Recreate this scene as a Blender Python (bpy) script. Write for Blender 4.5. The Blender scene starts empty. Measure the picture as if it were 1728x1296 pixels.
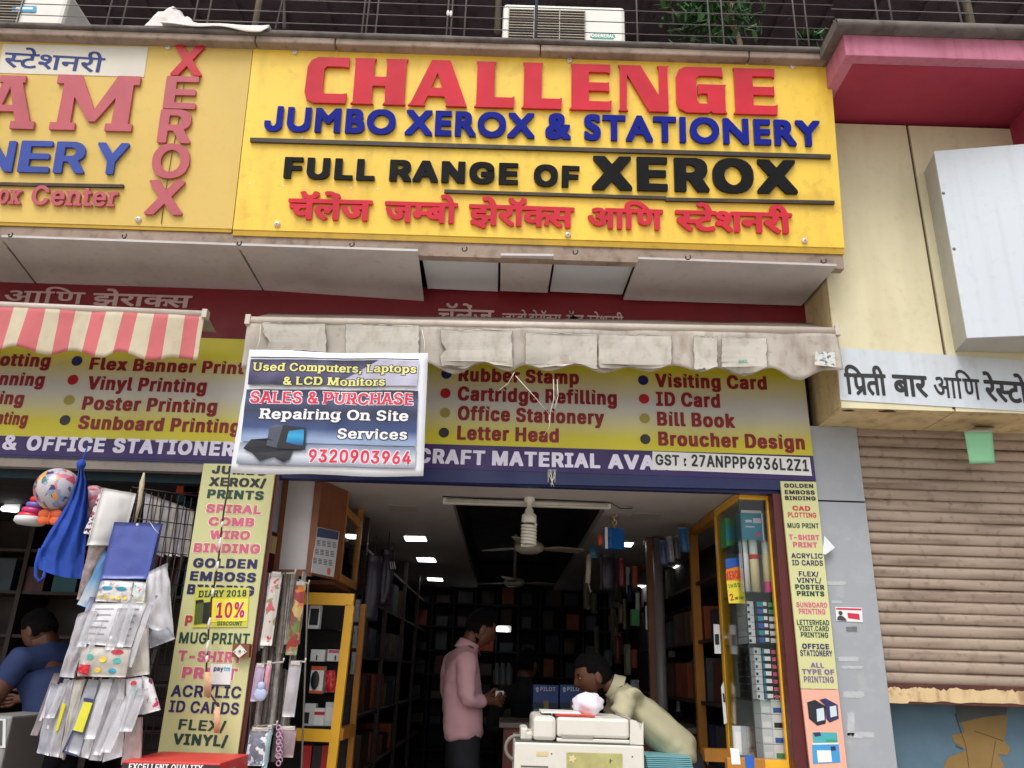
import bpy, math, random
from mathutils import Vector, Matrix, noise
from mathutils.geometry import tessellate_polygon
rnd = random.Random(7)
SC = bpy.context.scene
COL = SC.collection

# ---------------------------------------------------------------- camera
FOC = 1350.0                                  # focal length in photo pixels (photo 1728 x 1296)
PITCH, ROLL = math.radians(19.8), math.radians(1.8)
CAM = Vector((0, 0, 1.5))
_f = Vector((0, math.cos(PITCH), math.sin(PITCH)))
_r0, _u0 = Vector((1, 0, 0)), Vector((0, -math.sin(PITCH), math.cos(PITCH)))
_r = _r0 * math.cos(ROLL) + _u0 * math.sin(ROLL)
_u = _u0 * math.cos(ROLL) - _r0 * math.sin(ROLL)
cam = bpy.data.cameras.new('camera')
cam.sensor_width = 36; cam.lens = 36 * FOC / 1728; cam.clip_start = .05; cam.clip_end = 3000
camo = bpy.data.objects.new('camera', cam); COL.objects.link(camo)
camo.matrix_world = Matrix(((_r.x, _u.x, -_f.x, CAM.x), (_r.y, _u.y, -_f.y, CAM.y), (_r.z, _u.z, -_f.z, CAM.z), (0, 0, 0, 1)))
SC.camera = camo

# ---------------------------------------------------------------- light: bright overcast day
SUN_EL, SUN_AZ = math.radians(58), math.radians(200)
w = bpy.data.worlds.new('World'); SC.world = w; w.use_nodes = True
nt = w.node_tree; bg = nt.nodes['Background']
sky = nt.nodes.new('ShaderNodeTexSky'); sky.sky_type = 'NISHITA'; sky.sun_disc = False
sky.sun_elevation = SUN_EL; sky.sun_rotation = SUN_AZ; sky.dust_density = 4.0; sky.air_density = 1.0
hs = nt.nodes.new('ShaderNodeHueSaturation'); hs.inputs['Saturation'].default_value = .22
nt.links.new(sky.outputs[0], hs.inputs['Color']); nt.links.new(hs.outputs[0], bg.inputs[0])
bg.inputs[1].default_value = .15
sl = bpy.data.lights.new('sun', 'SUN'); sl.energy = 1.2; sl.angle = math.radians(25); sl.color = (1, .97, .93)
so = bpy.data.objects.new('sun', sl); COL.objects.link(so)
sd = Vector((math.sin(SUN_AZ) * math.cos(SUN_EL), math.cos(SUN_AZ) * math.cos(SUN_EL), math.sin(SUN_EL)))
so.location = (0, -20, 40); so.rotation_euler = (-sd).to_track_quat('-Z', 'Y').to_euler()
SC.view_settings.view_transform = 'Standard'; SC.view_settings.look = 'None'
SC.view_settings.exposure = 0.36; SC.view_settings.gamma = 1
SC.cycles.max_bounces = 8; SC.cycles.transparent_max_bounces = 12

# ---------------------------------------------------------------- pixel rays -> points in the place
def ray(px, py): return _r * ((px - 864) / FOC) + _u * ((648 - py) / FOC) + _f
def Y(px, py, D):
    d = ray(px, py); return CAM + d * (D / d.y)
def Zp(px, py, z):
    d = ray(px, py); return CAM + d * ((z - CAM.z) / d.z)
def scale_at(P): return (P - CAM).dot(_f) / FOC      # metres per pixel at P
class Pl:
    def __init__(s, p, n): s.p = Vector(p); s.n = Vector(n).normalized()
    def hit(s, px, py):
        d = ray(px, py); return CAM + d * ((s.p - CAM).dot(s.n) / d.dot(s.n))
    def out(s, k): return Pl(s.p + s.n * k, s.n)
def VP(D): return Pl((0, D, 0), (0, -1, 0))

# ---------------------------------------------------------------- materials
def C(r, g, b):
    f = lambda c: (c / 255 / 12.92) if c <= 10 else ((c / 255 + .055) / 1.055) ** 2.4
    return (f(r), f(g), f(b))
_mats = {}
def M(name, col, rough=.6, var=.1, sc=3., dirt=0., dcol=(.05, .045, .04), dsc=(3, 3, .7), bump=0., bsc=60., metal=0., emit=0., alpha=1., spec=.5, spot=0.):
    if name in _mats: return _mats[name]
    m = bpy.data.materials.new(name); m.use_nodes = True; N = m.node_tree.nodes; L = m.node_tree.links
    b = N['Principled BSDF']; b.inputs['Roughness'].default_value = rough; b.inputs['Metallic'].default_value = metal
    b.inputs['Specular IOR Level'].default_value = spec
    geo = N.new('ShaderNodeNewGeometry')
    def nz(scale, det=4, vec=None):
        n = N.new('ShaderNodeTexNoise'); n.inputs['Scale'].default_value = scale; n.inputs['Detail'].default_value = det
        L.new(vec or geo.outputs['Position'], n.inputs['Vector']); return n
    def mix(fac, a, bb, blend='MIX'):
        x = N.new('ShaderNodeMix'); x.data_type = 'RGBA'; x.blend_type = blend
        for i, v in ((0, fac), (6, a), (7, bb)):
            if hasattr(v, 'type') and hasattr(v, 'links'): L.new(v, x.inputs[i])
            elif i == 0: x.inputs[0].default_value = v
            else: x.inputs[i].default_value = (*v, 1)
        return x.outputs[2]
    def ramp(src, a, bb, ca=0., cb=1.):
        r = N.new('ShaderNodeMapRange'); r.inputs[1].default_value = a; r.inputs[2].default_value = bb
        r.inputs[3].default_value = ca; r.inputs[4].default_value = cb; L.new(src, r.inputs[0]); return r.outputs[0]
    cur = tuple(col)
    if var:
        lo = tuple(max(0, c * (1 - var)) for c in col); hi = tuple(min(.95, c * (1 + var)) for c in col)
        cur = mix(ramp(nz(sc).outputs[0], .3, .7), lo, hi)
    if dirt:
        mp = N.new('ShaderNodeMapping'); mp.inputs['Scale'].default_value = dsc; L.new(geo.outputs['Position'], mp.inputs[0])
        cur = mix(ramp(nz(2.2, 6, mp.outputs[0]).outputs[0], .5, .75, 0, dirt), cur, dcol)
        cur = mix(ramp(nz(23, 5).outputs[0], .56, .72, 0, dirt * .7), cur, dcol)
    if spot:
        cur = mix(ramp(nz(7, 6).outputs[0], .62, .66, 0, spot), cur, dcol)
    if isinstance(cur, tuple): b.inputs['Base Color'].default_value = (*cur, 1)
    else: L.new(cur, b.inputs['Base Color'])
    if rough < .95:
        L.new(ramp(nz(9, 5).outputs[0], .3, .7, max(0.03, rough - .08), min(1, rough + .12)), b.inputs['Roughness'])
    if bump:
        bp = N.new('ShaderNodeBump'); bp.inputs['Strength'].default_value = bump; bp.inputs['Distance'].default_value = .01
        L.new(nz(bsc, 5).outputs[0], bp.inputs['Height']); L.new(bp.outputs[0], b.inputs['Normal'])
    if emit:
        b.inputs['Emission Color'].default_value = (*col, 1); b.inputs['Emission Strength'].default_value = emit
    if alpha < 1: b.inputs['Alpha'].default_value = alpha
    _mats[name] = m; return m
def GL(name='window_glass', tint=(.97, .98, .98), rough=.04, refl=.5):
    if name in _mats: return _mats[name]
    m = bpy.data.materials.new(name); m.use_nodes = True; N = m.node_tree.nodes; L = m.node_tree.links
    N.remove(N['Principled BSDF'])
    t = N.new('ShaderNodeBsdfTransparent'); t.inputs[0].default_value = (*tint, 1)
    g = N.new('ShaderNodeBsdfGlossy'); g.inputs['Roughness'].default_value = rough
    fr = N.new('ShaderNodeFresnel'); mu = N.new('ShaderNodeMath'); mu.operation = 'MULTIPLY'; mu.inputs[1].default_value = refl
    x = N.new('ShaderNodeMixShader'); L.new(fr.outputs[0], mu.inputs[0]); L.new(mu.outputs[0], x.inputs[0])
    L.new(t.outputs[0], x.inputs[1]); L.new(g.outputs[0], x.inputs[2]); L.new(x.outputs[0], N['Material Output'].inputs[0])
    _mats[name] = m; return m
def PRINT(name, cols, scale=25., rough=.3, base=(.7, .7, .7), amount=.5):
    """printed / coloured pattern: cells of different inks on a base"""
    if name in _mats: return _mats[name]
    m = bpy.data.materials.new(name); m.use_nodes = True; N = m.node_tree.nodes; L = m.node_tree.links
    b = N['Principled BSDF']; b.inputs['Roughness'].default_value = rough
    geo = N.new('ShaderNodeNewGeometry')
    v = N.new('ShaderNodeTexVoronoi'); v.inputs['Scale'].default_value = scale; L.new(geo.outputs['Position'], v.inputs['Vector'])
    sp = N.new('ShaderNodeSeparateColor'); L.new(v.outputs['Color'], sp.inputs[0])
    cr = N.new('ShaderNodeValToRGB'); cr.color_ramp.interpolation = 'CONSTANT'
    e = cr.color_ramp.elements; e[0].color = (*cols[0], 1); e[0].position = 0
    e[1].color = (*cols[-1], 1); e[1].position = 1 - 1 / len(cols)
    for i, c in enumerate(cols[1:-1]):
        q = e.new((i + 1) / len(cols)); q.color = (*c, 1)
    L.new(sp.outputs[0], cr.inputs[0])
    n = N.new('ShaderNodeTexNoise'); n.inputs['Scale'].default_value = scale * .8; n.inputs['Detail'].default_value = 3; L.new(geo.outputs['Position'], n.inputs['Vector'])
    mr = N.new('ShaderNodeMapRange'); mr.inputs[1].default_value = .62 - amount * .25; mr.inputs[2].default_value = .66 - amount * .25; L.new(n.outputs[0], mr.inputs[0])
    x = N.new('ShaderNodeMix'); x.data_type = 'RGBA'; x.inputs[6].default_value = (*base, 1)
    L.new(mr.outputs[0], x.inputs[0]); L.new(cr.outputs[0], x.inputs[7]); L.new(x.outputs[2], b.inputs['Base Color'])
    _mats[name] = m; return m
def VGRAD(name, stops, z0, z1, rough=.45, sc=2):
    """a sheet printed with a vertical colour blend between heights z0 and z1 (flex print)"""
    m = bpy.data.materials.new(name); m.use_nodes = True; N = m.node_tree.nodes; L = m.node_tree.links
    b = N['Principled BSDF']; b.inputs['Roughness'].default_value = rough
    geo = N.new('ShaderNodeNewGeometry'); s = N.new('ShaderNodeSeparateXYZ'); L.new(geo.outputs['Position'], s.inputs[0])
    mr = N.new('ShaderNodeMapRange'); mr.inputs[1].default_value = z0; mr.inputs[2].default_value = z1; L.new(s.outputs[2], mr.inputs[0])
    cr = N.new('ShaderNodeValToRGB'); e = cr.color_ramp.elements
    e[0].position, e[0].color = stops[0][0], (*stops[0][1], 1); e[1].position, e[1].color = stops[-1][0], (*stops[-1][1], 1)
    for p, c in stops[1:-1]:
        q = e.new(p); q.color = (*c, 1)
    L.new(mr.outputs[0], cr.inputs[0])
    n = N.new('ShaderNodeTexNoise'); n.inputs['Scale'].default_value = sc; n.inputs['Detail'].default_value = 6; L.new(geo.outputs['Position'], n.inputs['Vector'])
    r2 = N.new('ShaderNodeMapRange'); r2.inputs[1].default_value = .3; r2.inputs[2].default_value = .7; r2.inputs[3].default_value = .82; r2.inputs[4].default_value = 1; L.new(n.outputs[0], r2.inputs[0])
    x = N.new('ShaderNodeMix'); x.data_type = 'RGBA'; x.blend_type = 'MULTIPLY'; x.inputs[0].default_value = 1
    L.new(cr.outputs[0], x.inputs[6]); L.new(r2.outputs[0], x.inputs[7]); L.new(x.outputs[2], b.inputs['Base Color'])
    return m

# ---------------------------------------------------------------- mesh builder
ORG = {}
class MB:
    def __init__(s, mat=None): s.v = []; s.f = []; s.fm = []; s.fs = []; s.mats = []; s.cur = 0; s.sm = False; s.bv = 0; (s.use(mat) if mat else None)
    def use(s, m):
        if m not in s.mats: s.mats.append(m)
        s.cur = s.mats.index(m); return s
    def add(s, vs, fs):
        o = len(s.v); s.v += [Vector(v) for v in vs]
        for f in fs: s.f.append([i + o for i in f]); s.fm.append(s.cur); s.fs.append(s.sm)
        return s
    def box(s, x0, x1, y0, y1, z0, z1):
        return s.hexa([Vector((x, y, z)) for z in (z0, z1) for y in (y0, y1) for x in (x0, x1)])
    def hexa(s, p):      # 8 points, index = x + 2y + 4z
        return s.add(p, [(0, 1, 5, 4), (1, 3, 7, 5), (3, 2, 6, 7), (2, 0, 4, 6), (4, 5, 7, 6), (0, 2, 3, 1)])
    def obox(s, c, ax, ay, az):   # centre and three half axes
        c = Vector(c); return s.hexa([c + ax * i + ay * j + az * k for k in (-1, 1) for j in (-1, 1) for i in (-1, 1)])
    def poly(s, pts):
        t = tessellate_polygon([pts]); return s.add(pts, [tuple(x) for x in t])
    def prism(s, pts, vec):
        n = len(pts); vec = Vector(vec); pts = [Vector(p) for p in pts]; t = [tuple(x) for x in tessellate_polygon([pts])]
        return s.add(pts + [p + vec for p in pts], t + [tuple(i + n for i in reversed(x)) for x in t] + [(i, (i + 1) % n, n + (i + 1) % n, n + i) for i in range(n)])
    def tube(s, pts, r, n=8, cap=True):
        pts = [Vector(p) for p in pts]; rs = r if isinstance(r, (list, tuple)) else [r] * len(pts)
        vs, fs = [], []; prev = None
        for i, p in enumerate(pts):
            t = (pts[min(i + 1, len(pts) - 1)] - pts[max(i - 1, 0)]).normalized()
            a = prev if prev is not None else (Vector((0, 0, 1)) if abs(t.z) < .9 else Vector((1, 0, 0)))
            a = (a - t * a.dot(t)).normalized(); prev = a; b = t.cross(a)
            vs += [p + (a * math.cos(k * 2 * math.pi / n) + b * math.sin(k * 2 * math.pi / n)) * rs[i] for k in range(n)]
        for i in range(len(pts) - 1):
            for k in range(n): fs.append((i * n + k, i * n + (k + 1) % n, (i + 1) * n + (k + 1) % n, (i + 1) * n + k))
        sm = s.sm; s.sm = True; s.add(vs, fs); s.sm = sm
        if cap:
            o = len(s.v) - len(vs); e = (len(pts) - 1) * n
            for ring in ([o + k for k in reversed(range(n))], [o + e + k for k in range(n)]): s.f.append(ring); s.fm.append(s.cur); s.fs.append(False)
        return s
    def lathe(s, prof, c, n=20, ax=Vector((0, 0, 1))):
        c = Vector(c); ax = ax.normalized(); a = ax.orthogonal().normalized(); b = ax.cross(a)
        vs = [c + ax * z + (a * math.cos(k * 2 * math.pi / n) + b * math.sin(k * 2 * math.pi / n)) * r for r, z in prof for k in range(n)]
        fs = [(i * n + k, i * n + (k + 1) % n, (i + 1) * n + (k + 1) % n, (i + 1) * n + k) for i in range(len(prof) - 1) for k in range(n)]
        sm = s.sm; s.sm = True; s.add(vs, fs); s.sm = sm; return s
    def ball(s, c, rx, ry, rz, n=16, m=10, rot=None, f=None):
        c = Vector(c); vs = []
        for i in range(m + 1):
            t = math.pi * i / m
            for k in range(n):
                q = Vector((rx * math.sin(t) * math.cos(2 * math.pi * k / n), ry * math.sin(t) * math.sin(2 * math.pi * k / n), rz * math.cos(t)))
                if f: q = q * f(q)
                vs.append(c + (rot @ q if rot else q))
        fs = [(i * n + k, (i + 1) * n + k, (i + 1) * n + (k + 1) % n, i * n + (k + 1) % n) for i in range(m) for k in range(n)]
        sm = s.sm; s.sm = True; s.add(vs, fs); s.sm = sm; return s
    def grid(s, fn, nu, nv, smooth=True):
        vs = [fn(i / nu, j / nv) for j in range(nv + 1) for i in range(nu + 1)]
        fs = [(j * (nu + 1) + i, j * (nu + 1) + i + 1, (j + 1) * (nu + 1) + i + 1, (j + 1) * (nu + 1) + i) for j in range(nv) for i in range(nu)]
        sm = s.sm; s.sm = smooth; s.add(vs, fs); s.sm = sm; return s
    def torus(s, c, R, r, ax, n=20, m=8, a0=0, a1=2 * math.pi):
        ax = Vector(ax).normalized(); a = ax.orthogonal().normalized(); b = ax.cross(a); c = Vector(c)
        return s.tube([c + (a * math.cos(a0 + (a1 - a0) * k / n) + b * math.sin(a0 + (a1 - a0) * k / n)) * R for k in range(n + 1)], r, m, cap=False)
    def build(s, name, parent=None, label=None, cat=None, group=None, kind=None, bevel=0, loc=None):
        me = bpy.data.meshes.new(name); o = bpy.data.objects.new(name, me); COL.objects.link(o)
        if parent: org = ORG[parent.name]; o.parent = parent
        else:
            if loc is None:
                lo = Vector([min(v[i] for v in s.v) for i in range(3)]); hi = Vector([max(v[i] for v in s.v) for i in range(3)])
                org = Vector(((lo.x + hi.x) / 2, (lo.y + hi.y) / 2, lo.z))
            else: org = Vector(loc)
            o.location = org
        ORG[o.name] = org
        me.from_pydata([v - org for v in s.v], [], s.f); me.validate()
        for m in s.mats: me.materials.append(m)
        if len(me.polygons) == len(s.fm):
            me.polygons.foreach_set('material_index', s.fm); me.polygons.foreach_set('use_smooth', s.fs)
        me.update()
        if bevel:
            md = o.modifiers.new('bevel', 'BEVEL'); md.width = bevel; md.segments = 2; md.limit_method = 'ANGLE'; md.angle_limit = math.radians(50)
        tag(o, label, cat, group, kind); return o
def tag(o, label=None, cat=None, group=None, kind=None):
    if label: o['label'] = label
    if cat: o['category'] = cat
    if group: o['group'] = group
    if kind: o['kind'] = kind
    return o
def thing(name, label, cat, loc, group=None):
    o = bpy.data.objects.new(name, None); o.empty_display_size = .1; COL.objects.link(o); o.location = loc; ORG[o.name] = Vector(loc)
    return tag(o, label, cat, group)
def move_copy(o, d, label=None, group=None):
    """copy of a thing with copies of its parts and their sub-parts"""
    c = o.copy(); COL.objects.link(c); c.location = o.location + Vector(d); ORG[c.name] = ORG[o.name] + Vector(d)
    if label: c['label'] = label
    if group: c['group'] = group
    for ch in list(o.children):
        k = ch.copy(); COL.objects.link(k); k.parent = c
        for g in list(ch.children):
            q = g.copy(); COL.objects.link(q); q.parent = k
    return c
# quads given by their outline in the photo, lying on a real plane, with real thickness behind
def slab(mb, px, pl, th=.01, off=0.):
    q = pl.out(off); return mb.prism([q.hit(*p) for p in px], -pl.n * th)
def flat(mb, px, pl, off=.002):
    q = pl.out(off); return mb.poly([q.hit(*p) for p in px])
def disc(mb, px, py, rpx, pl, off=.002, th=0., n=18):
    q = pl.out(off); c = q.hit(px, py); r = rpx * scale_at(c); a = pl.n.orthogonal().normalized(); b = pl.n.cross(a)
    P = [c + (a * math.cos(2 * math.pi * k / n) + b * math.sin(2 * math.pi * k / n)) * r for k in range(n)]
    return mb.prism(P, pl.n * th) if th else mb.poly(P)
def pbox(mb, cx, yb, wpx, hpx, D, dep, up=None):
    """upright box: bottom centre of its front at pixel (cx, yb) on depth D"""
    P = Y(cx, yb, D); k = scale_at(P); T = Y(cx, yb - hpx, D)
    return mb.box(P.x - wpx * k / 2, P.x + wpx * k / 2, D, D + dep, P.z, T.z)
def bil(c, u, v):      # c = tl, tr, br, bl ; v down
    return (c[0] * (1 - u) + c[1] * u) * (1 - v) + (c[3] * (1 - u) + c[2] * u) * v
def pack(mb, c, bulge=.012, th=.006, nu=6, nv=8, seed=0, rip=.004):
    """soft filled sheet between four corner points (tl, tr, br, bl): swollen front, flat back"""
    c = [Vector(p) for p in c]; n = (c[1] - c[0]).cross(c[3] - c[0]).normalized()
    if n.y > 0: n = -n
    def fn(u, v):
        b = bulge * (max(0, math.sin(math.pi * u)) ** .5) * (max(0, math.sin(math.pi * v)) ** .5)
        e = noise.noise(Vector((u * 4 + seed * 3.1, v * 5, seed))) * rip
        return bil(c, u, v) + n * (b + e + th / 2)
    mb.fn = lambda u, v: fn(u, v) + n * .0025
    mb.grid(fn, nu, nv)
    o = len(mb.v) - (nu + 1) * (nv + 1)
    back = [bil(c, u, v) - n * th / 2 for u, v in ((0, 0), (1, 0), (1, 1), (0, 1))]
    mb.add(back, [(0, 3, 2, 1)]); k = len(mb.v) - 4; W = nu + 1
    cs = [o, o + nu, o + nv * W + nu, o + nv * W]
    edges = [[o + i for i in range(W)], [o + j * W + nu for j in range(nv + 1)], [o + nv * W + nu - i for i in range(W)], [o + (nv - j) * W for j in range(nv + 1)]]
    for e, (a, b) in zip(edges, ((0, 1), (1, 2), (2, 3), (3, 0))):
        mb.f.append([k + b, k + a] + e[::1][0:1] + e[1:]); mb.fm.append(mb.cur); mb.fs.append(False)
    return mb

# ---------------------------------------------------------------- lettering
CH = "!#$%&()*+,-./0123456789:;<=>?@ABCDEFGHIJKLMNOPQRSTUVWXYZ[]^_`abcdefghijklmnopqrstuvwxyz{|}~"
GLY = {}
def load_glyphs(txt):
    n = len(CH); ix = {c: i for i, c in enumerate(CH)}
    for line in txt.strip().split('\n'):
        p = line.split(' ')
        GLY[p[0]] = (float(p[1]), [[((ix[q[i]] * n + ix[q[i + 1]] - 400) / 480, (ix[q[i + 2]] * n + ix[q[i + 3]] - 300) / 480) for i in range(0, len(q), 4)] for q in p[2:]])
BASE = {'N': .035, 'B': .03, 'G': .04, 'S': .022, 'H': .045, 'W': .036, 'P': .02}
CAP = {'N': .7, 'B': .7, 'G': .682, 'S': .7, 'H': .7, 'W': .7, 'P': .7}
def layout(s, font, gap=0.):
    if len(font) == 2: return [(font, GLY[font][1])]       # a whole word
    out = []; x = 0
    for c in s:
        if c == ' ': x += .3; continue
        a, L = GLY[font + c]; out.append((c, [[(p[0] + x, p[1]) for p in l] for l in L])); x += a + gap
    return out
def letters(s, font, x0, y0, x1, y1, h, pl, sx=None):
    """fit the word between pixels (x0,y0)-(x1,y1) of its baseline on plane pl, capital height h pixels"""
    G = layout(s, font) if isinstance(s, str) else s
    base, cap = BASE[font[0]], CAP[font[0]]
    xs = [p[0] for g in G for l in g[1] for p in l]; a, b = min(xs), max(xs)
    P0, P1 = pl.hit(x0, y0), pl.hit(x1, y1); u = (P1 - P0).normalized(); v = pl.n.cross(u)
    Wd = (P1 - P0).length; Hd = (pl.hit((x0 + x1) / 2, (y0 + y1) / 2 - h) - P0).dot(v)
    kx, ky = Wd / (b - a), Hd / (cap + 2 * base)
    return [(c, [[P0 + u * ((p[0] - a) * kx) + v * ((p[1] + base) * ky) for p in l] for l in L]) for c, L in G]
def ink(mb, G, pl, off=.002, th=0.):
    for c, L in G:
        F = [[p + pl.n * (off + th) for p in l] for l in L]
        flatv = [p for l in F for p in l]; t = [tuple(x) for x in tessellate_polygon(F)]
        mb.add(flatv, t)
        if th:
            o = len(mb.v)
            for l in F:
                n = len(l); mb.add(list(l) + [p - pl.n * th for p in l], [(i, (i + 1) % n, n + (i + 1) % n, n + i) for i in range(n)])
    return mb
def text(mb, s, font, x0, y0, x1, y1, h, pl, off=.002, th=0.): return ink(mb, letters(s, font, x0, y0, x1, y1, h, pl), pl, off, th)
def lettering(name, parent, mat, rows, pl, off=.002, th=0., label=None):
    for r in rows:
        mb = MB(mat); text(mb, *r, pl, off, th); mb.build(name, parent, label)
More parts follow.
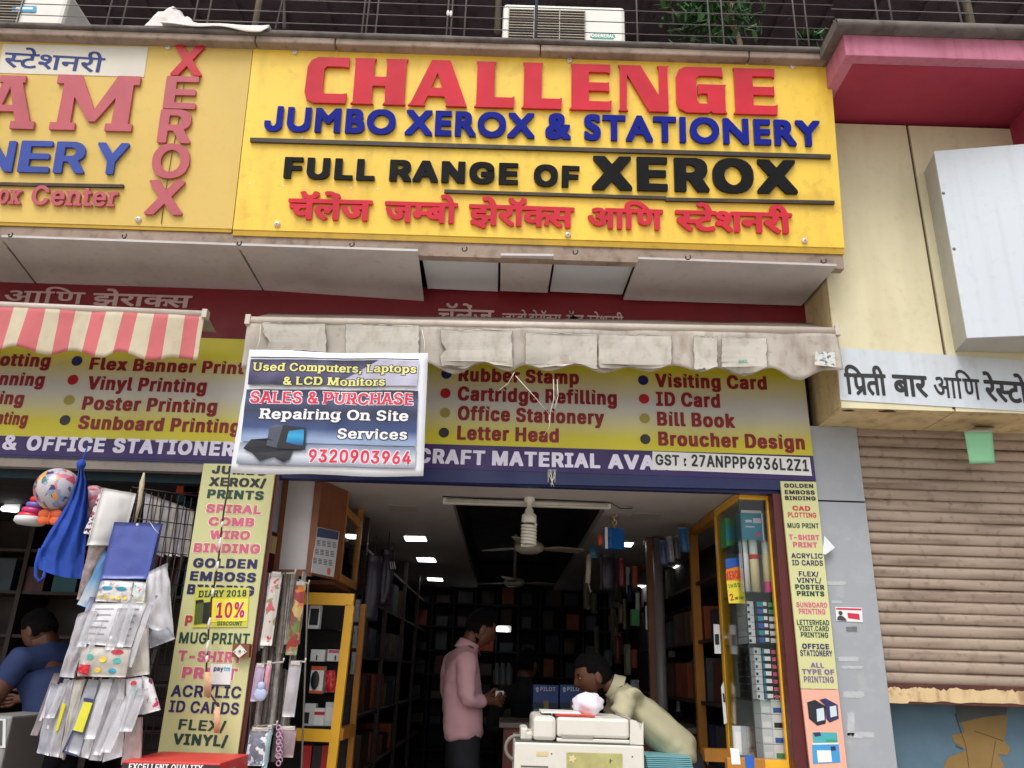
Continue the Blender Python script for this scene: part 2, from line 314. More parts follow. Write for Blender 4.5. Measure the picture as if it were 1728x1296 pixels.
load_glyphs(r'''
BA 0.724 &@%F&@%6&G%0(0%0(7%6(V&1)`&2)f&/*,%2*4%/*o%/*y%4*z%H*w%R)^)~)W*,)O*/(k*/(_*( (o&x)/(l)K&x)E&u(s&u
BB 0.692 &]*%&^%4&h%/)Y%1)|%:*:%H*K%X*S%e*Z%{*^&7*[&Y*V&j*H(&*4(:*G(P*O(m*M)C*>)d*%)z)n*()S*/&h*/&`*, (Q%w(Q&j(T&o)-&o)E&j)S&c)d&O)i&C)h&7)a&))S%z)-%r(V%r (Q(X(S)I)&)J)A)E)L)?)W)1)])!)Y(u)R(g)C(Z)-(S(V(S
BC 0.766 &P(P&P&j&W&E&_&/&y%a(9%F(T%8(m%0)-%+)U%+)t%0*.%7*P%K*i%d*w%}+#&;+#&Q*}&W*u&Z*<&Z*2&U*#&7)l&!)M%r)A%p)-%u(o&&(_&6(N&S(F&n(C(>(O(m(_))(k)6)-)G)A)L)f)A)z)2**({*2(g*8(c*u(b+!(g+#)!*})/*m)Q*P)q*4*%)h*3)/*5(e*.(D)|(+)j&j)E&Y(}
BD 0.755 &]*%&^%4&h%/)I%1)t%<*=%P*X%l*l&1*u&Q*z&r*z(J*u(m*j)5*V)T*B)i*.)v)v*#)W*-)I*/&h*/&`*, (Q%w(Q)G(V)J(y)J)C)C)`)4)p)#)|(i*+(<*+(#)~&Y)m&9)X&&)K%|)7%v(u%r(V%r
BE 0.640 &]*%&^%4&h%/*4%/*<%2*?%8*?%i*8%q(R%t(S&l*,&n*3&t*3(J*0(P*((S(S(T(Q)E(V)J*8)K*?)Q*>***4*/&h*/&`*,
BF 0.628 &]*%&]%6&`%2&h%/(H%/(N%2(Q%8(R&g)~&i**&l*-&r*-(F*%(L(S(N(Q)G(V)J*4)K*;)Q*;*(*8*,*0*/&h*/&`*,
BG 0.780 &P(P&P&j&W&E&d&#&t%f(/%N(T%7(m%0)/%+)W%+)v%0*0%7*Q%J*h%a*w%y+(&K+((6*}(>)E(?)=(<):(6):&b)=&[)E&X*.&X*2&U*,&C){&/)j%})Q%s)C%p)5%s(~%y(n&&(V&C(H&f(C(#(C(<(N(i(a),(p);)&)E)A)L)d)A)v)3*%)!*2(g*8(c*w(b+$(g+$)!*q)K*R)o*2*&)f*3)-*5(k*0(@)z(2)q&v)X&f)?&W(w
BH 0.775 &]*%&^%4&h%/(F%/(P%4(S&n)~&o*&&j*(%4*2%/*k%/*s%2*v%8*u***k*/*2*/*(***&(Z)~(U(S(V(P**(F*/&h*/&`*,
BI 0.477 &J*%&J)S&M)M&U)J(#)J())E()%u(#%r&U%r&M%o&J%i&K%4&U%/)O%1)T%8)S%m)I%r(}%r(x%w(x)E(})J)I)J)S)O)S**)I*/&U*/&M*,
BL 0.605 &]*%&^%4&h%/*,%/*4%2*7%8*7%i*0%q(R%t(Q*((H*/&h*/&`*,
BM 0.928 &]*%&]%8&`%2&h%/(D%/(N%4(P(*(T(%)=%4)G%/)z%/*%%2*,%:*m(&*q(+*s%4*}%/+Y%/+b%2+e%8+e*%+b*,+Y*/*i*/*_**)b&[(c**(X*/&h*/&`*,
BN 0.784 &]*%&^%4&h%/(F%/(P%4(Q(H(T(O*%%2*.%/*o%/*w%2*z%8*y***o*/*6*/*,****&l*%&n(X*+(N*/&h*/&`*,
BO 0.798 &P(P&P&j&Y&?&a&+&r%j(/%N(D%@(_%4)+%+)U%+**%6*O%J*h%c*y%}+$&3+2&j+2(R++(w*|);*h)Y*I)v****)W*5)-*5(e*.(D)|(+)j&j)E&Y(} (C(#(E(J(O(m(a),(n)9)!)C)A)L)`)D)o);*!)+*2(o*?(@*?&|*:&d*1&K*$&7)o&$)[%w)?%q)!%y(m&((_&6(O&O(H&f
BP 0.676 &]*%&]%6&`%2&h%/(H%/(N%2(Q%8(R&N)W&R)n&Y*.&i*F((*R(D*U(R*U)1*L)M*?)d*#)z)f**)O*/&h*/&`*, (Q(<(S)I)5)H)G)A)S)8)^)&)c(m)[(T)Q(E)A(<)1(7(V(7
BR 0.682 &]*%&^%4&h%/(F%/(N%2(Q%8(Q&U(V&X({&X)$&U)+&K)l%2)t%/*X%/*a%2*d%6*c%H*!&d*#&h*B(%*L(6*U(P*W(c*U)5*N)K*B)c*4)q)~)})Q*/&h*/&`*, (Q(D(S)I)5)H)G)B)V)7)`)$)c(m)[(X)Q(K)G(E)/(?(V(?
BS 0.678 &N&C&Q%}&`%]&w%D(:%4(_%+)I%+)l%4*0%E*H%a*U&$*U&W*J&t*6(/)t(A(a(g(P(t(K)&(R)6(a)C(u)K)&)M)?)G)K)@)U)5)`(y)f(u*J(u*Q({*Q)7*J)O*=)f*/)t)t*&)Y*0);*5(o*5(P*0(:*)&~)w&d)Y&Y)?&X(g&b(N&n(>&{(2(>&})A&`)Q&W)^&K)c&=)[&-)M%{)5%q)!%n(e%u(T%~(I&1(B&G(<&K&W&L&Q&I
BT 0.681 &J*%&J)S&O)L(X)H(Y%6(]%2(e%/)G%1)L%8)L)G)Q)J*P)J*X)M*[)S*Z***P*/&U*/&M*,
BU 0.776 &]*%&]&G&f%{&t%`(8%B(T%4(y%+)h%-*#%4*I%H*^%]*g%k*o%{*v&7*u***k*/*2*/*(***%&S)x&7)h&#)Y%w)A%p)+%s(p%}(_&3(T&I(Q&U(P**(F*/&h*/&`*,
BV 0.724 &@*%&@)t&E)f(a%6(m%/)O%/)W%2)b%F*w)j*y***o*/*2*/*(**)1&Q)-&U(6**(,*/&K*/&C*,
BX 0.717 &@%D&A%4&G%0(0%/(8%2)-&G*#%2*,%/*k%/*s%2*v%D*s%L)b(6*k)n*n)v*k*,*c*/*#*/)x*,)/(~)))%(B*,(:*/&U*/&M*,&J)v&M)n(V(4
BY 0.713 &B*%&E)l(a&d(c%4(m%/)I%/)Q%2)T%8)U&d*s)p*s***i*/***/)}*,)-(g(9*,(0*/&M*/&E*,
BZ 0.667 &P*%&P)Q&W)K);)J)?)G&S%k&P%c&Q%4&[%/*D%/*L%2*O%8*O%i*H%q(e%r(`%u*L)Q*O)Y*N***D*/&[*/&S*,
Ba 0.600 &J&A&J%o&O%]&W%M&d%A&z%3(<%+(s%+)3%4)A%/)x%/*#%2*&%8*&(<)~(X)v(k)^)&)I)1)/)8(L)8(.)/&z)&&j(x&V(a&P(P&P(B&U(<&~(/(8(/(>(2(I(B(V(L(e(R(q(S)+(H)3(2))(-(D($&z&w&f&l&T&[ (<&)(C&5(P&=)+&H)4&E)3&;)-&+(~%y(q%q(a%l(P%o(A%y
Bc 0.608 &L&|&L&C&U%y&j%U&}%B(:%4(Z%+)5%+)C%.)m%@)}%N*2%i*7%w*7&-*0&5)j&>)O&=)H&9)?&&)3%v(w%l(c%r(U%}(I&3(B&G(>&`(D(#(P(=(e(N(w(S)/(L)?(=)G(,)O(&)j((*,(0*6(6*6(J**(f)s({)Q)1)7)8(X)8(>)1(*)&&p(r&[(T&Q(:
Bd 0.648 &L&~&L&C&U%w&m%N(*%:(:%2(T%+)-%+)K%6)Y%/*2%/*:%2*=%8*<***2*/)W*/)O*,)L*%)L)3)I)/)1)8(R)8(>)3($)&&l(p&`(_&Q(< (>&`(@&r(I(2(U(D(e(O(u(S)+(M)8(B)C(1)L&l)I&G);&&)$%p(u%m(k%o(^%u(Q&$(D&?
Be 0.620 &L&|&L&A&Q&)&Z%k&g%X&|%C(@%2(]%+)9%+)O%0)v%C*,%U*6%i*9%s*6&+)j&6)K&3)=%z)/%q(y%l(m%o(_%u(R%~(B&?(F&D*2&D*<&I*=(%*6(F*1(T*%(h)m(})O)1)5)8(V)8(>)1(*)&&o(q&^(X&S(@ (D(*(H(4(T(D(c(N(s(S)$(P)/(K)?(8)E(*)?(&(H(&
Bh 0.628 &X*%&Y%4&d%/(>%/(H%4(I&x(L(*([(F(i(N(y(R)-(L)6(D)B(()C%4)M%/*(%/*0%2*3%8*3(D*,(_*#(o)j)))E)8(i)8(J)0(I*%(D*-&b*/&[*,
Bm 0.903 &X)-&X%8&[%2&d%/(>%/(H%4(I(#(N(6(W(F(c(N(q(S))(I)4(2)4%8)7%2)?%/)v%/*#%4*$((**(8*3(H*>(O*J(S*a(I*l(2*m%4*w%/+Q%/+[%4+](N+Q(m+E(~+9)++$)5*m):*<)9*()4)f(~)O)2)5):(i):(J)0(<)6&d)6&[)3
Bo 0.635 &L&|&L&C&U%y&j%U&}%B(:%4(Z%+)7%+)U%4){%L*2%g*:%y*C&A*C&~*8(L*,(c)x(v)Q)1)7)8(X)8(>)1(*)&&p(r&[(T&Q(: (>&`(D(#(P(<(c(M(u(S)/(L)?(<)M&z)R&`)M&E)?&&)1%u(w%m(k%o(_%u(R&$(H&4(B&G
Bp 0.648 &X)-&X$3&b$,(@$,(I$3(J%4(k%+)A%+)O%.)x%B*2%Z*>%q*I&=*G(2*@(J*-(m)v)!)W)3)C)8(i)8(J).(>)6&d)6&[)3 (I&Y(I&l(P(*(X(:(d(H(s(P)$(S)5(M)E(?)S&|)X&`)N&5)E&%)8%u)!%m(q%q(e%x(X&+(P&;
Br 0.421 &X)-&X%6&[%2&d%/(B%0(I%8(I&|(L(.(W(B(g(L(w(Q)9(O)A(R)D(X)D)1);)8(o):(J)1(<)6&b)6&[)3
Bt 0.377 &:)-&;(X&A(T&[(S&a(P&a%i&l%J&z%<(:%/(q%-)-%4)0%8)0%H))%i({%p(Z%q(T%y(Q&)(Q(P(V(S(}(S))(X)))1(})6(R)8(Q)j(N)p(F)s&l)s&d)p&a)l&`)8&A)5
By 0.600 &@)-&C(s(A%<(9%#(.$q&h$o&_$j&T$G&T$7&Y$1&h$,(F$-(e$:(w$L)($d*:(q*=)/*:)3*2)6)S)6)I)1(s&`(m&T(5)1(*)6&K)6&C)3
B0 0.687 &T(F&V&Y&d&!&p%e&z%U(>%:(V%0(o%+)K%.)r%>*,%Q*8%c*H&+*Q&Q*S&d*Q(k*J)-*:)U*&)p)n*#)I*3(q*5(V*0(8)~&|)i&f)A&X(o (G&x(I(V(T(}(])1(l)C(w)J)&)M);)E)G)9)U({)_(])c(<)_&`)U&A)K&-)?%z)/%q({%q(n%w(a&)(T&?(L&Y
B1 0.687 &i%i&i%6&r%/*@%/*J%4*K%i*H%o*@%r)`%r)Z%u)Z*%)U*-(c*.&p)Q&o(q&v(i(2(i(a)-(e)/(h)-(h%w(c%r&r%r&l%o
B2 0.687 &a)/&a(q&g(k(J(k(Q(q(V)+(b)?(o)H)$)N)5)I)A)B)I)9)R)!)J(e)6(H&b%i&a%8&d%2&l%/*>%/*F%2*I%8*I%i*D%p)!%r({%u)s&r*((,*<(N*C(g*C)=*9)Y*))p)l*%)Q*1)7*5(o*5(T*0(8*#&w)h&j)Q
B3 0.687 &R&?&U%y&f%W&~%B(D%2(i%+)I%.)Y%2)x%@*7%X*D%o*K&)*K&Y*F&n*<(%**(;)n(K)O(T)M(X*<)Q*?)Y*?*%*<*,*4*/&p*/&h*,&e*%&e)S&j)L)&)I(z);(B(X(A(#(J&y(y&y)=&n)O&[)X&A)O&+)C%z)5%s(}%n(e%u(X%|(M&-(F&C(@&G&[&H&U&E
B4 0.687 &P&S&P&!&U%x)7%v):%q):%8)=%2)E%/)|%/*(%2*+%8*,%t*R%w*Y&!*X&W*P&]*0&]*+&`*+(_*((e)|(h)E(h)=(e):(_)9&_(Z&](U&`)p)r)q*%)n*,)f*/)+*/(}**&^&n
B5 0.687 &]&?&]&+&b%s&n%Y((%D(P%0(m%+)G%.)j%:)~%G*0%U*B%u*K&C*I&p*B(**8(>*,(O)w(_)Y(m)7(t(_(q([(u(`)=(e)J*.)J*6)M*9)S*9*%*6*,*.*/(#*/&x*,&s)x&c(D&d(%&t&{(J&y(s(.)/(,)<(%)I&t)U&Y)V&G)O&3)D&!)5%t)!%o(m%t(_%~(S&1(N&C(H&G&f&H&`&E
B6 0.687 &_&U&a&/&h%s&p%c(,%E(J%4(q%+)I%-)h%8*+%N*>%k*I&5*I&b*@((*5(<)v(T)U(c)5(f)2(i)t)n)w)v)t*,)l*/)/*/)#**&|(R&f&~ (Q&K(W&d(e&v(u($)&(()9&~)G&s)S&[)V&E)O&1)E%~)5%r)&%n(s%r(e%}(V&7
B7 0.687 &_*%&_)Q&f)K)C)J)H)G&w%H&w%6&~%0(e%0(k%4(~%V*H)I*I*(*F*,*>*/&j*/&b*,
B9 0.687 &_(y&d(F&k(2&x&{(*&n(F&^(w&S(2%J(2%4(<%/)!%1)z&Q*>(0*I(Z*I))*?)O*2)e){)x)Y*.)9*5(a*3(:*#&w)f&f)E (Q(q(X)-(e)?(s)I)&)N)9)G)G)<)S)$)V(k)P(V)F(H)7(=)$(8(m(@(`(L(X(X
B& 0.680 &L&Q&L&!&W%a&j%I(2%4(X%+)$%+)A%0)f%>)z%/*_%/*i%4*i%H*C%y*S&K*T(%*J(+)n(*)h(%)e&l)b&h)@(2)A(7)](L)j([)v(s)y)!)y)M)u)^)n)k)^){)G*,)-*3(N*1(,)~&v)m&j)Q&g))&n(g(&(@&^&y&Q&d (?&9(F&K(R&Z(Z&_)4%{)!%q(m%l(c%o(T%u(H&# (Z)3(b)E(q)N(|)I)*);)))3)!)((k(s(a)!
B: 0.322 &V%i&V%L&Y%B&a%8&n%0&x%-(>%.(O%6(X%B([%L(Z%k(T%x(D&&(:&*&r&)&_%y &V(g&W(F&_(:&n(0&x(-(>(.(M(4(X(B([(L(Z(k(R(z(D)&(:)*&n)&&_(y
B/ 0.407 &>$n&?$^&G$X(#$X(*$[(.$b)=*#)>*8)7*>(Z*?(R*<(O*8
B. 0.322 &V%i&V%L&Y%B&a%8&n%0&x%-(>%.(O%6(X%B([%L(Z%k(T%x(D&&(:&*&r&)&_%y
NB 0.740 &N*(&O%2&[%-)f%/*2%:*J%G*b%c*i%y*l&5*j&[*e&l*]&}*E(:*U(N*^(k*[)E*K)h*0*!)`*1&[*1&Q*. (`%y(b&l(}&m)1&j)C&b)Q&S)Y&C)Z&;)S&-)I&!)=%y(}%t(e%t (`(Z(b)G)-)E);)?)D)7)K)+)M(})E(k)=(b)!(U(e(U
NC 0.814 &B(R&B&h&O&1&j%`(!%J(B%8(X%0(}%))b%)*#%.*@%7*^%H*w%b+)%{+2&9+2&S+/&Y+$&]*0&]*#&W)r&9)_&$)C%u)5%y(|&)(m&8(]&U(T&p(Q(<(](g(o)*(|)7)5)C)E)G)W)?)g)5)x(y*#(e*,(a+$(`+1(e+2)&+$)I*t)^*a)q*F*%*#*2)b*7(m*5(>*&&{)n&k)^&[)G&K)!
ND 0.803 &N*(&O%2&[%-)U%/**%<*>%F*V%W*o%w*{&3+(&Q+,&p+,(L+&(o*x)7*d)W*P)k*8){)v**)W*1&[*1&Q*. (`%y(`)C(c)H(m)H)&)E)?)>)O)4)a)!)m(k)t(T)y(()l&Q)`&<)S&0)E&%)-%y(e%t
NF 0.676 &N*(&N%4&Q%0&[%-(V%.(]%0(`%6(a&e*.&g*8&j*;&p*;(F*6(M(b(P(`)E(e)H*D)J*I)Q*I***F*.*<*1&[*1&Q*.
NH 0.823 &N*(&O%2&[%-(R%-(]%0(`%6(a&k)p&m)u&h)v%2*%%-*w%-+$%0+(%6+&*,*w*1*%*1)v*,)u(])p(W(a(Y(`*((]*.(R*1&[*1&Q*.
NI 0.525 &<*(&=)M&I)H&r)H&w)C&w%w&r%t&G%t&=%o&=%2&I%-)U%-)`%0)c%6)b%o)U%t)/%t)*%y)*)C)/)H)U)H)b)M)b*,)U*1&I*1&?*.
NL 0.653 &N*(&O%2&[%-*8%-*B%0*E%6*E%k*B%q*8%t(e%t(`%w(_*,(R*1&[*1&Q*.
NO 0.846 &B(R&D&Y&M&7&X%y&k%_(!%J(:%;(X%0(}%))b%)*#%.*@%7*^%H*x%c+.&!+9&C+@&h+@(T+9(y+/)9*w)Z*a)q*L*!***0)b*7(}*7(X*0(6)~&y)l&[)G&K)! (Q(%(Q(<(](g(m)((})7)5)C)A)G)I)E)a)9)t)$*#(n*,(V*1(>*1&|*,&f)~&K)s&9)`&&)I%w)A%u)1%z({&*(m&8(^&Q(V&h
NP 0.724 &N*(&N%4&Q%0&[%-(V%.(]%0(`%6(b&M)U&N)n&S*:&f*H&r*T(%*](6*d(P*d)1*_)E*N)d*@)s*%*&)h*/)[*1&[*1&Q*. (`(>(a)F(w)H)9)?)G)4)Q({)T(m)M(V)C(G)/(<(e(9
NR 0.730 &N*(&O%2&[%-(R%-(_%2(`&Q(c&V(m&V(s&S(y&I)^%0)h%-*e%-*o%0*r%6*q%J*2&d*P(#*Z(4*d(N*f(a*d)7*])M*O)f*A)t*0*!)^*1&[*1&Q*. (`(F(a)F(w)H)))F)B);)M)-)T(u)S(k)I(S)9(G)$(A(e(A
NS 0.726 &@&E&C%{&Q%Z&i%B((%4(R%))S%))~%4*=%B*V%_*d&!*d&Y*X&v*D(1**(A)!(a(o(i(_(v(Z)&(g);(s)D)$)I)1)F)?)<)G)3)Q(w)Y(s*Z(t*`(y*`)9*X)Q*L)g*=)v*&*()f*2)G*7(P*5(,**&q)z&Y)b&K)A&J(e&S(L&l(1(,&})/&`)C&U)O&I)S&=)M&/)A%~)$%r(s%v(a&%(V&5(P&I(H&M&M&N&C&K
NV 0.772 &2*(&2)r&7)d(R%4(a%-)[%-)f%0)p%D+))h+,)r++*,*{*1*%*1)v*,)1&~))(0(D*,(8*1&?*1&5*.
Na 0.648 &<&C&<%m&A%Z&I%K&U%?&l%2(0%)(}%))5%-*(%-*4%2*5(>*3(P*.(a*!(u)r)$)[)1)9):(B):&x)/&_(}&K(h&C(V&B(@&G(:&r(-(D(-(N(2(](E(m(N(y(F)#(4({(0(D()&h&w&V&n&F&^ (K&&(P&2(_&<(u&B)$&A(}&1(w&&(c%r(V%u
Nb 0.696 &J*(&K%2&W%-)M%))n%2**%@*9%N*G%c*R&$*W&;*W((*N(L*B(e*()$)u)/)^)7)O):(Y);(W*((T*.(J*1&W*1&M*. (W&[(Z&v(d(4(q(E)$(L)7(<)F&x)I&b)H&S)>&3)+%x)!%t({%u(m&#(d&1(]&C
Nc 0.656 &>&~&>&A&G%w&[%S&o%@((%4(N%))A%))O%,)h%4){%>*/%L*@%g*E%u*E&/*@&6)v&@)C&?):&;)1&))&%z(u%s(l%w(a&&(V&6(P&I(M&j(R&~(_(;(s(L(y(L))(D)9(*)C($)t($*8(.*D(4*D(L*8(g*$(})d)1)C):(L):(()0&f(x&S(a&C(<
Nd 0.696 &>(#&>&A&G%u&_%L&x%8(H%))7%))I%-*>%-*H%0*K%6*J*,*>*1)K*1)A*.)>*()=)<(D):(,)3&t))&^(r&Q(a&C(> (M&U(M&n(X(2(k(H(s(L(}(H)4(0)>&l)<&K)1&/({%w(u%t(m%w(W&3
Ne 0.668 &>&~&>&?&K%m&W%W&m%B(.%2(P%))E%))[%.*(%A*:%S*D%g*G&)*>&/)x&8)E&8);&3)-%z(y%q(b&!(R&=(V&B*>&B*J&G*K(%*@(R*1(m)y)$)b)1)A):(J):(()0&g(y&O(Z&E(B (T(,(a(@(s(M({(J)*(@)5(.)1()(X()
Nf 0.461 &,)/&-(V&7(Q&Y(Q&](L&^%2&j%-(]%-(g%0(j%6(j(N(o(Q)=(Q)E(T)H(Z)G)3)=)8(m)9(l)C(u)Q)=)R)G)W)R)|)Q*6)7*?(B*?(%*6&j*!&b)p&])`&[):&5)7&/)5
Ng 0.697 &>(#&>&A&H%u&U%^&k%H(1%4&l%0&I$x&I$`&`$B&w$3(<$()C$%)[$+)x$5*7$I*F$d*M%0*M)/*J)5*@)8(F):(()1&j(~&Q(a&C(> (P%.(T%1);%0)1$y)!$p(u$m(a$w (M&Y(O&x(X(2(g(E(w(L)-(<);&z)>&Y)6&;))&)(y%|(q%|(e&((Z&5(R&E
Nh 0.676 &J*(&K%2&W%-(J%-(V%2(W&x(c(:(k(E(w(L))(@)4(%)5%2)A%-*4%-*>%0*A%6*A(F*:(a*2(r)x)+)[)7)O):(Y);(W*((T*.(J*1&W*1&M*.
Ni 0.341 &J)/&K%2&W%-(R%/(W%6(V)3(J)8&W)8&M)5 &B)z&B)`&E)U&L)K&^)C(D)C(T)J(_)Y(`)|(]**(Q*6(F*:&^*:&J*0
Nk 0.636 &J*(&K%2&W%-(J%-(T%0(W%6(W%q(Z%t)7%0)A%-*>%-*H%0*K%6*J%L)B&r*A(u*B)3*6)8)5)7)-)4(](b(X(a(V*,(J*1&W*1&M*.
Nl 0.372 &J*(&J%a&O%N&T%D&b%8&~%-(o%-)!%1)(%6)(%L(}%m(s%r(_%s(W&$(V*,(J*1&W*1&M*.
Nm 0.951 &J)/&J%6&M%0&W%-(J%-(V%2(W&~(a(<(i(G(q(K(y(D)%(.)&%2)3%-*%%-*0%0*3%6*3(%*<(>*B(G*J(K*P(I*W(@*^(.*_%2*k%-+^%-+j%2+k(P+`(o+S)#+G)-+7)5*y)<*2)<)h)/)C)<(_)<(J)8&U)8&M)5
Nn 0.676 &J)/&K%2&W%-(J%-(V%2(W&x(c(:(k(E(w(L))(@)4(%)5%2)A%-*4%-*>%0*A%6*A(F*9(e*((~)l)2)O):&W)8&M)5
No 0.683 &>&~&@&3&G%w&S%_&p%@(#%5(@%,(N%))A%))h%4*+%H*7%V*C%i*L&&*Q&?*Q(#*F(N*:(e*((z)p),)Q)7)C):(J):(,)1&x))&b(t&M(V&C(< (M&U(N&n(Z(4(m(H(u(M(}(J)5(4)B&n)B&Q)5&/)!%w(w%s(m%w(X&3
Np 0.696 &J)/&J$1&M$-&W$*(N$+(W$1(X%()M%))[%,)r%3*+%@*D%_*R&$*W&=*W(%*P(F*B(e*,(~)v).)^)7)O):&W)8&M)5 (W&[(Z&v(d(4(q(E)$(L)7(<)F&x)I&b)H&S)>&3)+%x)!%t({%u(m&#(d&1(]&C
Nr 0.469 &J)/&K%2&W%-(R%/(W%6(W&z(Z(,(f(@(u(K)G(M)Q(R)Q)5)9)<(c)<(J)8&U)8&M)5
Ns 0.614 &>&)&>%q&G%X&V%D&p%4(<%))1%))A%,)f%:){%J*.%g*1&=*%&Y)t&i)d&s)I&|(m(.(_(5(W(@(a(K(i(N(t(F(~(4)+(0)Y(/)x(6*((:*+(>*+(V)~(k)f)))Q)3)9):(<):&z)1&j))&S(q&G(T&F(%&O&l&]&[&j&R(*&G(i&7(w&.(z&$(k%s(c%r(R%~(J&5(>&:&p&:&G&1&A&/
Nt 0.425 &,)/&-(V&5(R&M(Q&R(N&R%g&^%G&v%4(:%+(}%+);%2)>%6)>%J)7%k)+%r(i%s(c%{(`&+(`(N(e(Q)-(Q)7(V)7)3)-)8(a):(`)l(])r(R)u&`)u&U)r&R)n&Q):&5)7&/)5
Nu 0.676 &J)/&J&!&Q%c&a%H&v%7(>%+)-%+);%.*4%-*>%0*A%6*@)3*4)8)A)8)5)3)4&E)+&-(~%}(s%v(m%x(c&&(W&C(V)3(J)8&W)8&M)5
Nx 0.633 &4%F&5%2&=%.(>%-(H%2(g%_(k%a)/%2)7%.*6%-*@%0*C%6*B%J)O&b*<(u*<)3*0)8)3)7)+)3(k(g(N)3(F)7&G)8&=)5&:)/&;(w()&d
Ny 0.648 &2)/&5(q(3%<(+%%&|$s&[$q&O$j&F$I&G$3&K$/&^$*(N$*(e$1(r$7)($I)7$f*H(o*K(y*J)3*>)8)G)8)=)5(q(&(m&~(F)-(@)5(6)8&?)8&5)5
HA 0.764 &4%J&4%2&;%*(<%*(B%0(c&+)U&,)Z&))t%>)~%+*{%)+(%.+*%L+&%V)j*%)b*3(_*5(T*0 )!&~)/(C);&~)7&{)&&{
HB 0.732 &P**&P%4&S%,&[%))f%+*,%4*G%B*U%P*`%a*g%w*j&3*h&^*c&n*X(%*H(:*V(T*[(i*Y)G*H)m*.*&)t*0)^*5&[*5&S*2 (^%}(^&d(a&i(}&i)9&d)I&Z)U&N)[&A)V&1)C&!(}%x(c%x (^(_(`)C(w)D)5)?)@)9)M)))N(})I(q)5(`(}(Y(c(Y
HC 0.806 &D(T&D&f&Q&/&n%Y(-%@(H%2(a%*(}%$)b%$*#%**:%1*]%E*s%[+&%y+0&9+0&W+)&`*,&`*%&Z)v&?)k&1)U&!)A%y)+&$(j&=(Z&W(R&r(O(:([(i(i(~(x)1)9)A)C)C)U)=)j)0)v(}*%(b*,(]+$([+-(_+0(g+0))*})O*p)d*^)v*@*,*#*6)d*;)!*;(X*4(<*)&|)q&`)M&M)$
HD 0.795 &P**&P%4&S%,&[%))U%+*#%6*<%B*T%S*k%q*y&1+%&O+*&n+*(N+$(q*v)9*`)^*M)p*6*!)v*.)W*5&[*5&S*2 (^%}(^)?(c)D)$)B)I)5)[)&)j(q)y(F){(8)y&v)r&^)h&I)K&-);&$(}%z(c%x
HE 0.680 &P**&P%4&S%,&[%)*@%)*H%,*K%4*K%m*D%w(_%z(`&f*8&h*?&p*?(N*<(V*4(Y(a(Y(^(_(^)?(c)D*D)E*K)O*K***H*2*@*5&[*5&S*2
HF 0.668 &P**&Q%0&[%)(V%*(^%4(_&a*.&c*6&f*9&n*9(J*2(R(`(T(^)A(c)D*@)E*G)O*F*.*<*5&[*5&S*2
HG 0.820 &D(T&D&f&K&A&X%y&j%^(!%H(L%0)!%$)d%$*%%**<%1*_%E*s%Y+&%u+4&G+4(:+-(D)9(E)1(B).(:).&^)1&U)9&R)z&R*!&O)t&;)f&,)E%y).&!(w&0(a&K(T&j(O(8(Z(e(l)$(|)5)3)?)G)B)_)7)t(~*$(c*,(]+&([+/(_+2(g+2)$*{)S*_)u*:*.)d*;(}*;(_*6(4*#(%)w&l)a&[)G&K({
HH 0.815 &P**&P%4&S%,&[%)(R%)(Z%,(^%4(`&h)r&i)w&d)w%4)z%,*%%)*w%)+!%,+%%4+%**+!*2*w*5*%*5)z*2)w**)w(a)r([(_(^(^**(X*3&[*5&S*2
HI 0.517 &>**&>)O&A)G&I)D&t)D&y)?&y%{&t%x&I%x&A%u&>%m&@%.&I%))[%+)a%4)_%s)W%x)-%x)(%})()?)-)D)U)D)^)G)a)O)_*0)U*5&I*5&A*2
HJ 0.649 &>&`&@%{&G%e&X%F&r%3(.%*(F%$))%$)K%,)p%A)|%P**%e*1%{*3&7*3***0*2*(*5)1*5)&*.)%&E(}&3(s&#(e%z(Y&$(R&/(K&C(J&d(D&j&G&k&A&h
HL 0.645 &P**&P%4&S%,&[%)*8%)*@%,*C%4*C%m*=%w(c%x(^%{(^**(Z*2(R*5&[*5&S*2
HM 0.968 &P**&P%4&S%,&[%)(P%)(X%,([%4(]&D(c&;).%4)7%***%)*2%,*_&;*e&D*f%4*i%,*q%)+f%)+n%,+q%4+q**+n*2+f*5*]*5*T*2)b(!(m*2(e*5&[*5&S*2
HN 0.824 &P**&P%4&S%,&[%)(R%)([%.(_(#(c&~)v%,)~%)*{%)+&%,+*%4+***+&*2*{*5***5)}*0){(@)x(;(c*2(Z*5&[*5&S*2
HO 0.838 &D(T&D&f&M&;&T&&&h%c&~%I(8%:(R%.(}%$)b%$*6%0*Z%D*r%Z+&%u+1&/+>&f+>(V+7({+*)C*r)b*T)|*6*0)b*;(}*;(X*4(8*%&{)p&`)M&M)$ (O(((S(P(^(m(l)$).)=)A)C)[)9)n)+*%(k*3(<*3&~*.&h*%&Q)x&@)d&,)S%~)E%z)9%{({&-(l&;(Z&W
HP 0.716 &P**&Q%0&[%)(V%*(^%4(`&I)U&J)n&O*8&b*P&|*Z(4*b(N*b)3*])G*R)^*>)w)|*-)j*2)[*5&[*5&S*2 (^(B(_)B(u)D)))B)C)6)O)&)V(o)Q(_)H(N)9(C)$(=(c(=
HR 0.722 &P**&P%4&S%,&[%)(R%)(Z%,(^%4(^&M(a&R(q&R(u&Q(}&C)`%,)h%)*e%)*m%,*p%4*o%L*3&b*J&w*T(**b(L*d(_*b)9*Z)O*K)l*.*&)^*5&[*5&S*2 (^(J(`)C(w)D)3)?)=);)L)/)S(})V(o)Q(a)E(Q);(K)$(E(c(E
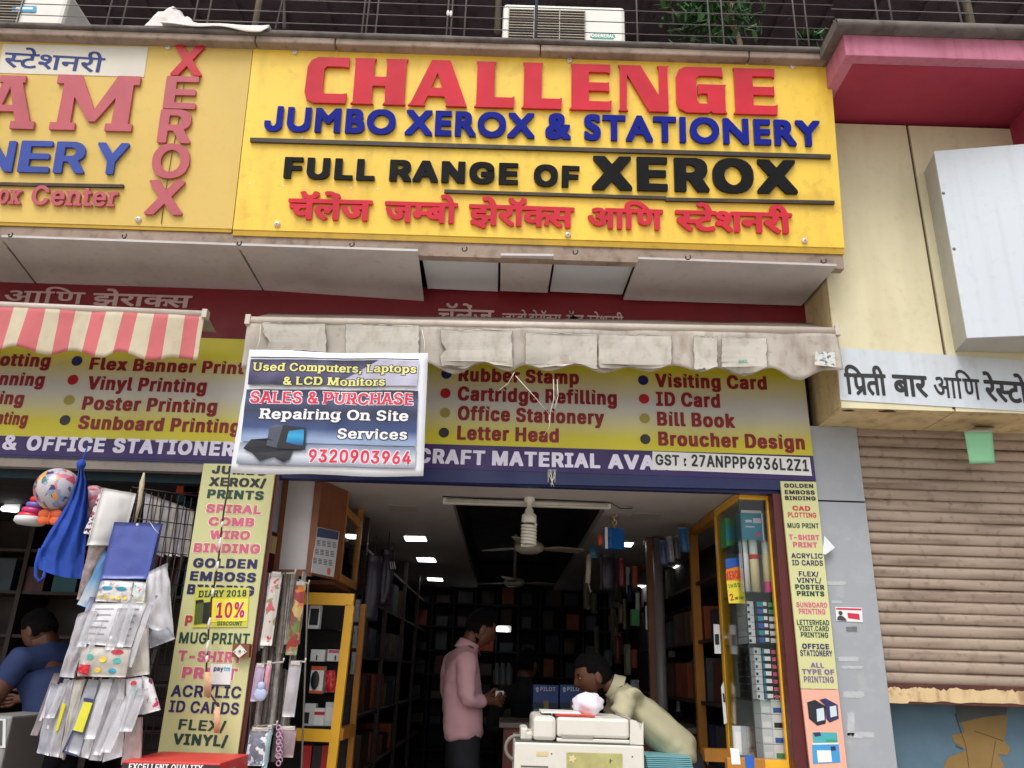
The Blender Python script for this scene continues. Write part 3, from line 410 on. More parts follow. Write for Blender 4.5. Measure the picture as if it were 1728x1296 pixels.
HS 0.718 &B&G&E%y&U%T&k%>(.%.(R%$)S%$)x%.*;%>*R%X*b%}*b&[*T&|*C(4*4(>)r(L(y(g(e(r(Y)$(e)7(q)@)$)E)3)A)A)8)K)-)S(t)Y(o*V(o*^(w*^);*V)S*H)m*;)z*#*-)f*6)G*;(P*9(2*0&s)~&Y)b&L)A&L(c&W(F&o(,(2&w)5&Y)E&Q)S&C)T&;)P&3)A&$)$%v(m%|(_&*(T&7(N&K(H&Q&K&R&E&O
HT 0.721 &>**&>)O&C)F(H)D(M)A(O%.(X%))S%+)X%4)X)A)^)D*])D*e)G*h)O*f*0*]*5&I*5&A*2
HU 0.816 &P**&P&C&Y%w&k%V(#%A(0%9(T%*(o%$)t%&*0%.*V%C*q%c*{%w+%&3+%**+!*2*w*5*%*5)x*/)w&Y)o&A)b&/)Q&!)=%x))%~(q&0(d&C(^&W([*0(R*5&[*5&S*2
HV 0.764 &4**&4)p&9)b(V%.(a%))[%))d%,+&)f+*)p+(*0*{*5*%*5)z*2)1&z)-&}(@*2(8*5&?*5&7*2
HW 1.048 &4**&5)l(4%2(8%,(@%))=%))E%,)t&s)x&l*@%B*H%,*P%)+M%)+U%,,V)h,W**,T*2,L*5+U*5+M*2*}(D*u(X*P***H*4)G*5)?*2(m(D(>*2(6*5&?*5&7*2
HX 0.757 &4%H&5%0&;%*(@%*(J%3)-&0)t%,)|%)*w%)+!%,+%%2+%%H*}%T)r(6*u)f*z)r*z*,*w*2*o*5)n*3)/)9)+);(K*4&I*5&A*2&>**&@)j(G(4&7%P
HY 0.753 &6**&6)n&;)d(T&^(W%.(a%))[%+)a%4)b&`*})h+#)p*~*0*u*5)z*5)r*2)-)#(D*2(<*5&A*5&9*2
H/ 0.447 &2$r&3$Y&9$S(.$R(9$Y)I)|)J*<)C*D(N*E(D*>
H- 0.727 &u(2&u&U&|&M*(&L*2&S*3(2*,(<(#(=&x(:
GJ 0.617 &H&`&H&7&J%{&Q%e&Y%T&a%J&j%A&z%6(*%0(@%)(P%&(}%&)C%.)S%6)e%B)t%T)|%e*&%{*)&7*)***&*0)|*3)9*3)5*2)1*.)0&E)+&3(}&!(o%v(g%t(Z%x(N&$(D&9(A&E(A&b(<&h&O&i&J&f
GY 0.676 &4)~&4)h&9)`(P(((R%0(V%,(Z%+)I%,)M%0)N%4)O((*g)`*l)h*k*%*g***c*+)l**)a)|)()3(})-(=)~(4**&=*+&7*)
GU 0.780 &P)~&P&O&R&7&_%o&h%a&u%P(!%F(:%8(N%0(i%))&%&)d%)*%%0*F%>*X%K*r%k*w%w+#&9+%&M+%)~+#*(*y*+*4*+*0***,*%*+(#*)&v*)&^*%&Q)x&;)l&/)Y&$)E%{)9%y(}&!(m&+(d&1(V&A(P&Q(M&`(L*%(H**(D*+&Y*+&S*)
GB 0.635 &X)~&Y%0&^%,&b%+)1%+)Y%0)j%4)~%>*3%J*@%Z*J%o*O&+*O&M*H&j*B&v*;(#*0(/)}(:)|(<*,(P*1(c*1)=*,)M*#)[)r)m)f)v)Q*#)3*+&b*+&[*) (S&$(S&^(V&c(w&c)5&[)D&S)N&E)M&;)G&1)=&))3&$({%|(X%|(U%} (S(Z(S)3(U)7(g)8(y)3)%)/)/)$)2({)1(s))(e(w(](i(W(X(U(U(V
GE 0.572 &X)~&Y%0&^%,&b%+*(%,*,%0*-%4*-%s*,%w*(%{(X%|(U%}(S&$(S&^(V&c)v&c)z&d)~&h*!(L)|(S)v(U(V(U(S(Z(S)3(T)6(X)8)~)9*%)=*&)A*%*%)~**)z*+&b*+&[*)
G& 0.697 &@&;&@%y&C%i&I%X&P%L&a%<&l%4&x%.(,%)(>%&(_%&(q%))3%3)U%G)Y%E)k%0)r%+*k%+*o%,*s%0*t%H*q%P*?&/*@&3*T&Q*e&r*h&|*g(8*c(<*_(=)r(=)l(8)^&|)Y&{)T(#)T(*)i(>)x(V*!(q*!)5)x)Q)p)a)Z)t)I)|)3*$(]*$(N)~(@)z(4)t(+)n&x)_&p)O&k)A&i)/&i(s&p(R&}(8&V&p&M&d&C&K (@&/(H&<(R&F(]&L(g&D(t&3(r&/(i&)(R%{(H&#(B&+ (h)$(k)+(u)0(y)/(~)+)%)!(y(q(s(n(o(s
GR 0.676 &X)~&X%4&Z%.&b%+(L%+(P%,(T%0(U&W(X&[(_&Y(o&N)!&<)l%,*c%+*i%-*l%4*k%N*J%})z&f)i&|)z(3*#(>**(N*-(]*-)-*+);*%)K)w)`)h)o)U){)G*#))*+&b*+&[*) (U(X(V)8(Z):(i)7(w)2)$),)*)$).(u)+(l)$(c(y(](k(V(Z(S(W(T
GM 0.853 &V)~&V%4&X%.&`%+(J%+(N%,(R%0(T(B(X(A)7&T)=&R)^&R)b&S)i&Y*D(B*F(B*G(<*H%0*L%,*P%++;%++A%-+D%4+D)~+B*(+;*+*N**)T(y)M(s)D({(L**&^*+&X*(
GN 0.853 &V)~&V%4&X%.&`%+(F%+(J%,(N%0(O(>(P(D(R(D*P%-*V%++9%++?%-+B%4+B)~+@*(+9*+*R*+*N***J*%*I&t*H&n*F&n(H*)(B*+&`*+&Y*)
GX 0.780 &4%H&4%2&9%,(6%,);&B)B&=*7%6*B%,+9%++?%-+B%4+A%L)z(0*$(<+7)f+8)~+6*(+/*+*8***+)z)B)$);(|(I)~(@**&I*+&C*)&@)~&A)d(O(@(Y(2(S((&9%S
GT 0.676 &<)~&<)A&=)=&A)9(L)8(Q)5(R%0(V%,(Z%+)I%,)M%0)N%4)N)5)S)8*_)9*c)=*d)A*c*%*_***Z*+&E*+&?*)
GI 0.322 &X)~&X%2&[%-&b%+(L%+(Q%.(S%4(S*#(P*)(J*+&b*+&[*)
GA 0.739 &2%H&2%2&7%,(,%,(0%0(T&)(X&1)`&2)d&1)g&-*-%:*2%1*8%,+&%+++%,+/%0+/%L)U*#)O*,(o*-(k*,(e*% (|(()+(E)/(H);(0)=(%)$($(}(%
GS 0.530 &F)3&F(o&L(R&^(7&|&z(R&Y(e&L(s&;(v&3(s&-(k&#(V%y(B&!(0&-&~&8&n&I&M&I&I&E&H&A&I%J&O%D&h%5&|%.(4%)(H%&(m%&)$%))5%.)E%6)P%>)`%N)k%a)p%q)s&))s&C)l&h)^($)F(<(U(m(F(|(C))(H)0(P)6(]):(e):(})1)?(y)`(y)d(})e)$)d)p)[)x)K*$))*/(B*/(,**&r)|&g)t&W)e&M)Q&I)E
GO 0.895 &H(8&H&z&M&U&U&9&f%w&y%_(:%F(X%6({%+)G%&)d%&*2%+*T%6*q%D++%U+E%s+W&7+c&Y+e&p+e(D+c(Z+W(}+I);+:)O+-)]*s)n*T)~*0*-)t*/)9*/)!*-(Z)~(6)j&t)N&a)5&U(y&M(_ (G(*(J(<(P(P(Z(c(i(u({)&)3)2)Q):)`):)|)1*6)$*B(x*R(e*](R*f(4*f&~*]&b*K&E*4&1)x&$)`%z)M%z)5&$(}&/(k&<(]&M(Q&`
Sv 0.600 %|)&&#(k&((e&/(b&I(b&N(](D%>(I%6(R%3)-%3)8%:*1(_*6(b*N(b*V(e*Z(i*`(}*`))*^)-*R)2)/)2)%)/)!)+(~(})&(i)/(c)8(a)9(](s&Y(o&P(m&O(k&Q(E(](F(a(P(c(X(i(^(}(^))(Z).(P)2&-)2&!).
S8 0.687 &X&M&X&)&^%u&h%c&q%V(%%H(J%6(q%/)9%/)K%1)^%6)r%=*/%N*>%^*J%s*Q&/*Q&G*J&d*@&v)}(8*!(<*4(M*=(]*B(m*E)&*C)=*>)K*6)[*,)i)r)z)Y**)7*1(q*1(_*.(F*&(-)t&v)a&p)W&h)E&e)7&e(s&l(]&v(K(,(8&z(-&f&r&`&f (K&9(K&G(N&O(Y&d(i&n)$&u);&p)L&f)X&U)_&?)Y&-)O%y)C%q)+%j(q%m(^%u(P&) (V)$(X)1(a)B(o)M)$)R)5)O)E)F)M)9)R)&)O(s)E(a);(X)1(T)&(R(s(V(c(a(Z(o
S& 0.680 &L&K&L&)&S%o&[%a&e%T&v%F(0%9(@%4(]%/)!%/)G%6)Q%3*{%3+&%6++%:++%H+&%X+#%]*w%`*R%a*?%w*?%{*L&9*Q&G*U&`*U&x*S&~*H(&)p(%)h&|)e&f)b&b)]&f);(4)=(9)_(T)n(i)v(y)y)&)y)G)v)S)k)h)W)z)I*&)9*,)+*/(]*/(F**(-)z&v)f&n)W&i)I&g)9&i({&n(m&v(](-(@&^&s&Q&^ (?&3(@&C(F&Q(Q&`(Z&e(_&c)4&&):%y)5%u)$%m(m%h(a%k(R%q(H%z(B&) (Y)1(Z);(a)I(m)Q(u)R({)O)))C),)9)()+(}(|(m(n(i(n(a(y
S1 0.687 &i%c&i%<&m%6&t%3*>%3*F%6*J%:*K%c*J%g*F%k*>%n)`%n)Z%q)Z)|)Y*#)U*()M*+(e**(]*%&})W&p)K&o(u&r(p&x(m(1(m(c)4(g)3(h%s(g%p(c%n&t%n&l%j
Sa 0.600 &J&;&J%s&S%Z&h%C(#%6(>%/(o%/)&%3*>%3*F%6*J%:*K%F*E%Z*>%_*,%`*&%c*&(6*$(H)|(X)r(l)e(y)G)-)+)4(N)4(0)+&|)!&m(u&Y(_&Q(N&Q(F&W(@(#(3(6(3(>(7(I(H(T(P(e(W(u(W)$(R).(J)4(:)4(.)+()(F&}&|&s&g&h&T&U&M&G (;&&(<&/(@&7(F&=(N&A(g&H))&L)1&L)4&I)4&7).&&)$%v(s%m(c%h(V%h(N%k(F%o(@%t
SR 0.682 &8)~&9)t&>)b&G)]&Y)]&])W&]%e&Y%`&E%_&=%X&8%D&8%<&;%7&E%3(i%3(t%8(v%<(v%F(p%Z(i%_(V%`(Q%c(Q&W(R&Z(V&])!&])+&Q)R%e)Q%a)H%])D%V)@%>)A%:)E%6)M%3*w%3+%%8+(%<+(%D+!%X*{%]*u%`*X%`*R%c)z&f)z&j*1&v*?((*J(8*R(L*W(g*W(}*R)9*F)U*8)h*;)~*8*)*.*-&E*-&;*) (Q(@(Q)I(S)M)+)N)G)G)U)>)`)+)c({)c(g)^(U)T(H)I(A)1(;(V(;(S(<
Sm 0.903 &4)&&5(y&:(g&C(b&U(b&X(]&X%e&U%`&A%_&9%X&4%D&5%:&9%6&A%3(a%3(m%7(y%3*<%3*H%7*T%3+t%3+|%6,#%:,$%F+{%Z+t%_+b%`+]%c+](H+Q(g+E(x+7)&+!)1*m)6*B)6*.)1)r)$)f(y)b(z)O)-)A)3)3)6(m)6(X)2&?)2&7). (I%e(I(((L(6(R(D(Y(N(k(V(w(V)+(M)4(8)4%c)/%`(w%^(r%Z(m%P(e%](_%`(L%` *$%e*$(,*((8*.(F*4(N*D(V*P(V*b(N*g(F*l(8*l%c*g%`*R%^*M%Z*H%P*@%]*:%`*(%`
So 0.635 &L&v&L&I&N&;&U&!&b%g&j%[(#%F(8%9(N%2(]%/)3%/)A%2)[%;)x%O**%`*5%q*>&/*C&G*C&x*>(4*7(J*,(^)t(t)`)%)C)1)5)4(X)4(@)-(,)!&p(l&[(N&Q(4 (=&^(@&v(I(8(R(E(c(R(s(W({(W)-(R)5(M)C(<)I(0)O&x)R&f)R&W)M&?)H&/)?%|)3%q)&%k(u%h(i%k(Z%r(R%z(H&/(@&I
S% 0.994 *-&A*-%o*3%X*<%I*E%@*_%2*u%-+5%-+I%2+]%<+m%L+t%X+{%s+{&=+x&K+r&[+h&k+Y&v+I&~+5(&*u(&*e(#*R&y*C&n*8&`*2&S &o%D&o%<&q%8&|%3)=%3)H%8)J%<)J%D)F%V)D%Z)=%a)=%c+M)t+P)|+M*&+C*+*o*+*i*)*c*$(H%d(B%`(#%`&x%]&t%X *t%{*t&7*y&E+!&M+)&M+/&E+4&3+4&!+1%q++%e+&%b+!%c*y%k &g)G&g(}&p(a(#(K(.(D(@(<(L(9(u(9)/(?);(G)M(Y)W(s)X)O)S)`)M)l)D)x)7*%)$*.(u*1(J*1(:*,(.*%&z)u&p)f&j)U (Q)3(Q);(V)M(])X(c)Y(j)Q(n)C(n))(k(y(e(o(a(m(](o(T)!
Su 0.628 &4)&&5(y&:(g&A(c&S(b&X(_&X&)&^%q&e%_&m%R&z%E(:%6(N%1({%1))%3*J%3*U%8*W%<*W%F*Q%Z*H%`*6%`*3%e*3(]*6(b*J(c*R(i*W(}*V)+*S)/*J)2)+)2)!)/({)+(z({)#(g)+(c)=(b)B(_)B&?)=&-)2%w)$%o(q%k(a%p(U%y(O&&(I&=(I(_(N(b(a(c(h(g(n({(m)+(i)/(a)2&A)2&7).
SS 0.678 &N&=&P&)&U%w&`%c&i%V(#%D(<%8(H%4(a%/)G%/)j%8*.%I*B%^*H%g*P%w*T&)*U&Q*P&b*J&n*D&w*4(+)r(=)K(J(k(](_(c(P(o(K({(K)+(R);(_)G(s)O)&)R)A)K)M)D)U);)`)!)h(y*H(y*P)!*Q)1*J)I*=)`*-)p)r*!)W*,)9*1(q*1(R*,(<*$(#)s&q)f&h)Z&[)A&X)5&X(o&[(c&b(T&o(B&}(6(@($)C&d)S&[)^&R)b&I)c&7)[&&)O%w)7%m(}%j(c%q(R%z(H&-(B&A(:&G&Y&H&Q&D
SU 0.776 &8)~&9)t&>)b&E)^&W)]&])Y&]&K&`&9&f&$&j%w&v%d(2%K(>%C(c%4(}%/)W%/)h%2*%%9*:%D*I%N*^%c*g%q*o&$*u&;*v)W*y)]+/)]+8)b+>)v+>*#+<*(+1*-)l*-)d**)`*%)_)v)e)b)n)]*#)]*&)W*&&Q)|&9)q&&)^%t)C%l)3%l(y%s(g&!(_&-(W&9(Q&M(Q)W(T)](g)](p)b(v)v(u*%(q**(i*-&E*-&;*)
SH 0.775 &8)~&9)t&>)b&G)]&Y)]&])W&]%e&Y%`&E%_&=%X&8%D&8%<&;%7&E%3(i%3(t%8(v%<(v%F(p%Z(i%_(V%`(Q%c(Q&n(R&q(V&s)~&s*%&q*&%c)~%`)l%_)d%X)_%D)`%:)d%6)l%3+1%3+<%8+>%<+>%F+8%Z+/%`*y%`*v%e*v)W*y)]+1)^+9)d+>)x+>*#+;*)+1*-)l*-)a*()_*#)_)v)e)b)l)^)~)]*&)Y*&(V*%(S)~(Q(V(Q(R(S(Q)Y(V)](i)^(q)d(v)x(u*%(q**(i*-&E*-&;*)
S0 0.687 &T(@&V&`&[&E&d&)&p%k&{%Z(2%G(@%>(X%4(q%/)7%/)I%2)W%6)q%B*,%W*8%i*H&1*Q&W*S&j*S(R*Q(e*J)&*B)?*:)O*&)j)l)|)[*()G*/)7*1(s*1(R**(9)z&|)c&r)S&f);&^)!&X(i (G&r(G(J(I(](T)&(])7(l)I)!)Q)1)O)=)I)G)?)U)$)_(c)c(B)c&z)_&Y)U&;)K&&)A%v)1%m)$%k(s%o(l%s(a&!(T&9(L&S
SQ 0.798 &P(J&P&p&[&?&g&$&r%q&z%f(4%P(F%D(V%<(y%1)/%/)S%/)t%3)y%0*-$v*6$q*q$q*y$t*}$x*}%#*X%V*Y%Z*k%l*y&&++&K+2&p+2(L+0(]+$)&*s)C*f)U*F)r*(*%)h*.)S*1)/*1({*/(g**(R*!(F)x(/)h&y)U&j)?&Y(w (C&z(C(D(H(](N(o(`)1(k)<(y)E)+)K)A)P)^)I)t)<*%).*0(y*;(]*?(H*@(.*?&t*:&^*2&G*,&<**&;*%&<)r&P)h&V)-&V)&&S)!&O(~&I)$&C)F%s)G%o)E%m)3%o(|%u(l&!(`&/(N&M(F&h
SI 0.477 &J)|&J)Y&M)R&W)N(#)N(&)M())I()%q(#%n&U%n&M%j&J%c&K%:&O%6&W%3)G%3)O%6)S%:)T%>)T%c)R%i)I%n(}%n(z%o(x%s(x)I(y)L(})N)G)N)Q)R)T)Y)S*#)O*()G*+&W*+&M*&
Sp 0.648 &4)&&5(y&:(g&C(b&U(b&X(]&X$b&U$]&C$]&:$W&4$C&5$7&9$3&A$0(e$1(k$4(n$9(n$C(i$U(a$[(N$](I$`(J%:(k%/)A%/)Y%6)j%>)x%G*+%V*6%g*>%w*D&-*I&C*I&z*@(D*4(])x(x)d)*)O)1)A)4(k)4(a)2&A)2&7). (I&S(I&p(N(*(X(@(a(K(q(T)$(W)5(R)C(G)N(6)S(%)X&h)X&[)T&A)O&3)E%})<%s)3%m)!%h(o%m(d%s(X&$(P&5
Sg 0.649 &L&x&L&I&U&$&d%f&|%M(4%A(J%:(Z%7))%7)3%3)I%3)K%0)G$})?$r)-$h)!$e(k$e(Z$k(O$r(>%)(6%-(#%,&[$t&W$p&V$l&^$]&p$H(,$8(@$1(X$,)5$,)Y$5)l$=){$G*0$Z*:$r*?%2*Z%4*c%:*d%F*^%Z*T%`*B%`*?%e*?(]*B(b*V(c*_(i*d(}*c)+*_)/*V)2)7)2)-)4(T)4(<)-&z(x&d(_&W(H&O(. (=&b(B(%(H(6(S(H(_(P(q(W({(V)2(N)?(>)I(%)N&`)J&E)E&7)=&()1%y(u%p(c%u(V%|(L&-(D&=
SA 0.724 %z%D%{%:&!%6&)%3(T%4(Z%7(^%<(^%F(X%X(T%](F%a(E%c(P&)(V&5)b&6)g&3)v%c)t%a)h%])d%X)_%F)_%>)`%:)d%6)l%3+3%3+>%8+@%<+@%F+:%Z+1%`*s%`*n%e)j)W)k)[)t)^)|)d*$)x*#*%)}**)t*-(F*-(;*((9*#(9)x(>)d(E)^(O)[(P)W(L)M&K%c&G%`&/%`&&%]&!%X (k&t)+(k)/(r)1(o)O&t)M&r)I&q(o&q
Sc 0.608 &L&v&L&G&S&)&V%{&b%g&k%Z(!%F(<%8(]%/)3%/)A%2)W%9)k%D)}%T*2%o*7&&*6&+*2&/)h&:)U&:)O&8)I&4)?%})3%q)&%k(y%h(i%k(]%q(R%z(H&.(B&A(=&b(D(*(P(C(c(R(o(V(y(W)1(P)?(B)H(0)Q(+)h(,**(4*6(<*7(B*2(P*!(i)h(})O)-)5)4(Z)4(@)-(,)!&p(l&[(N&Q(4
Sn 0.628 &4)&&5(y&:(g&C(b&U(b&X(]&X%e&U%`&A%_&9%X&4%D&5%:&8%6&A%3(a%3(i%6(m%:(n%F(h%Z(a%_(N%`(I%c(I&~(N(6(Y(J(g(R(w(W)+(S)5(K)?(8)B(,)B%c)=%`)+%_)#%Z(z%F({%:)!%6)+%3*J%3*U%8*W%<*W%F*Q%Z*J%_*8%`*3%c*3(@*,(X*&(e)r(z)h)$)W).)A)4(k)4(a)2&A)2&7).
Sr 0.421 &4)&&5(y&:(g&C(b&U(b&X(]&X%e&U%`&C%`&:%Z&4%F&5%:&9%6&A%3(a%3(i%6(m%:(n%>(n%F(i%X(a%_(L%`(I%e(I(%(K(2(V(F(d(P(w(U)$(S)9(S)B(X)D(_)C)-);)3)+)6(q)6(X)2&A)2&7).
Sd 0.648 &L&x&L&G&U%}&[%o&m%T&x%I(,%>(<%6(V%/))%/);%3*T%3*]%6*a%:*b%>*b%F*]%X*T%_*@%`*=%e*=)W*@)]*R)]*[)b*b)v*a*%*]***T*-)5*-)-**))*%)()~)()v)-)d)5)^)G)])L)Y)K)+)G)*)/)4(T)4(@)/(()!&m(k&`(X&W(H&Q(6 (=&^(?&v(H(6(R(F(X(M(g(T(w(W)-(Q)8(H)B(8)I(#)L&r)L&O)I&A)B&+);%|)1%r)!%k(u%h(i%k(Z%r(P%|(H&/(@&I
SP 0.676 &8)~&9)t&>)b&G)]&Y)]&])W&]%e&Y%`&G%`&>%Z&8%F&9%:&=%6&E%3(m%4(s%7(v%<(v%F(q%X(i%_(V%`(Q%c(R&R(V&T)G&T)l&^*#&h*8&w*F(.*N(>*U(X*U)+*P)=*K)K*8)f*;)x*:*%*6***.*-&E*-&;*) (Q(8(R)L(V)N)&)N)7)L)F)G)R)?)^)-)c(w)c(g)`(Z)[(N)S(B)C(8)3(3(V(3(S(4
S, 0.322 &N$Q&O$G&S$C&Y$@(*$@(5$G(X%i(X%q(U%u(L%x&p%x&h%u&d%r&a%k
St 0.377 &:)&&:(c&<(]&E(W&^(W&a(R&a%o&c%c&b%_&[%X&W%H&V%<&X%8&d%3(@%3(J%1)E%3)N%6)R%<)R%F)M%X)J%])C%`)-%`)!%i(y%l(Z%l(U%q(Q%}(Q(T(V(W({(W)((])*(c)*)&)()-({)2(V)2(R)4(Q)f(L)l(D)o&n)o&f)l&a)f&`)4&[)2&C)1&<)-
SC 0.766 &P(J&P&r&R&b&W&K&^&9&g&$&w%i(2%Q(F%D(a%8)-%/)S%/)r%4*(%:*D%H*P%Q*i%k*t%{*{&1+#&A+#&K+!&O*{&S*s&V*:&U*2&O*#&1)v&$)b%t)Q%o)?%l(}%u(i&%(`&/(V&=(N&M(H&`(C&z(C(B(H(](O(s(_)0(l)=(})G)+)K)A)P)Q)M)h)E)z)8**)$*2(m*:(g*s(f*{(i+!(m+#({*{)/*s)A*g)T*O)l*E)t*(*%)f*/)S*1)1*1(g**(F)x(-)f&y)U&j)?&Y(w
SO 0.798 &P(J&P&r&R&b&[&?&j%}&y%g(3%P(J%A(g%6)/%/)U%/)r%4*(%:*<%C*N%O*k%l*|&+++&K+2&p+2(L++(q*})1*i)R*P)k*<)y)x**)S*1)/*1({*/(g**(V*#(:)p&y)U&g);&Y(w (C&z(C(D(H(](N(o(`)1(k)<(y)E)+)K)A)P)^)I)t)<*%).*0(y*:(_*?(H*@(.*=&h*6&Q**&9)t&#)j%y)W%q)A%l)+%q(y%w(m&!(_&0(O&I(H&`
SY 0.713 %|)~%|)v&$)d&))`&1)]&O)]&S)Y(a&j(b%c(]%`(J%_(C%Z(=%F(=%<(?%8(J%3)l%3)u%6)x%:)y%D)t%X)l%_)Y%`)T%c)U&j*c)[+))]+/)`+3)d+8)x+8*#+6*(++*-)`*-)W**)R*#)S)t)W)d)b)[)b)Y)1(d)-(a))(e(T)Y(T)[(_)d(c)t(d*#(_**(V*-&-*-&!*)
Se 0.620 &L&v&L&I&N&9&Z%q&g%_&~%G(B%6(_%/)7%/)M%4)h%?)t%G*,%[*6%o*9%}*4&&)j&2)U&2)K&.)?%v)5%o(}%h(s%i(a%n(S%w(L&$(B&;(@&E(D&H*0&H*8&K*<&O*=&z*;(.*6(@*-(V*$(c)j(z)M)-)3)4(X)4(@)-(,)!&o(k&^(R&S(: (A(((H(:(R(H(a(R(q(W)&(T)2(N)?(>)H(()G($)C(!(F(!(B(#
SE 0.640 &])|&^%:&b%6&j%3*2%3*:%6*?%<*?%c*=%i*6%m(V%n(R%p(Q&l(S&p**&r*0&u*3&z*3(D*0(K*%(O(S(P(Q(T(Q)I(R)L(V)N*6)O*<)R*?)W*>*#*:*(*2*+&j*+&`*&
Ss 0.566 &L%}&S%d&b%O&x%>(4%4(J%/)$%/)3%2)E%8)c%H)t%])z%i*!%{*!&5)z&E)t&Q)c&d)K&p);&v(_(((P(.(H(8(G(B(J(J(R(R(Z(V(k(Y(u(V)!(Q)+(F)0(<)9(6)M(5)j(<)u(@)x(D)y(H)v(V)l(j)W(~)K)))=)/)+)4(J)4(2)-&s({&d(l&^(c&U(L&T(.&^&t&o&`(.&P)$&9),&1)/&$)+%w)$%q(y%l(i%h(]%i(K%o(D%w(;&/(2&4&~&4&U&+&N&&
SM 0.928 &8)~&9)t&>)b&G)]&Y)]&])W&]%e&Y%`&E%_&=%X&8%D&9%:&<%6&E%3(g%3(o%6(s%:(t%F(n%Z(g%_(T%`(O%c(P(0(T(,)=%9)A%6)I%3)x%3*#%6*,%@*m(-*q(1*r%c*m%`*Z%_*S%Z*M%F*N%:*R%6*Z%3+|%3,+%8,-%<,-%F,&%Z+z%`+h%`+e%e+e)W+h)]+|)^,()d,-)x,,*%,)**+|*-*D*-*9*(*7*#*7)x*<)d*D)^*M)[*N)W)h&b)b&U)^&[(t)W(t)[(~)^)))d).)x).*#)+*)(}*-&E*-&;*)
Si 0.293 &X)&&X%<&]%6&d%3(@%4(G%8(I%>(I))(E)/(>)2&f)2&[). &P)r&Q)d&W)W&d)M&n)H(6)I(F)R(L)Y(Q)d(Q)v(N)~(A*0(6*5&p*5&h*3&_*.&V*%
SX 0.717 %~%D%~%<&#%8&/%3(X%3(a%6(f%<(f%F(a%X(W%a(X%e)-&M)3&H)`%c)^%_)W%X)R%F)R%<)W%6)`%3++%3+5%7+8%<+8%D+2%Z+)%`*g%`*`%c)f(()^(6*Z)[+!)]+,)b+2)v+2*#+0*(+$*-)Y*-)Q**)L*#)L)v)Q)d)Y)])Z)Y)2({)-(x(a)W(`)[(i)d(n)v(n*#(i**(a*-&7*-&-*)&**#&*)x&0)b&9)]&^)[([(4&W%c&S%`&3%`&+%]&&%X
SN 0.784 &8)~&9)t&>)b&G)]&Y)]&])W&]%e&Y%`&E%_&=%X&8%D&8%<&;%7&E%3(i%3(q%6(u%:(v%F(p%Z(g%`(T%`(Q%e(Q(N(Q(T(T(U)e%e)e%a)[%X)V%F)V%<)Z%6)d%3+5%3+@%8+B%<+B%F+<%Z+3%`*}%`*z%e*z)W*})]+5)^+=)d+B)x+B*#+?*)+5*-)p*-)h**)d*%)c)v)i)b)r)]*()]*+)W**&f*%&h(t)W(t)[(})d)$)t)%*#(~**(u*-&E*-&;*)
ST 0.681 &J)|&J)W&M)R&S)O(T)N(Y)K(Y%e(V%`(D%`(;%Z(5%F(6%:(:%6(B%3)d%3)l%6)p%:)q%>)q%F)l%X)d%_)O%`)L%e)L)K)Q)N*N)N*T)P*Y)S*[)W*Z*#*V*(*N*+&W*+&M*&
SL 0.605 &8)~&9)t&>)b&G)]&Y)]&])W&]%>&_%8&j%3**%3*3%6*7%<*7%c*5%i*.%m(V%n(Q%q(Q)W(T)](g)](p)b(v)v(v*#(t*((i*-&E*-&;*)
Sx 0.585 &#%D&$%:&)%6&/%3(Z%4(c%:(d%F(_%X(V%`(U%c(f%{(k&!(~%c(}%`(u%X(p%F(q%:(x%4*F%3*O%6*R%:*S%D*M%Z*D%`)|%a);&b)G&v)x(a*@(b*I(g*O({*O))*M)-*B)2(y)2(s)0(k)+(c)0(])2&7)2&.)/&+)+&*(}&0(g&9(b&W(b&^(`(((((<&d&W%a&5%`&-%]&)%X ([(_(](b(e(i(i(w(k(y(m(w(q(i(y(b(z(_(k(H(g(K
S2 0.687 &a))&b(u&j(o(H(o(N(r(Q(w(V)1(b)E(o)M)$)R)7)M)C)F)I)?)N)7)R)&)R(w)M(g)?(M))(3&b%c&a%>&c%8&n%3*<%3*F%7*I%>*I%e*F%j*@%m(w%n(s%o(s%q({%|)H&I)s&x*((2*4(D*<(T*C(k*C)7*>)G*9)S*()k)j)~)Q*,)5*1(q*1(V*,(:)|(,)s&w)b&j)K&d)9
SD 0.755 &8)~&9)t&>)b&G)]&Y)]&])W&]%e&Y%`&G%`&>%Z&8%F&8%<&:%8&E%3**%3*3%6*7%<*6%P*H%`*X%r*a&!*m&;*v&Y*z&x*z(D*x(X*s(o*k)+*c);*V)N*8)l*9)~*7*(*,*-&E*-&;*) (Q%s(Q)K(V)N({)N)3)L)E)G)^);)o)+){(s*%(]*+(B*+&|*)&l)~&S)x&E)l&2)Y&!)I%w)/%p(w%n(V%n(S%o
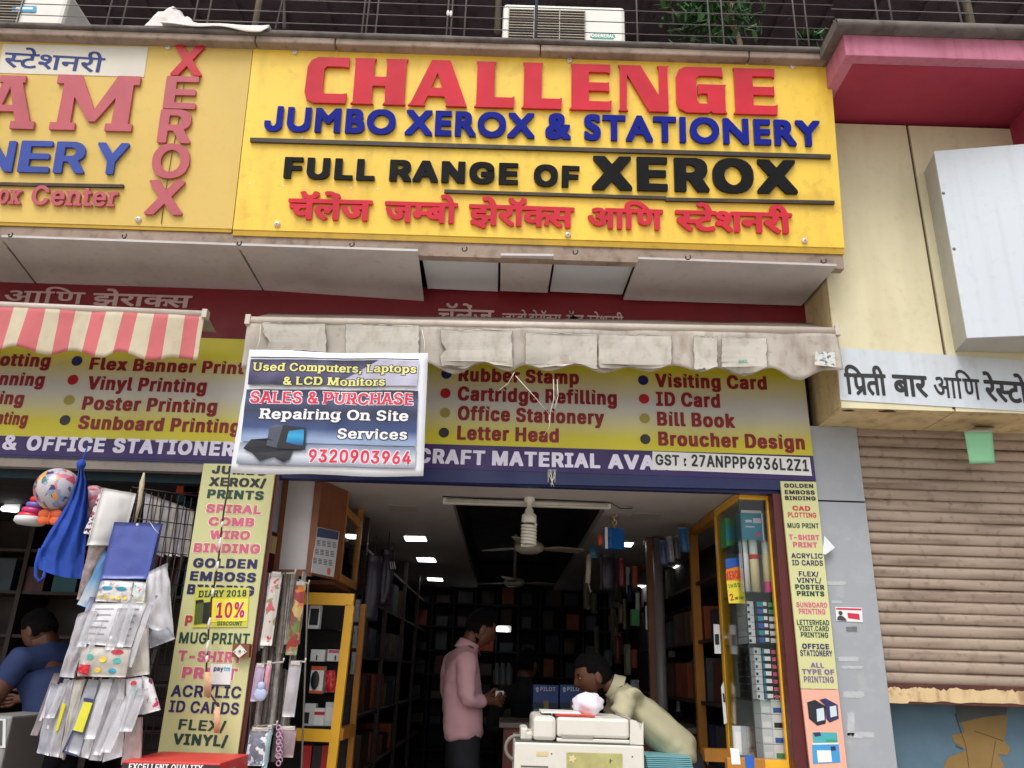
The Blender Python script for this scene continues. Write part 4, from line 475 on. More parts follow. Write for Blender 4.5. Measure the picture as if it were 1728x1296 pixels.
W1 2.312 &2*#&2)S&7)L&?)G)t)F)x)D)y)&)v)!)l)))[),&U)+&M)%&H({&H(N&K(G&U(@(((>($(.($&d((&W(.&I(9&9(T&!(q%s)3%n)[%p)t%w)x%v)y%:*$%0*.%-*c%-*k%1*r%:*r)A*s)D*w)F-v)F-z)D-{)&-x(~-d(|-U(w-;(j,y(w,c(~,<)#,*(}+n(v+X(i+G(W+;(B+6(,+6&f+=&M+G&9+Y%|,.%K,S%*,]%&,i%(,p%,-4%L-6%X-+%f,`&+,G&C,:&U,2&h,/&x,3(*,:(2,H(7,T(4,c(.,e(*,Y&f,Z&[,b&S,k&O-3&D-C&E-N&M-Q&Q-Z&l-j((-v(2-z(2-|%8.&%0..%-.e%-.o%3.t%<.t)A.v)E2B)F2E)A2E)12B),0{),0s))0i({0Z(]0Y(P0b(F0{(21+&~13&n16&b15&U11&L1&&G0q&K0c&U0Z&`0=(40#(u/x(}/r)#/f)#/=(r/1(g/1(Z/P&j/^&S/q&70)%}0>%m0V%a0s%Y17%Y1Q%a1i%m1{&!2*&72/&M2/&d2*&|1z(:1z(>2C(>2E(:2F%82M%02T%-3/%.39%53<%<3<)C3A)F3j)G3t)N3w)U3w*%3p*/3h*3.o*3.l*6.g*J.u*Z.|*m.{+!.t+3.g+@.]+E.R+H.:+H-~+[-n+e-[+j-G+m,y+k,c+e,V+Y,V+I,a+),k*{,q*x,}*x-?+#-I*}-T*w-`*g-j*P-r*8-p*3*p*4*p*6+2*D+Q*c+_*w+h+5+k+K+h+R+Y+[+;+f+&+f*u+Y*m+A*^+$*V*}*B*x*.*~)~+,)o+C)f+Y)^+c)U+g)I+g(z+W(s+O(s+A)$*})7*b)N*J)`*?)u*6)u*4&C*3&9*/&3*( (y&x(~(.)+(7)C(?)h(@)t(J)v(V)x(W)x&v)`&d)I&Z)3&[))&`)!&e({&n
W2 2.198 &2*#&2)S&9)J&A)F*R)F*V)D*W)1*T),)1),))))(}(}(m(Z(l(P(s(G)+(9)5(/)C&v)I&[)E&M)9&G)-&I({&Q(k&d(Q(2(8(q(.({(((~&t(~&U(s&F(i&D(]&U(.&e&h&z&E(-&1(D%v(T%k(i%a)&%Y)I%Y)`%_)r%g*#%p*/%{*;&1*A&G*A&n*:((*0(=*4(?*U(>*W(:*W%<*X%8*_%1*i%-+A%-+I%1+P%:+P)A+Q)D+U)F,<)F,A)C,A(H,>(E,2(D,#(>+r(1+o((+o&l+x&W,+&C,@&1,J&*,Z&$,s&$-%&+-5&;-:&I-:&W-=&Z.0&Z.@&@.R&..a&#/$%s/E%n/^%n06%w07%:0?%00H%-0}%-1(%01/%810)C15)F1f)F1i)A1i%:1p%11x%-2T%.2_%52b%<2b)C2g)F31)G3;)N3>)U3>*#3;*+3/*32[*42C*w24+52&+G1m+[1[+e1I+j15+m0g+k0P+e0D+Y0D+G0N+)0Z*z0k*x1-+!17*}1B*w1O*c1Y*J1`*81_*41[*3&C*3&9*/&3*( /%&~/)(,/-(+/N&^/O&Y/=&[/3&a/+&l /t(H/t(J/z(K06(G06(%0/(* -:(J-:)A-=)F02)F07)C07)904)5/r)8/I)8/+)3.q),.](}.P(t.:([.2(I..(E-?(E-<(F
W3 3.072 &2*#&2)S&7)L&?)G(})F)$)D)%)=)!)8(B)8(%)1&m)&&X(o&Q(a&N(T&N(6&T&~&[&r&e&f(#&L(6&@(<&>(L&>(s&J)+&J)=&C)B&7)?&+)9&!)+%y(m%t(a%u(F&*(2&1&t&2&j&/&_&)&O%s&L%a&Q%N&a%>&n%7((%1(B%.(u$m)Y$N)h$O)t$X**$~*+%,*(%1)~%6)l%=)j%@)x%K*2%e*:%{*;&9*>&>*Z&>*`&;*`%<*a%8*g%1*q%-+G%-+O%0+W%8+X)A+[)F-))F-/)C-4)&-/(q-&(b,}(`,i(k,](n,F(n,6(j,+(c+y(R+w(J+w(0+z(%,(&p,H&F--%`-l%*-~%).*%-.J%N.J%]-R&I-B&Y-9&h-Z&~-u(<-}(H.%(T.+(g.-({.+)A.-)E.V)F.Y)E.[)A.]%8.d%0.k%-/C%-/M%1/S%8/T%</U)D/Y)F1j)F1m)E1o)A1o)71l)51S)81-)80a)/0B(z0((]/|(L/w(:/w&j/z&^0$&K0-&?0D&(0c%u1)%n1Q%p1n%w1o%<1s%41x%02#%-2Z%.2e%52h%<2i&h2y&z3)(%37()3?($3C&z3H&j3H&^3?&;3+%q3+%e33%[3[%D3l%D3w%L3y%R3y&O3z&R3|&R4Q%w5:%45I%*5W%)5b%-6$%L6&%R6%%]5S&*5)&T4{&b4}&d5`&Z6C&[6E&W6F%86M%06T%-7-%-75%07<%67>%<7>)C7C)F7j)G7t)N7w)U7v*(7n*07f*3/C*4/B*6/f*H/y*X0**k05+!0?+E0>+O06+W/b+i/U+h/K+a/=+;/3+)/)*|.w*x.a*}.S+).H+9.8+Y.*+f-t+f-Q+Z-F+Q-D+K-E+A-T*{-`*j-x*O.2*@.G*6.F*4+S*3+O*:+?*i+1+++#+?*i+V*_+^*H+h*.+m)t+m)I+f)@+b)9+Y)9+M)E+))N*{)U*x)b*x*#+!*2*{*9*w*@*m*L*T*V*8*U*4&C*3&9*/&3*( 0p&|0q(.0w(<0}(B1)(F1;(K1I(K1l(G1o(D1n&v1b&l1I&^1=&Z1/&Z0}&b0t&l (G(B(J(J(X(M)n(N)v(S){(Z)|)D*#)F*Z)F*`)C*`(2*](-*B()*(())d(-)7(7(m(7(P(3(L(6 5P(L5V(c5X(w5W)E6C)E6E)A6D(N6@(K6%(G5U(G5Q(I 2h(q2h)A2k)F4T)F4Z)C4^)94`)!4[(i4X(f4L(k4>(n4*(n3z(k3n(f3O(p3!(p2k(k
W4 2.344 &B(J&C(B&^&h&n&M()&/(J%o(g%a(w%[))%Y)M%Y)j%a)~%k*9&!*B&3*G&C*H&i*L&k*b&j*d&f*e%8*l%0*s%-+M%-+W%3+]%<+])C+b)F,6)F,9)A,9%:,@%1,H%--!%---%3-2%<-2)C-7)F-h)F-k)A-k%:-r%1-z%-.R%-.]%1.c%8.d%<.d)A.f)E/1)F/=)L/I)F/c)E/e)A/e(*/j&l/v&O0,&:0D&+0e%~15%~1K&&1b&11k&72#&M2.&d23&z23)C28)F2P)F2S)A2S%:2Z%12c%-3=%-3G%33L%<3L)C3Q)F3x)G4&)O4))U4)*%3}*03t*31l*31h*61G*`0~+)0g+;0F+P0,+[/[+i//+m.c+k.B+b.*+U-j+;-`++-X*s-V*L-Z*8-W*3*J*3*C*0*<*(*:)f*%){)r**)`*2)K*7(s*7(e*5(B**(0)}(()t(()f(4)E(>)<(T);(i)C)-)L)?)I)G)C)J)7)A)$)/(z(o(w(e(p(b(i(d(D(h(:(s(2)7(0)>(*)J&t)P&[)K&O)C&I)7&F)+&I(}&M(m&X(N(*(6(](,(f&x(h&Y(]&J(V&D(P 0^(60_)D0c)F18)E1:)A1:(214&v1/&o1)&l0y&j0m&m0e&v */(X*>(u*C)7*B)G*b)E*d)A*c([*Z(W*F(U*2(U .O*R.S*e._*s.w*}/7+#/`*w/q*q0**e0N*I0`*60Z*3/K*3/=*-/1*3.]*3.V*:
W5 3.228 &2*#&2)S&;)I&C)F(D)F(I)C(M)1(M(y(H(g(.(n&t(n&`(g&O(W&K(P&H(D&K(*&P&x&[&h(0&,(~%:)5%*)=%&)I%()P%,)q%L)s%X)f%h):&1(~&I(l&^(k&b(m&c)M&Z*1&[*8&1*@%w*L%d*a%O*q%D+9%4+Q%/,6%/,i%<,}%C-2%N-6%T-5%a-&&),y&2,e&3,D&$,#%x+b%x+K&!+<&-+1&?+,&Q+,&[+2&p+:&|+E((+h(3+z(5,F(5,L(8,S(>,U(D,U)A,V)D,Z)F-<)E-A))-F(y-N(m-`([-n(R.((H.N(@.L(;.>(3.%(>-x(A-W(A-I(=-7(--1&~-1&^-6&S-D&E-S&=-^&:.*&:.3&5.S%o/!%5/)%0/1%-/;%-/A%0/d%G/m%R/l%]/Y%v.}&W/!&[/8&p/C&}/Q(</Y(V/](k/])&/X)A/Y)E/t)F/w)E/y)A/y%</z%80#%10.%-0c%-0k%10r%:0r)A0t)E33)F37)D38(e36(a1U(`1K(]1=(S13(D13&~1?&f1V&K1n&<1~&824&82<&;2E&?2Q&K2X&Y2[&t36&t38&p39%83@%03G%-3|%-4*%140%841%<42)D46)F5b)E5e)A5i)+5b(m5[(b5U(`5E(i53(n4y(n4g(h4V(Y4P(N4M(B4P(,4U&z4a&i53&25~%E6?%,6H%)6X%*6`%.7!%N7!%]6-&G5s&^5n&h62&}6K(:6U(H6`(g6a)E71)F74)A74%:7;%17C%-7|%.8*%58-%<8-)C82)F8X)G8c)N8f)U8e*(8X*28,*38%*67h*}7Q+D7?+V73+_6y+h6]+m66+k6%+f5h+W5U+F5K+55D*{5D*R5J*85I*55E*3/Y*3/Q*0/I*(/H)j/E)h/+*#.k*2.V*7.**7-r*2-f*--M)v-J)x-I*(-=*2,k*3,g*5,V*e,G++,<+<,%+T+x+[+^+h+C+m+-+m*g+h*X+b*P+Y*O+K*Z+)*d*{*k*x*w*x+9+#+L*y+Q*s+^*_+l*8+j*3&C*3&9*/&3*( )?(J)F(k)F)9)D)A)G)F+W)F+])C+])$+Z(}+7(u+!(n*b(]*L(G*>(K**(K)r(G)C(G .3)C.4)I.8)M.B)N.J)K.X)B.a)/._)-.V),.>)3.7)9 6=*V6>*i6F*{6R+#6a*}6i*x6r*m6}*T7+*57&*36H*46B*B
P1 2.312 &>)~&>)W&?)S&E)P*#)P*()N*)&v)y&h)[&U)?&N)&&T(y&[(s&d(o&l(l&z(u(4))(B)?(I)`(I)h(L)m(u)l(y)h({)W(~&[(~&U({&T(w&T(P&U(L&^(I(<(J(1(.(2&b(8&O(>&D(G&9(X&-(u%})7%x)b%|*#&,*(&,*)%>**%:*2%7*_%7*f%<*f)K*g)N*k)P.%)P.*)N.+({.((v-h(r-Y(m-;(]-!(i,a(s,J(v,.(s+r(l+](_+M(L+G(@+B(*+B&h+I&O+S&;+e&!,2%U,W%4,a%1,k%5-%%L-)%P-*%V-%%],[%},;&A,+&W,#&n,!&|,*(0,6(<,D(A,L(A,c(:,p(2,s(,,i&n,g&^,o&Y-3&O-;&N-E&S-N&n-a(.-t(=-~(A.*(@.+%<..%9.4%7.a%7.g%:.h%>.h)K.j)O2N)P2Q)K2Q)&2N(~1!(~0u(y0g(Z0g(P1#(<13(+1>&t1B&f1B&U1?&M17&B1+&=0{&<0m&A0[&M0N&]01(2/r(t/h(u/E(i/=(e/<(_/X&t/j&U/}&90.&*0B%w0Z%k0w%d13%d1Q%l1h%z1p&&1y&52!&Q1}&p1w((1e(D1d(H2O(H2Q(D2Q%<2T%92Z%73+%83/%:30%>30)M35)P3d)P3j)S3k)W3k)~3j*%3d*).g*).b*..X*N.h*Z.o*k.o*}.h+1.a+7.P+>.B+>.6+;.&+K-j+Z-W+`-C+c,}+a,k+[,c+W,c+K,m++,w+%-A+.-M++-W+%-d*v-o*e.%*..#*)&G*)&?*% (~+I)$+=)1+!)A*f)P*V)p*D*8*;*P*;*i*@+)*K+6*T+D*c+M*q+W+++_+C+_+K+Y+P+7+[+++[+$+W*x+;*h*}*Z*s*L*n*>*n*2*q*%*w)s+))f+=)Y+W)T+[)I+[)++Q)!+M
P2 2.198 &>)~&>)W&?)S&E)P*_)P*c)N*d)&*a(~)5(~),(y(y(X(x(R)0(B)C(/)O&x)V&b)Q&K)G&A)=&=)3&<)$&@(u&H(e&X(K(#(<(F(.(k(*(q&x(t&d(m&S(f&P(_&b(0&q&j(*&G(9&3(H&#(X%u(m%k)-%d)G%d)f%l)}%{*/&3*5&G*5&l*.(%)x(D)x(H*b(H*d(D*d%>*e%:*m%7+=%7+D%<+D)K+E)N+I)P,H)P,M)M,M(>,J(;,8(;,,(7+~(/+{(%+{&n,(&Y,6&F,J&7,c&.,o&/,}&5-+&A-.&M-.&`-1&e.:&e.F&K.U&9.e&./)%}/I%x/[%x/z%}0>&,0B&,0C%>0D%:0L%70y%71#%<1#)M1))P1r)P1u)K1u%<1x%91~%72P%82T%:2U%>2U)M2Z)P3+)P31)S32)W31*%3)*)2T*)2P*+27*u2(+31v+F1h+Q1S+[11+c0k+a0X+[0P+W0O+K0Y+-0]+)0c+%1-+.1;++1E+%1U*o1b*V1o*21p*,1l*)&G*)&?*% .v&|.{(8/$(A/)(A/c&U/d&P/O&L/9&Q/1&U/&&^.}&f /](T/`(W/p(W0,(S0:(T0?(X0@(c0B(d0C&v0>&m0:&k04&o -.(@-.)K-1)P0>)P0C)M0B)&0(),/M).//)).y)!.a(s.N(d.C(T.:(<-3(;-0(<
P3 3.072 &>)~&>)W&?)S&C)Q)-)P)1)N)2)3)/).(F).(*)&&p(x&d(l&^(_&Z(R&Z(8&a(#&h&t&q&h()&U(>&I(J&I(q&T)1&T)A&M)I&E)N&;)N&1)I&$)?%v)5%q(s%j(a%j(X%m(:&!(,&(&v&(&f%}&_%w&[%q&X%a&^%P&j%E&v%@(*%<(F%8(y$w)^$X)d$Y)j$^)z%#){%*)v%.)W%8)K%>)q%R*%%g*/&!*/&C*2&H*X&H*c&J*k&H*m%:*u%7+C%7+K%:+L)K+O)P-3)P-9)M->)=-@)$-:(k--(X-!(Q,e(a,V(d,>(a,1(Z,)(P,&(H,&(2,*((,4&r,T&H-2%i-p%4-|%4.&%8.>%P.>%Z-N&?-&&j-)&m-E&|-U(+-i(>-q(J-x(]-}({-z)O.c)P.h)M.h%<.o%7/?%7/G%:/H%>/I)N/M)P1v)P1y)O1{)K1z)(1O).11).0k)&0X(|0G(q04(Z0,(J0&(80&&l00&O09&A0G&30X&(0g&!1/%x1O%{1d&$1v&.1z&.1|%:2(%72V%82Z%:2[%>2]&j2q($3!(/3-(33;(33F(.3N(#3T&l3T&[3K&937%o36%i39%e3`%N3h%N3l%P3m&r3n&v3p&v4/&Q4^%y5?%=5K%55S%35^%75u%N5w%R5v%Z5P%{4z&Q4k&d4h&h4i&l4u&q5=&i5d&e6P&h6Q%<6T%96Z%77)%77/%972%>72)M77)P7d)P7j)S7k)W7k*#7h*&7b*)+K*)+F*,+9*V+,*y*t+=*b+O*N+Z*<+`*(+c)b+a)M+[)E+W)E+O)P+-)S+))[+%*%+.*6+)*>+#*L*o*W*Z*c*:*f**&G*)&?*% 0d&z0d(.0h(:0q(F0}(O19(U1M(U1p(Q1z(W1z&t1o&h1U&V1M&S17&N1)&Q0o&_0g&n (;(B(=(J(C(R(R(W)f(W)l(Y)o(_)o)K)r)P*g)P*l)M*l(**i($*F&{*#&{)`(!)3(-(q(-(N(&(@(4 5?(B5G(X5L(y5H)O6L)P6P)N6Q(H6O(D6*(=5Q(=5A(@ 2[(_2[)K2_)P4_)P4e)M4j);4l)!4g(c4a(U4H(a4:(d3~(a3n(X3[(a3I(f3$(f2q(a2_(X -P+I-U+9-d*y-{*Z.,*P.B*D.g*;/!*;/;*@/K*E/d*S/n*]/}*q0*+)03+I02+M0.+O/b+^/Y+^/T+Y/I+9/?+%/1*u.y*n.c*q.P*z.D++.9+;.,+W.%+[-x+[-Y+Q-Q+M
P4 2.344 &N(H&j&j&z&O(7&/(N%y(g%l)+%d)G%d)U%f)f%k)z%u*.&%*8&;*;&G*;&t*n&v*p&r*p%<*s%9*y%7+K%8+O%:+P%>+P)M+U)P,B)P,E)K,E%<,H%9,N%7,{%7-$%:-%%>-%)M-+)P-t)P-w)K-w%<-z%9.#%7.R%8.V%:.W%>.W)K.X)N.])P/+)P/3)S/4)~/3*%/-*).R**.J*8.C*N.C*V.F*c.L*o.a+$.k+)/$+./I+,/^+&/t*{04*k0T*Q0j*<0v*,0q*)/O*)/I*&/F*#/G)S/O)P/l)P/q)M/q(,/z&b0,&H0:&=0G&50Z&/0k&,11&,1?&/1Q&41f&@1w&S1~&f2&&z2&)M2,)P2])P2`)K2`%<2c%92i%739%73?%:3@%>3@)K3A)N3E)P3p)P3x)S3y)~3x*%3p*)1d**1<*]0{*z0c+10B+F0(+Q/W+_/++c.g+a.F+W..+K-x+<-n+--h*{-c*c-c*L-j***P*)*H*%*H)S*P)P*k)P*p)M*p(V*o(R*k(P*J(K*0(K)z(M)u(P)u(T**(f*2(w*7)9*2)U**)f)|)r)n)|)[*()G*-(w*-(_*((F)|(6)t(3)p(4)h(?)I(D)E(P)E(e)M)))V);)V)C)S)M)M)S)E)V)=)U)3)O)$)G(x)5(q(s(m(o(k(n(g(p(F(s(>({(;);(;)J(,)W&t)]&d)[&W)T&G)G&?);&<)&&?(y&C(i&N(_&X(J&v((([&|(^&n(X&R(N 0Q(40R)N0V)P1D)O1F)K1F(01C&~1=&p17&h1-&b0{&_0m&b0c&g0X&t
P5 3.228 &>)~&>)W&?)S&C)Q(N)P(S)M(Y)3(Y(w(T(a(P(W(L(T(<(_(*(d&x(d&f(^&[(U&W(N&T(B&W(,&]&z&h&j(+&A)$%E)9%4)A%1)K%5)e%N)f%X)5&((`&[(U&j(Z&o(c&q)+&i)Q&e)r&e*>&i*B&;*H&&*R%o*[%c*o%R+-%C+=%>+U%9,2%9,_%D,u%L-)%T-)%_,}%u,x&$,s&),i&),H%w,2%p,%%n+^%n+G%u+;%|+-&/+!&C*|&[+$&n+.&~+A(2+d(=+v(?,@(?,H(B,I)K,K)O-5)P-;)R->)U-=*%-7*),c*),]*,,J*c,;+),&+E+t+Q+Y+^+?+c+1+c*w+a*e+[*]+W*[+O*i+)*s+%+++,+=+.+O+&+[*x+f*i+p*R+|*.+z*)&G*)&?*% /T)~/U)S/^)P0#)P0&)O0))K0)%>0*%:0.%80]%70c%90f%<0f)K0g)N0k)P3?)P3C)N3D(Z3B(V1U(T1J(P1A(F1>(>1>((1G&n1Y&V1j&J1v&E2%&B28&E2A&I2H&Q2M&^2M&z2P(!3B&~3D&z3D%>3E%:3M%73z%74$%<4%)N4*)P5l)O5r)=5u))5n(k5g(_5W(Q5E(^51(d4}(d4o(`4c(W4](L4Y(@4[(04b&|4m&l5?&46%%O6C%66L%36X%66p%L6t%R6s%Z6(&>5g&[5]&h5]&l6.(+6?(<6I(J6S(k6Q)O7=)P7@)K7@%<7C%97I%77t%77|%:7})K7~)N8%)P8P)P8X)S8Y*#8R*)7z**7b*m7Q+17;+L6{+[6X+c6:+a6*+[5v+T5c+E5W+35P*w5P*R5Z*.5Y**5W*)/^*)/U*% -<&x-=&`-A&W-H&O-`&D.,&D.6&?.`%q//%9/5%7/=%:/`%R/`%Z/M%t.n&Y/-&s/;(*/E(>/K(P/P(m/N)7/G)M/A)Y/4)l.})z.g*(.T*-..*--r*&-f)|-X)r-N)b-K)U-J)7-M)+-Y(p-d(f-r(].,(R.H(K.c(L.d(J.](=.R(3.@(&.:(&.%(3-v(6-Y(7-F(.-A(( ).(B)5(V):(o):)7)6)K)7)O+d)P+i)M+h(t+;(k*s(Z*e(Q*T(A*F(**C(,*B(>*<(A*.(A)v(=)?(=)1(? .i(X.m(e.m(` .m(k.o(n.o(j.m(i .%)C.*)O.4)W.F)X.R)T.[)M.h)?.o)).o(z.c(~.H)#.:)).,)4 61*T62*k66*w6>+%6L+.6]+.6e++6r+!6{*s7-*V7;*,77*)6B*)6=*.66*@
P6 1.951 &4)~&4)W&6)Q&=)K&C)I&b)H&e)G&g)C&g%>&i%8&r%1&z%/(H%/(P%2(X%:(Y)E(_)H)$)H)5)P)C)I)[)H)a)E)a(()h&h)r&S*,&;*<&0*T&(*V&$*+%c)y%R)w%D)y%<*#%3*.%,*8%)*F%)*N%,+S%l+V%g+V%<+`%2+j%/,8%/,B%2,I%8,K%>,K)C,L)F,P)H.u)H.z)E.z(s.x(o.#(n-W(e-E(]-5(Q-!(>,s(%,p&t,p&U,w&=-$&)-7%l-j%9-z%,.(%).6%/.U%N.W%V.Q%_.)&$-r&=-e&[-e&l-j&x-p&~-x(%.4(+.x(*.z(%.{%:/&%2//%//[%//f%2/m%8/o%>/o)E/t)H0M)G0O)C0O%<0X%20c%/13%/1;%21C%:1D)C1E)F1I)H1l)I1r)K1y)Q1{)W1{*#1t*-1l*01A*11=*31)*k0u+/0l+=0S+U0>+b0(+i/p+k/S+i/7+`/$+T.m+?.g+5.a+!.^*].f*6.e*2.c*1+f*1+_*4+:*c*|*}*a+7*:+O)l+`)O+g)$+k(_+i(J+d(,+W&z+N&e+9&[++&R*k&R*H&V*4&S*1&E*1&=*.&6*( *S(P*S)C*U)G+Q)H+U)F+V((+S&~+A&r+/&j*w&g*g&k*_&r*X(# (G*L(J*e(N*n(X*w(e*}(y+%)5+%)b*w)~*i*@*S*_*4*Z*1)G*1)=*.)5*))$*1(P*2(J*@ /R*Z/U*o/^*~/h+%/z+#0)*y01*m0>*N0F*30B*1/`*2/W*D
P7 1.395 &4)~&4)U&;)L&C)I)S)H)W)F)X)7)U)2)1)6(m)6(Z)4(:)+&w(w&a(a&U(L&N(4&N&p&S&[&a&C&w&-(6%{(T%r(w%p)1%r)W%{)X%<)b%2)l%/*<%/*F%3*M%<*M)C*N)F*R)H+))H+.)E+.%>+0%8+7%2+A%/+n%/+x%3,!%<,!)C,#)F,()H-S)H-Y)E-_)1-_)$-Y(o-Q(`-M([-I([-7(g-!(l,g(i,X(c,K(V,F(L,E(4,H((,]&c--&0-X%a.6%..@%+.N%..q%P.r%X.n%_-y&G-i&W-]&h.#(!.?(>.G(J.L(V.Q(i.S)!.Q)G.s)I.{)L/$)S/%*#.y*..o*1&G*1&;*-&5*% (C&z(D(,(F(1(J(1(o&a(t&Y(t&U(o&T(a&W(Q&^(G&j )0(L)1(N)5(O)W(I)W&z)R&|
P8 1.837 &4)~&4)U&=)K&G)H(Z)H(a)E(f))(a(q(U(](P(Z(B(e(,(l&x(l&d(f&O(R&J(D&J(8&O((&U&x&u&M(g%Y)A%+)K%))U%-)w%N)x%X)j%h)+&@(h&`(d&h)+(!)D(<)M(J)X(k)X);)V)C)W)F)[)H*m)H*s)E*x)$*s(d*o(b*_(i*F(l*8(i**(c)z(W)t(J)s(4)v(()~&t*8&T*e%~+U%3+^%.+h%++v%/,7%L,;%R,:%Z+k&$+>&Q+.&d+.&h+1&i+S&a+z&],]&_,^&C,c&/,s%j-2%N-A%D-f%6-|%1.X%1.y%8/A%D/Q%K/Y%T/Z%_/M&&/E&//=&2/5&1.o&!.N%v.,%v-|%y-d&)-[&3-R&I-R&d-^&{-h((-x(0.B(7.k(7.s(:.z(@.|(F.|)C.~)G/r)H/u)C/u%</~%20,%/0V%/0_%20g%:0h)C0i)F0m)H15)I1A)P1D)W1D*#1=*-15*00c*20L*o0:+5/{+S/h+`/M+h/=+k.u+i.V+`.N+W.M+Q.Z+).c*}.q*z/$+!/7+%/C+!/M*y/]*c/f*J/m*6/j*1)M*1)H*4)9*c)&+-(t+C(e+R(N+a(6+h&~+k&[+i&B+b&7+W&7+K&C+)&K*}&S*z&x+%(#+$(3*{(C*e(T*4(P*1&E*1&;*-&5*% +d(H+k(g+m)&+j)E+l)H.%)H.+)E.+)!.)({-j(u-C(h-*(V,u(E,c(K,@(E+h(E
P9 3.072 &8)|&9)U&=)M&E)I)&)H)+)F),);)))6(J)6(<)4(,)/&o)!&b(q&W(]&T(P&T(:&Y(*&f&m&u&[(4&G(D&@(m&L)5&K)?&G)G&?)H&1)E&));%{)1%w(u%r(_%r(8&+(*&0&x&0&d&&&]%}&U%o&S%a&X%N&d%B&x%8(H%0(w$q)^$P)f$R)l$W*$%()z%3)_%>)u%N*(%a*2%w*5&&*5&;*8&@*V&@*a&B*f&?*f%@*k%4*u%/+A%/+J%2+P%8+R%@+R)C+U)H-1)H-5)F-:)3-:)!-5(l-+(_-!(Y,c(i,T(l,@(i,0(a,*(Z+~(J+}(4,$(%,2&l,Q&C-0%c-h%1-r%,-z%,.*%3.@%J.D%R.D%X.@%a-O&F-8&^-2&h-W($-k(8-s(D-|(X.$(k.&)&.#)C.$)G.])H.b)E.b%>.g%4.o%0/=%//I%4/N%@/O)F/S)H1p)H1s)G1u)C1u)51r)11M)613)60m)/0V)%0F(w02(a0!(@/}(4/}&n0%&[0.&I07&;0F&,0i%w11%p1M%s1b%y1p&#1t&!1u%@1z%42*%/2T%02]%42b%@2c&j2t&|2}(%3)(*37(,3C((3I&~3N&n3N&Y3E&731%m31%i37%_3b%F3j%G3o%L3s%V3s&`3t&d3v&d4C&15!%O5F%05S%+5`%15v%G5|%R5|%X5v%d5R&$4|&W4q&h4w&i5?&a5f&]6I&`6K&[6K%@6M%86P%46Z%/7&%/70%276%878%@78)E7=)H7d)I7l)M7q)Y7p*#7l*,7`*1+O*1+K*2+I*6+?*T+2*w+&+/*v+C*d+U*L+c*:+h*%+k)Y+g)O+d)C+^)?+Q)K+-)Q+!)Y*{)|+%*2+!*;*{*F*p*Q*]*]*<*^*2&I*1&=*, 0j&x0j(00m(80s(@1!(H15(M1O(M1h(I1r(J1t(H1t&v1e&h1O&[17&V1&&Y0q&e0m&l (A(@(A(F(D(K(P(O)h(P)p(T)u(_)u)C)w)G*a)H*f)E*f(0*c(+*H(&)~(&)^(+)1(5(q(5(N(/(D(7 5H(J5N(]5R({5N)C5P)G6F)H6J)F6K(P6H(J6,(E5O(E5J(F 2b(i2b)C2e)H4])H4a)F4c)?4f(}4b(c4_(_4F(i48(l4#(i3n(`3Y(i3G(n3&(n2e(c
PA 1.867 &N(H&j&j&z&O(6&0(V%r(k%i)+%b)G%b)U%d)f%i)v%q*-&$*6&5*;&G*;&r*n&t*p&p*q%:*u%6*y%5+I%5+N%8+P%>+P)I+R)M0*)N0-)I0-)50*)0/E)0/5)./$)).i(x.](i.V(X.U(6.[&~.h&l.{&X/7&G/A&F/l&R0*&R0@&I0E&C0I&70F&)0A%}04%u/|%p/[%p/?%w/$&&.n&3.D&Z.<&Y-|&D-v&=-u&7-w&1.(%~.>%j.c%P.{%D/O%700%70D%<0]%F0i%O0{%e1&%y1*&+1*&C1$&U0z&d0f&x0R(%0@(,0.(//l(//E()/;(3/7(</7(J/?(Q/M(U0e(V0j(_0j)K0o)N1A)N1G)P1J)W1J*#1G*)1A*+*N*+*J*)*G*#*H)S*N)N*k)N*p)K*p(V*k(R*_(O*0(M)x(O)v(R**(g*2(w*5)$*7)9*5)K*2)U**)g)y)v)b*()E*/(u*/(_**(:)x(4)r(4)h(@)G(F)B(P)C(e)K)))T);)T)C)Q)L)M)S)E)V)5)R)))L(})=(u))(p(s(o(o(k(n(e(p(F(t(<(y(9)=(8)J(,)U&x)[&f)]&[)U&I)G&A)1&>(y&D(g&P(J&v(3(D(*(Z(%(_&z(_&S(P&O(L ,)(<,*(%,/&t,8&e,F&T,R&K,a&C,k&@,w&@-!&C-+&G-1&M-8&[-8&x-:&|-|&}.$(#.&((.&(P.$(T-|(W,D(W,4(O,,(F )]+I)f+/)r*u*!*c*1*T*N*B*s*9+/*9+G*>+W*C+l*O,!*c,,*q,4+$,?+I,>+M,:+Q+n+`+f+`+b+[+S+5+K+%+A*y+5*s+)*p*u*q*Z*|*H+7*8+W*2+^*(+^)f+S)_+O
''')
# ================================================================ materials of the place
m_yellow = M('sign_yellow', C(243, 203, 74), .38, .07, 1.3, .22, C(150, 112, 50), (6, 6, .5), spot=.16)
m_yellow_old = M('faded_yellow', C(216, 184, 96), .5, .07, 1.5, .12, C(150, 110, 40), (2, 2, .6))
m_yedge = M('sign_edge_yellow', C(190, 150, 30), .5, .1, 4, .3)
m_red = M('acrylic_red', C(198, 30, 50), .14, .14, 4, .08, C(120, 40, 40), bump=.35, bsc=7, spec=.4)
m_redold = M('faded_red', C(182, 84, 94), .4, .10, 6, .1)
m_reddark = M('shaded_red', C(190, 26, 42), .3, .08, 6)  # darker red of the topmost X, paints in the shadow lying on it
m_blue = M('acrylic_blue', C(18, 30, 134), .16, .15, 4, bump=.3, bsc=6, spec=.15)
m_blueold = M('faded_blue', C(56, 76, 158), .4, .12, 6, spec=.3)
m_black = M('acrylic_black', C(22, 22, 24), .3, .2, 6, bump=.3, bsc=8, spec=.12)
m_strip = M('black_strip', C(50, 42, 36), .5, .2, 8, .3, C(120, 95, 60))
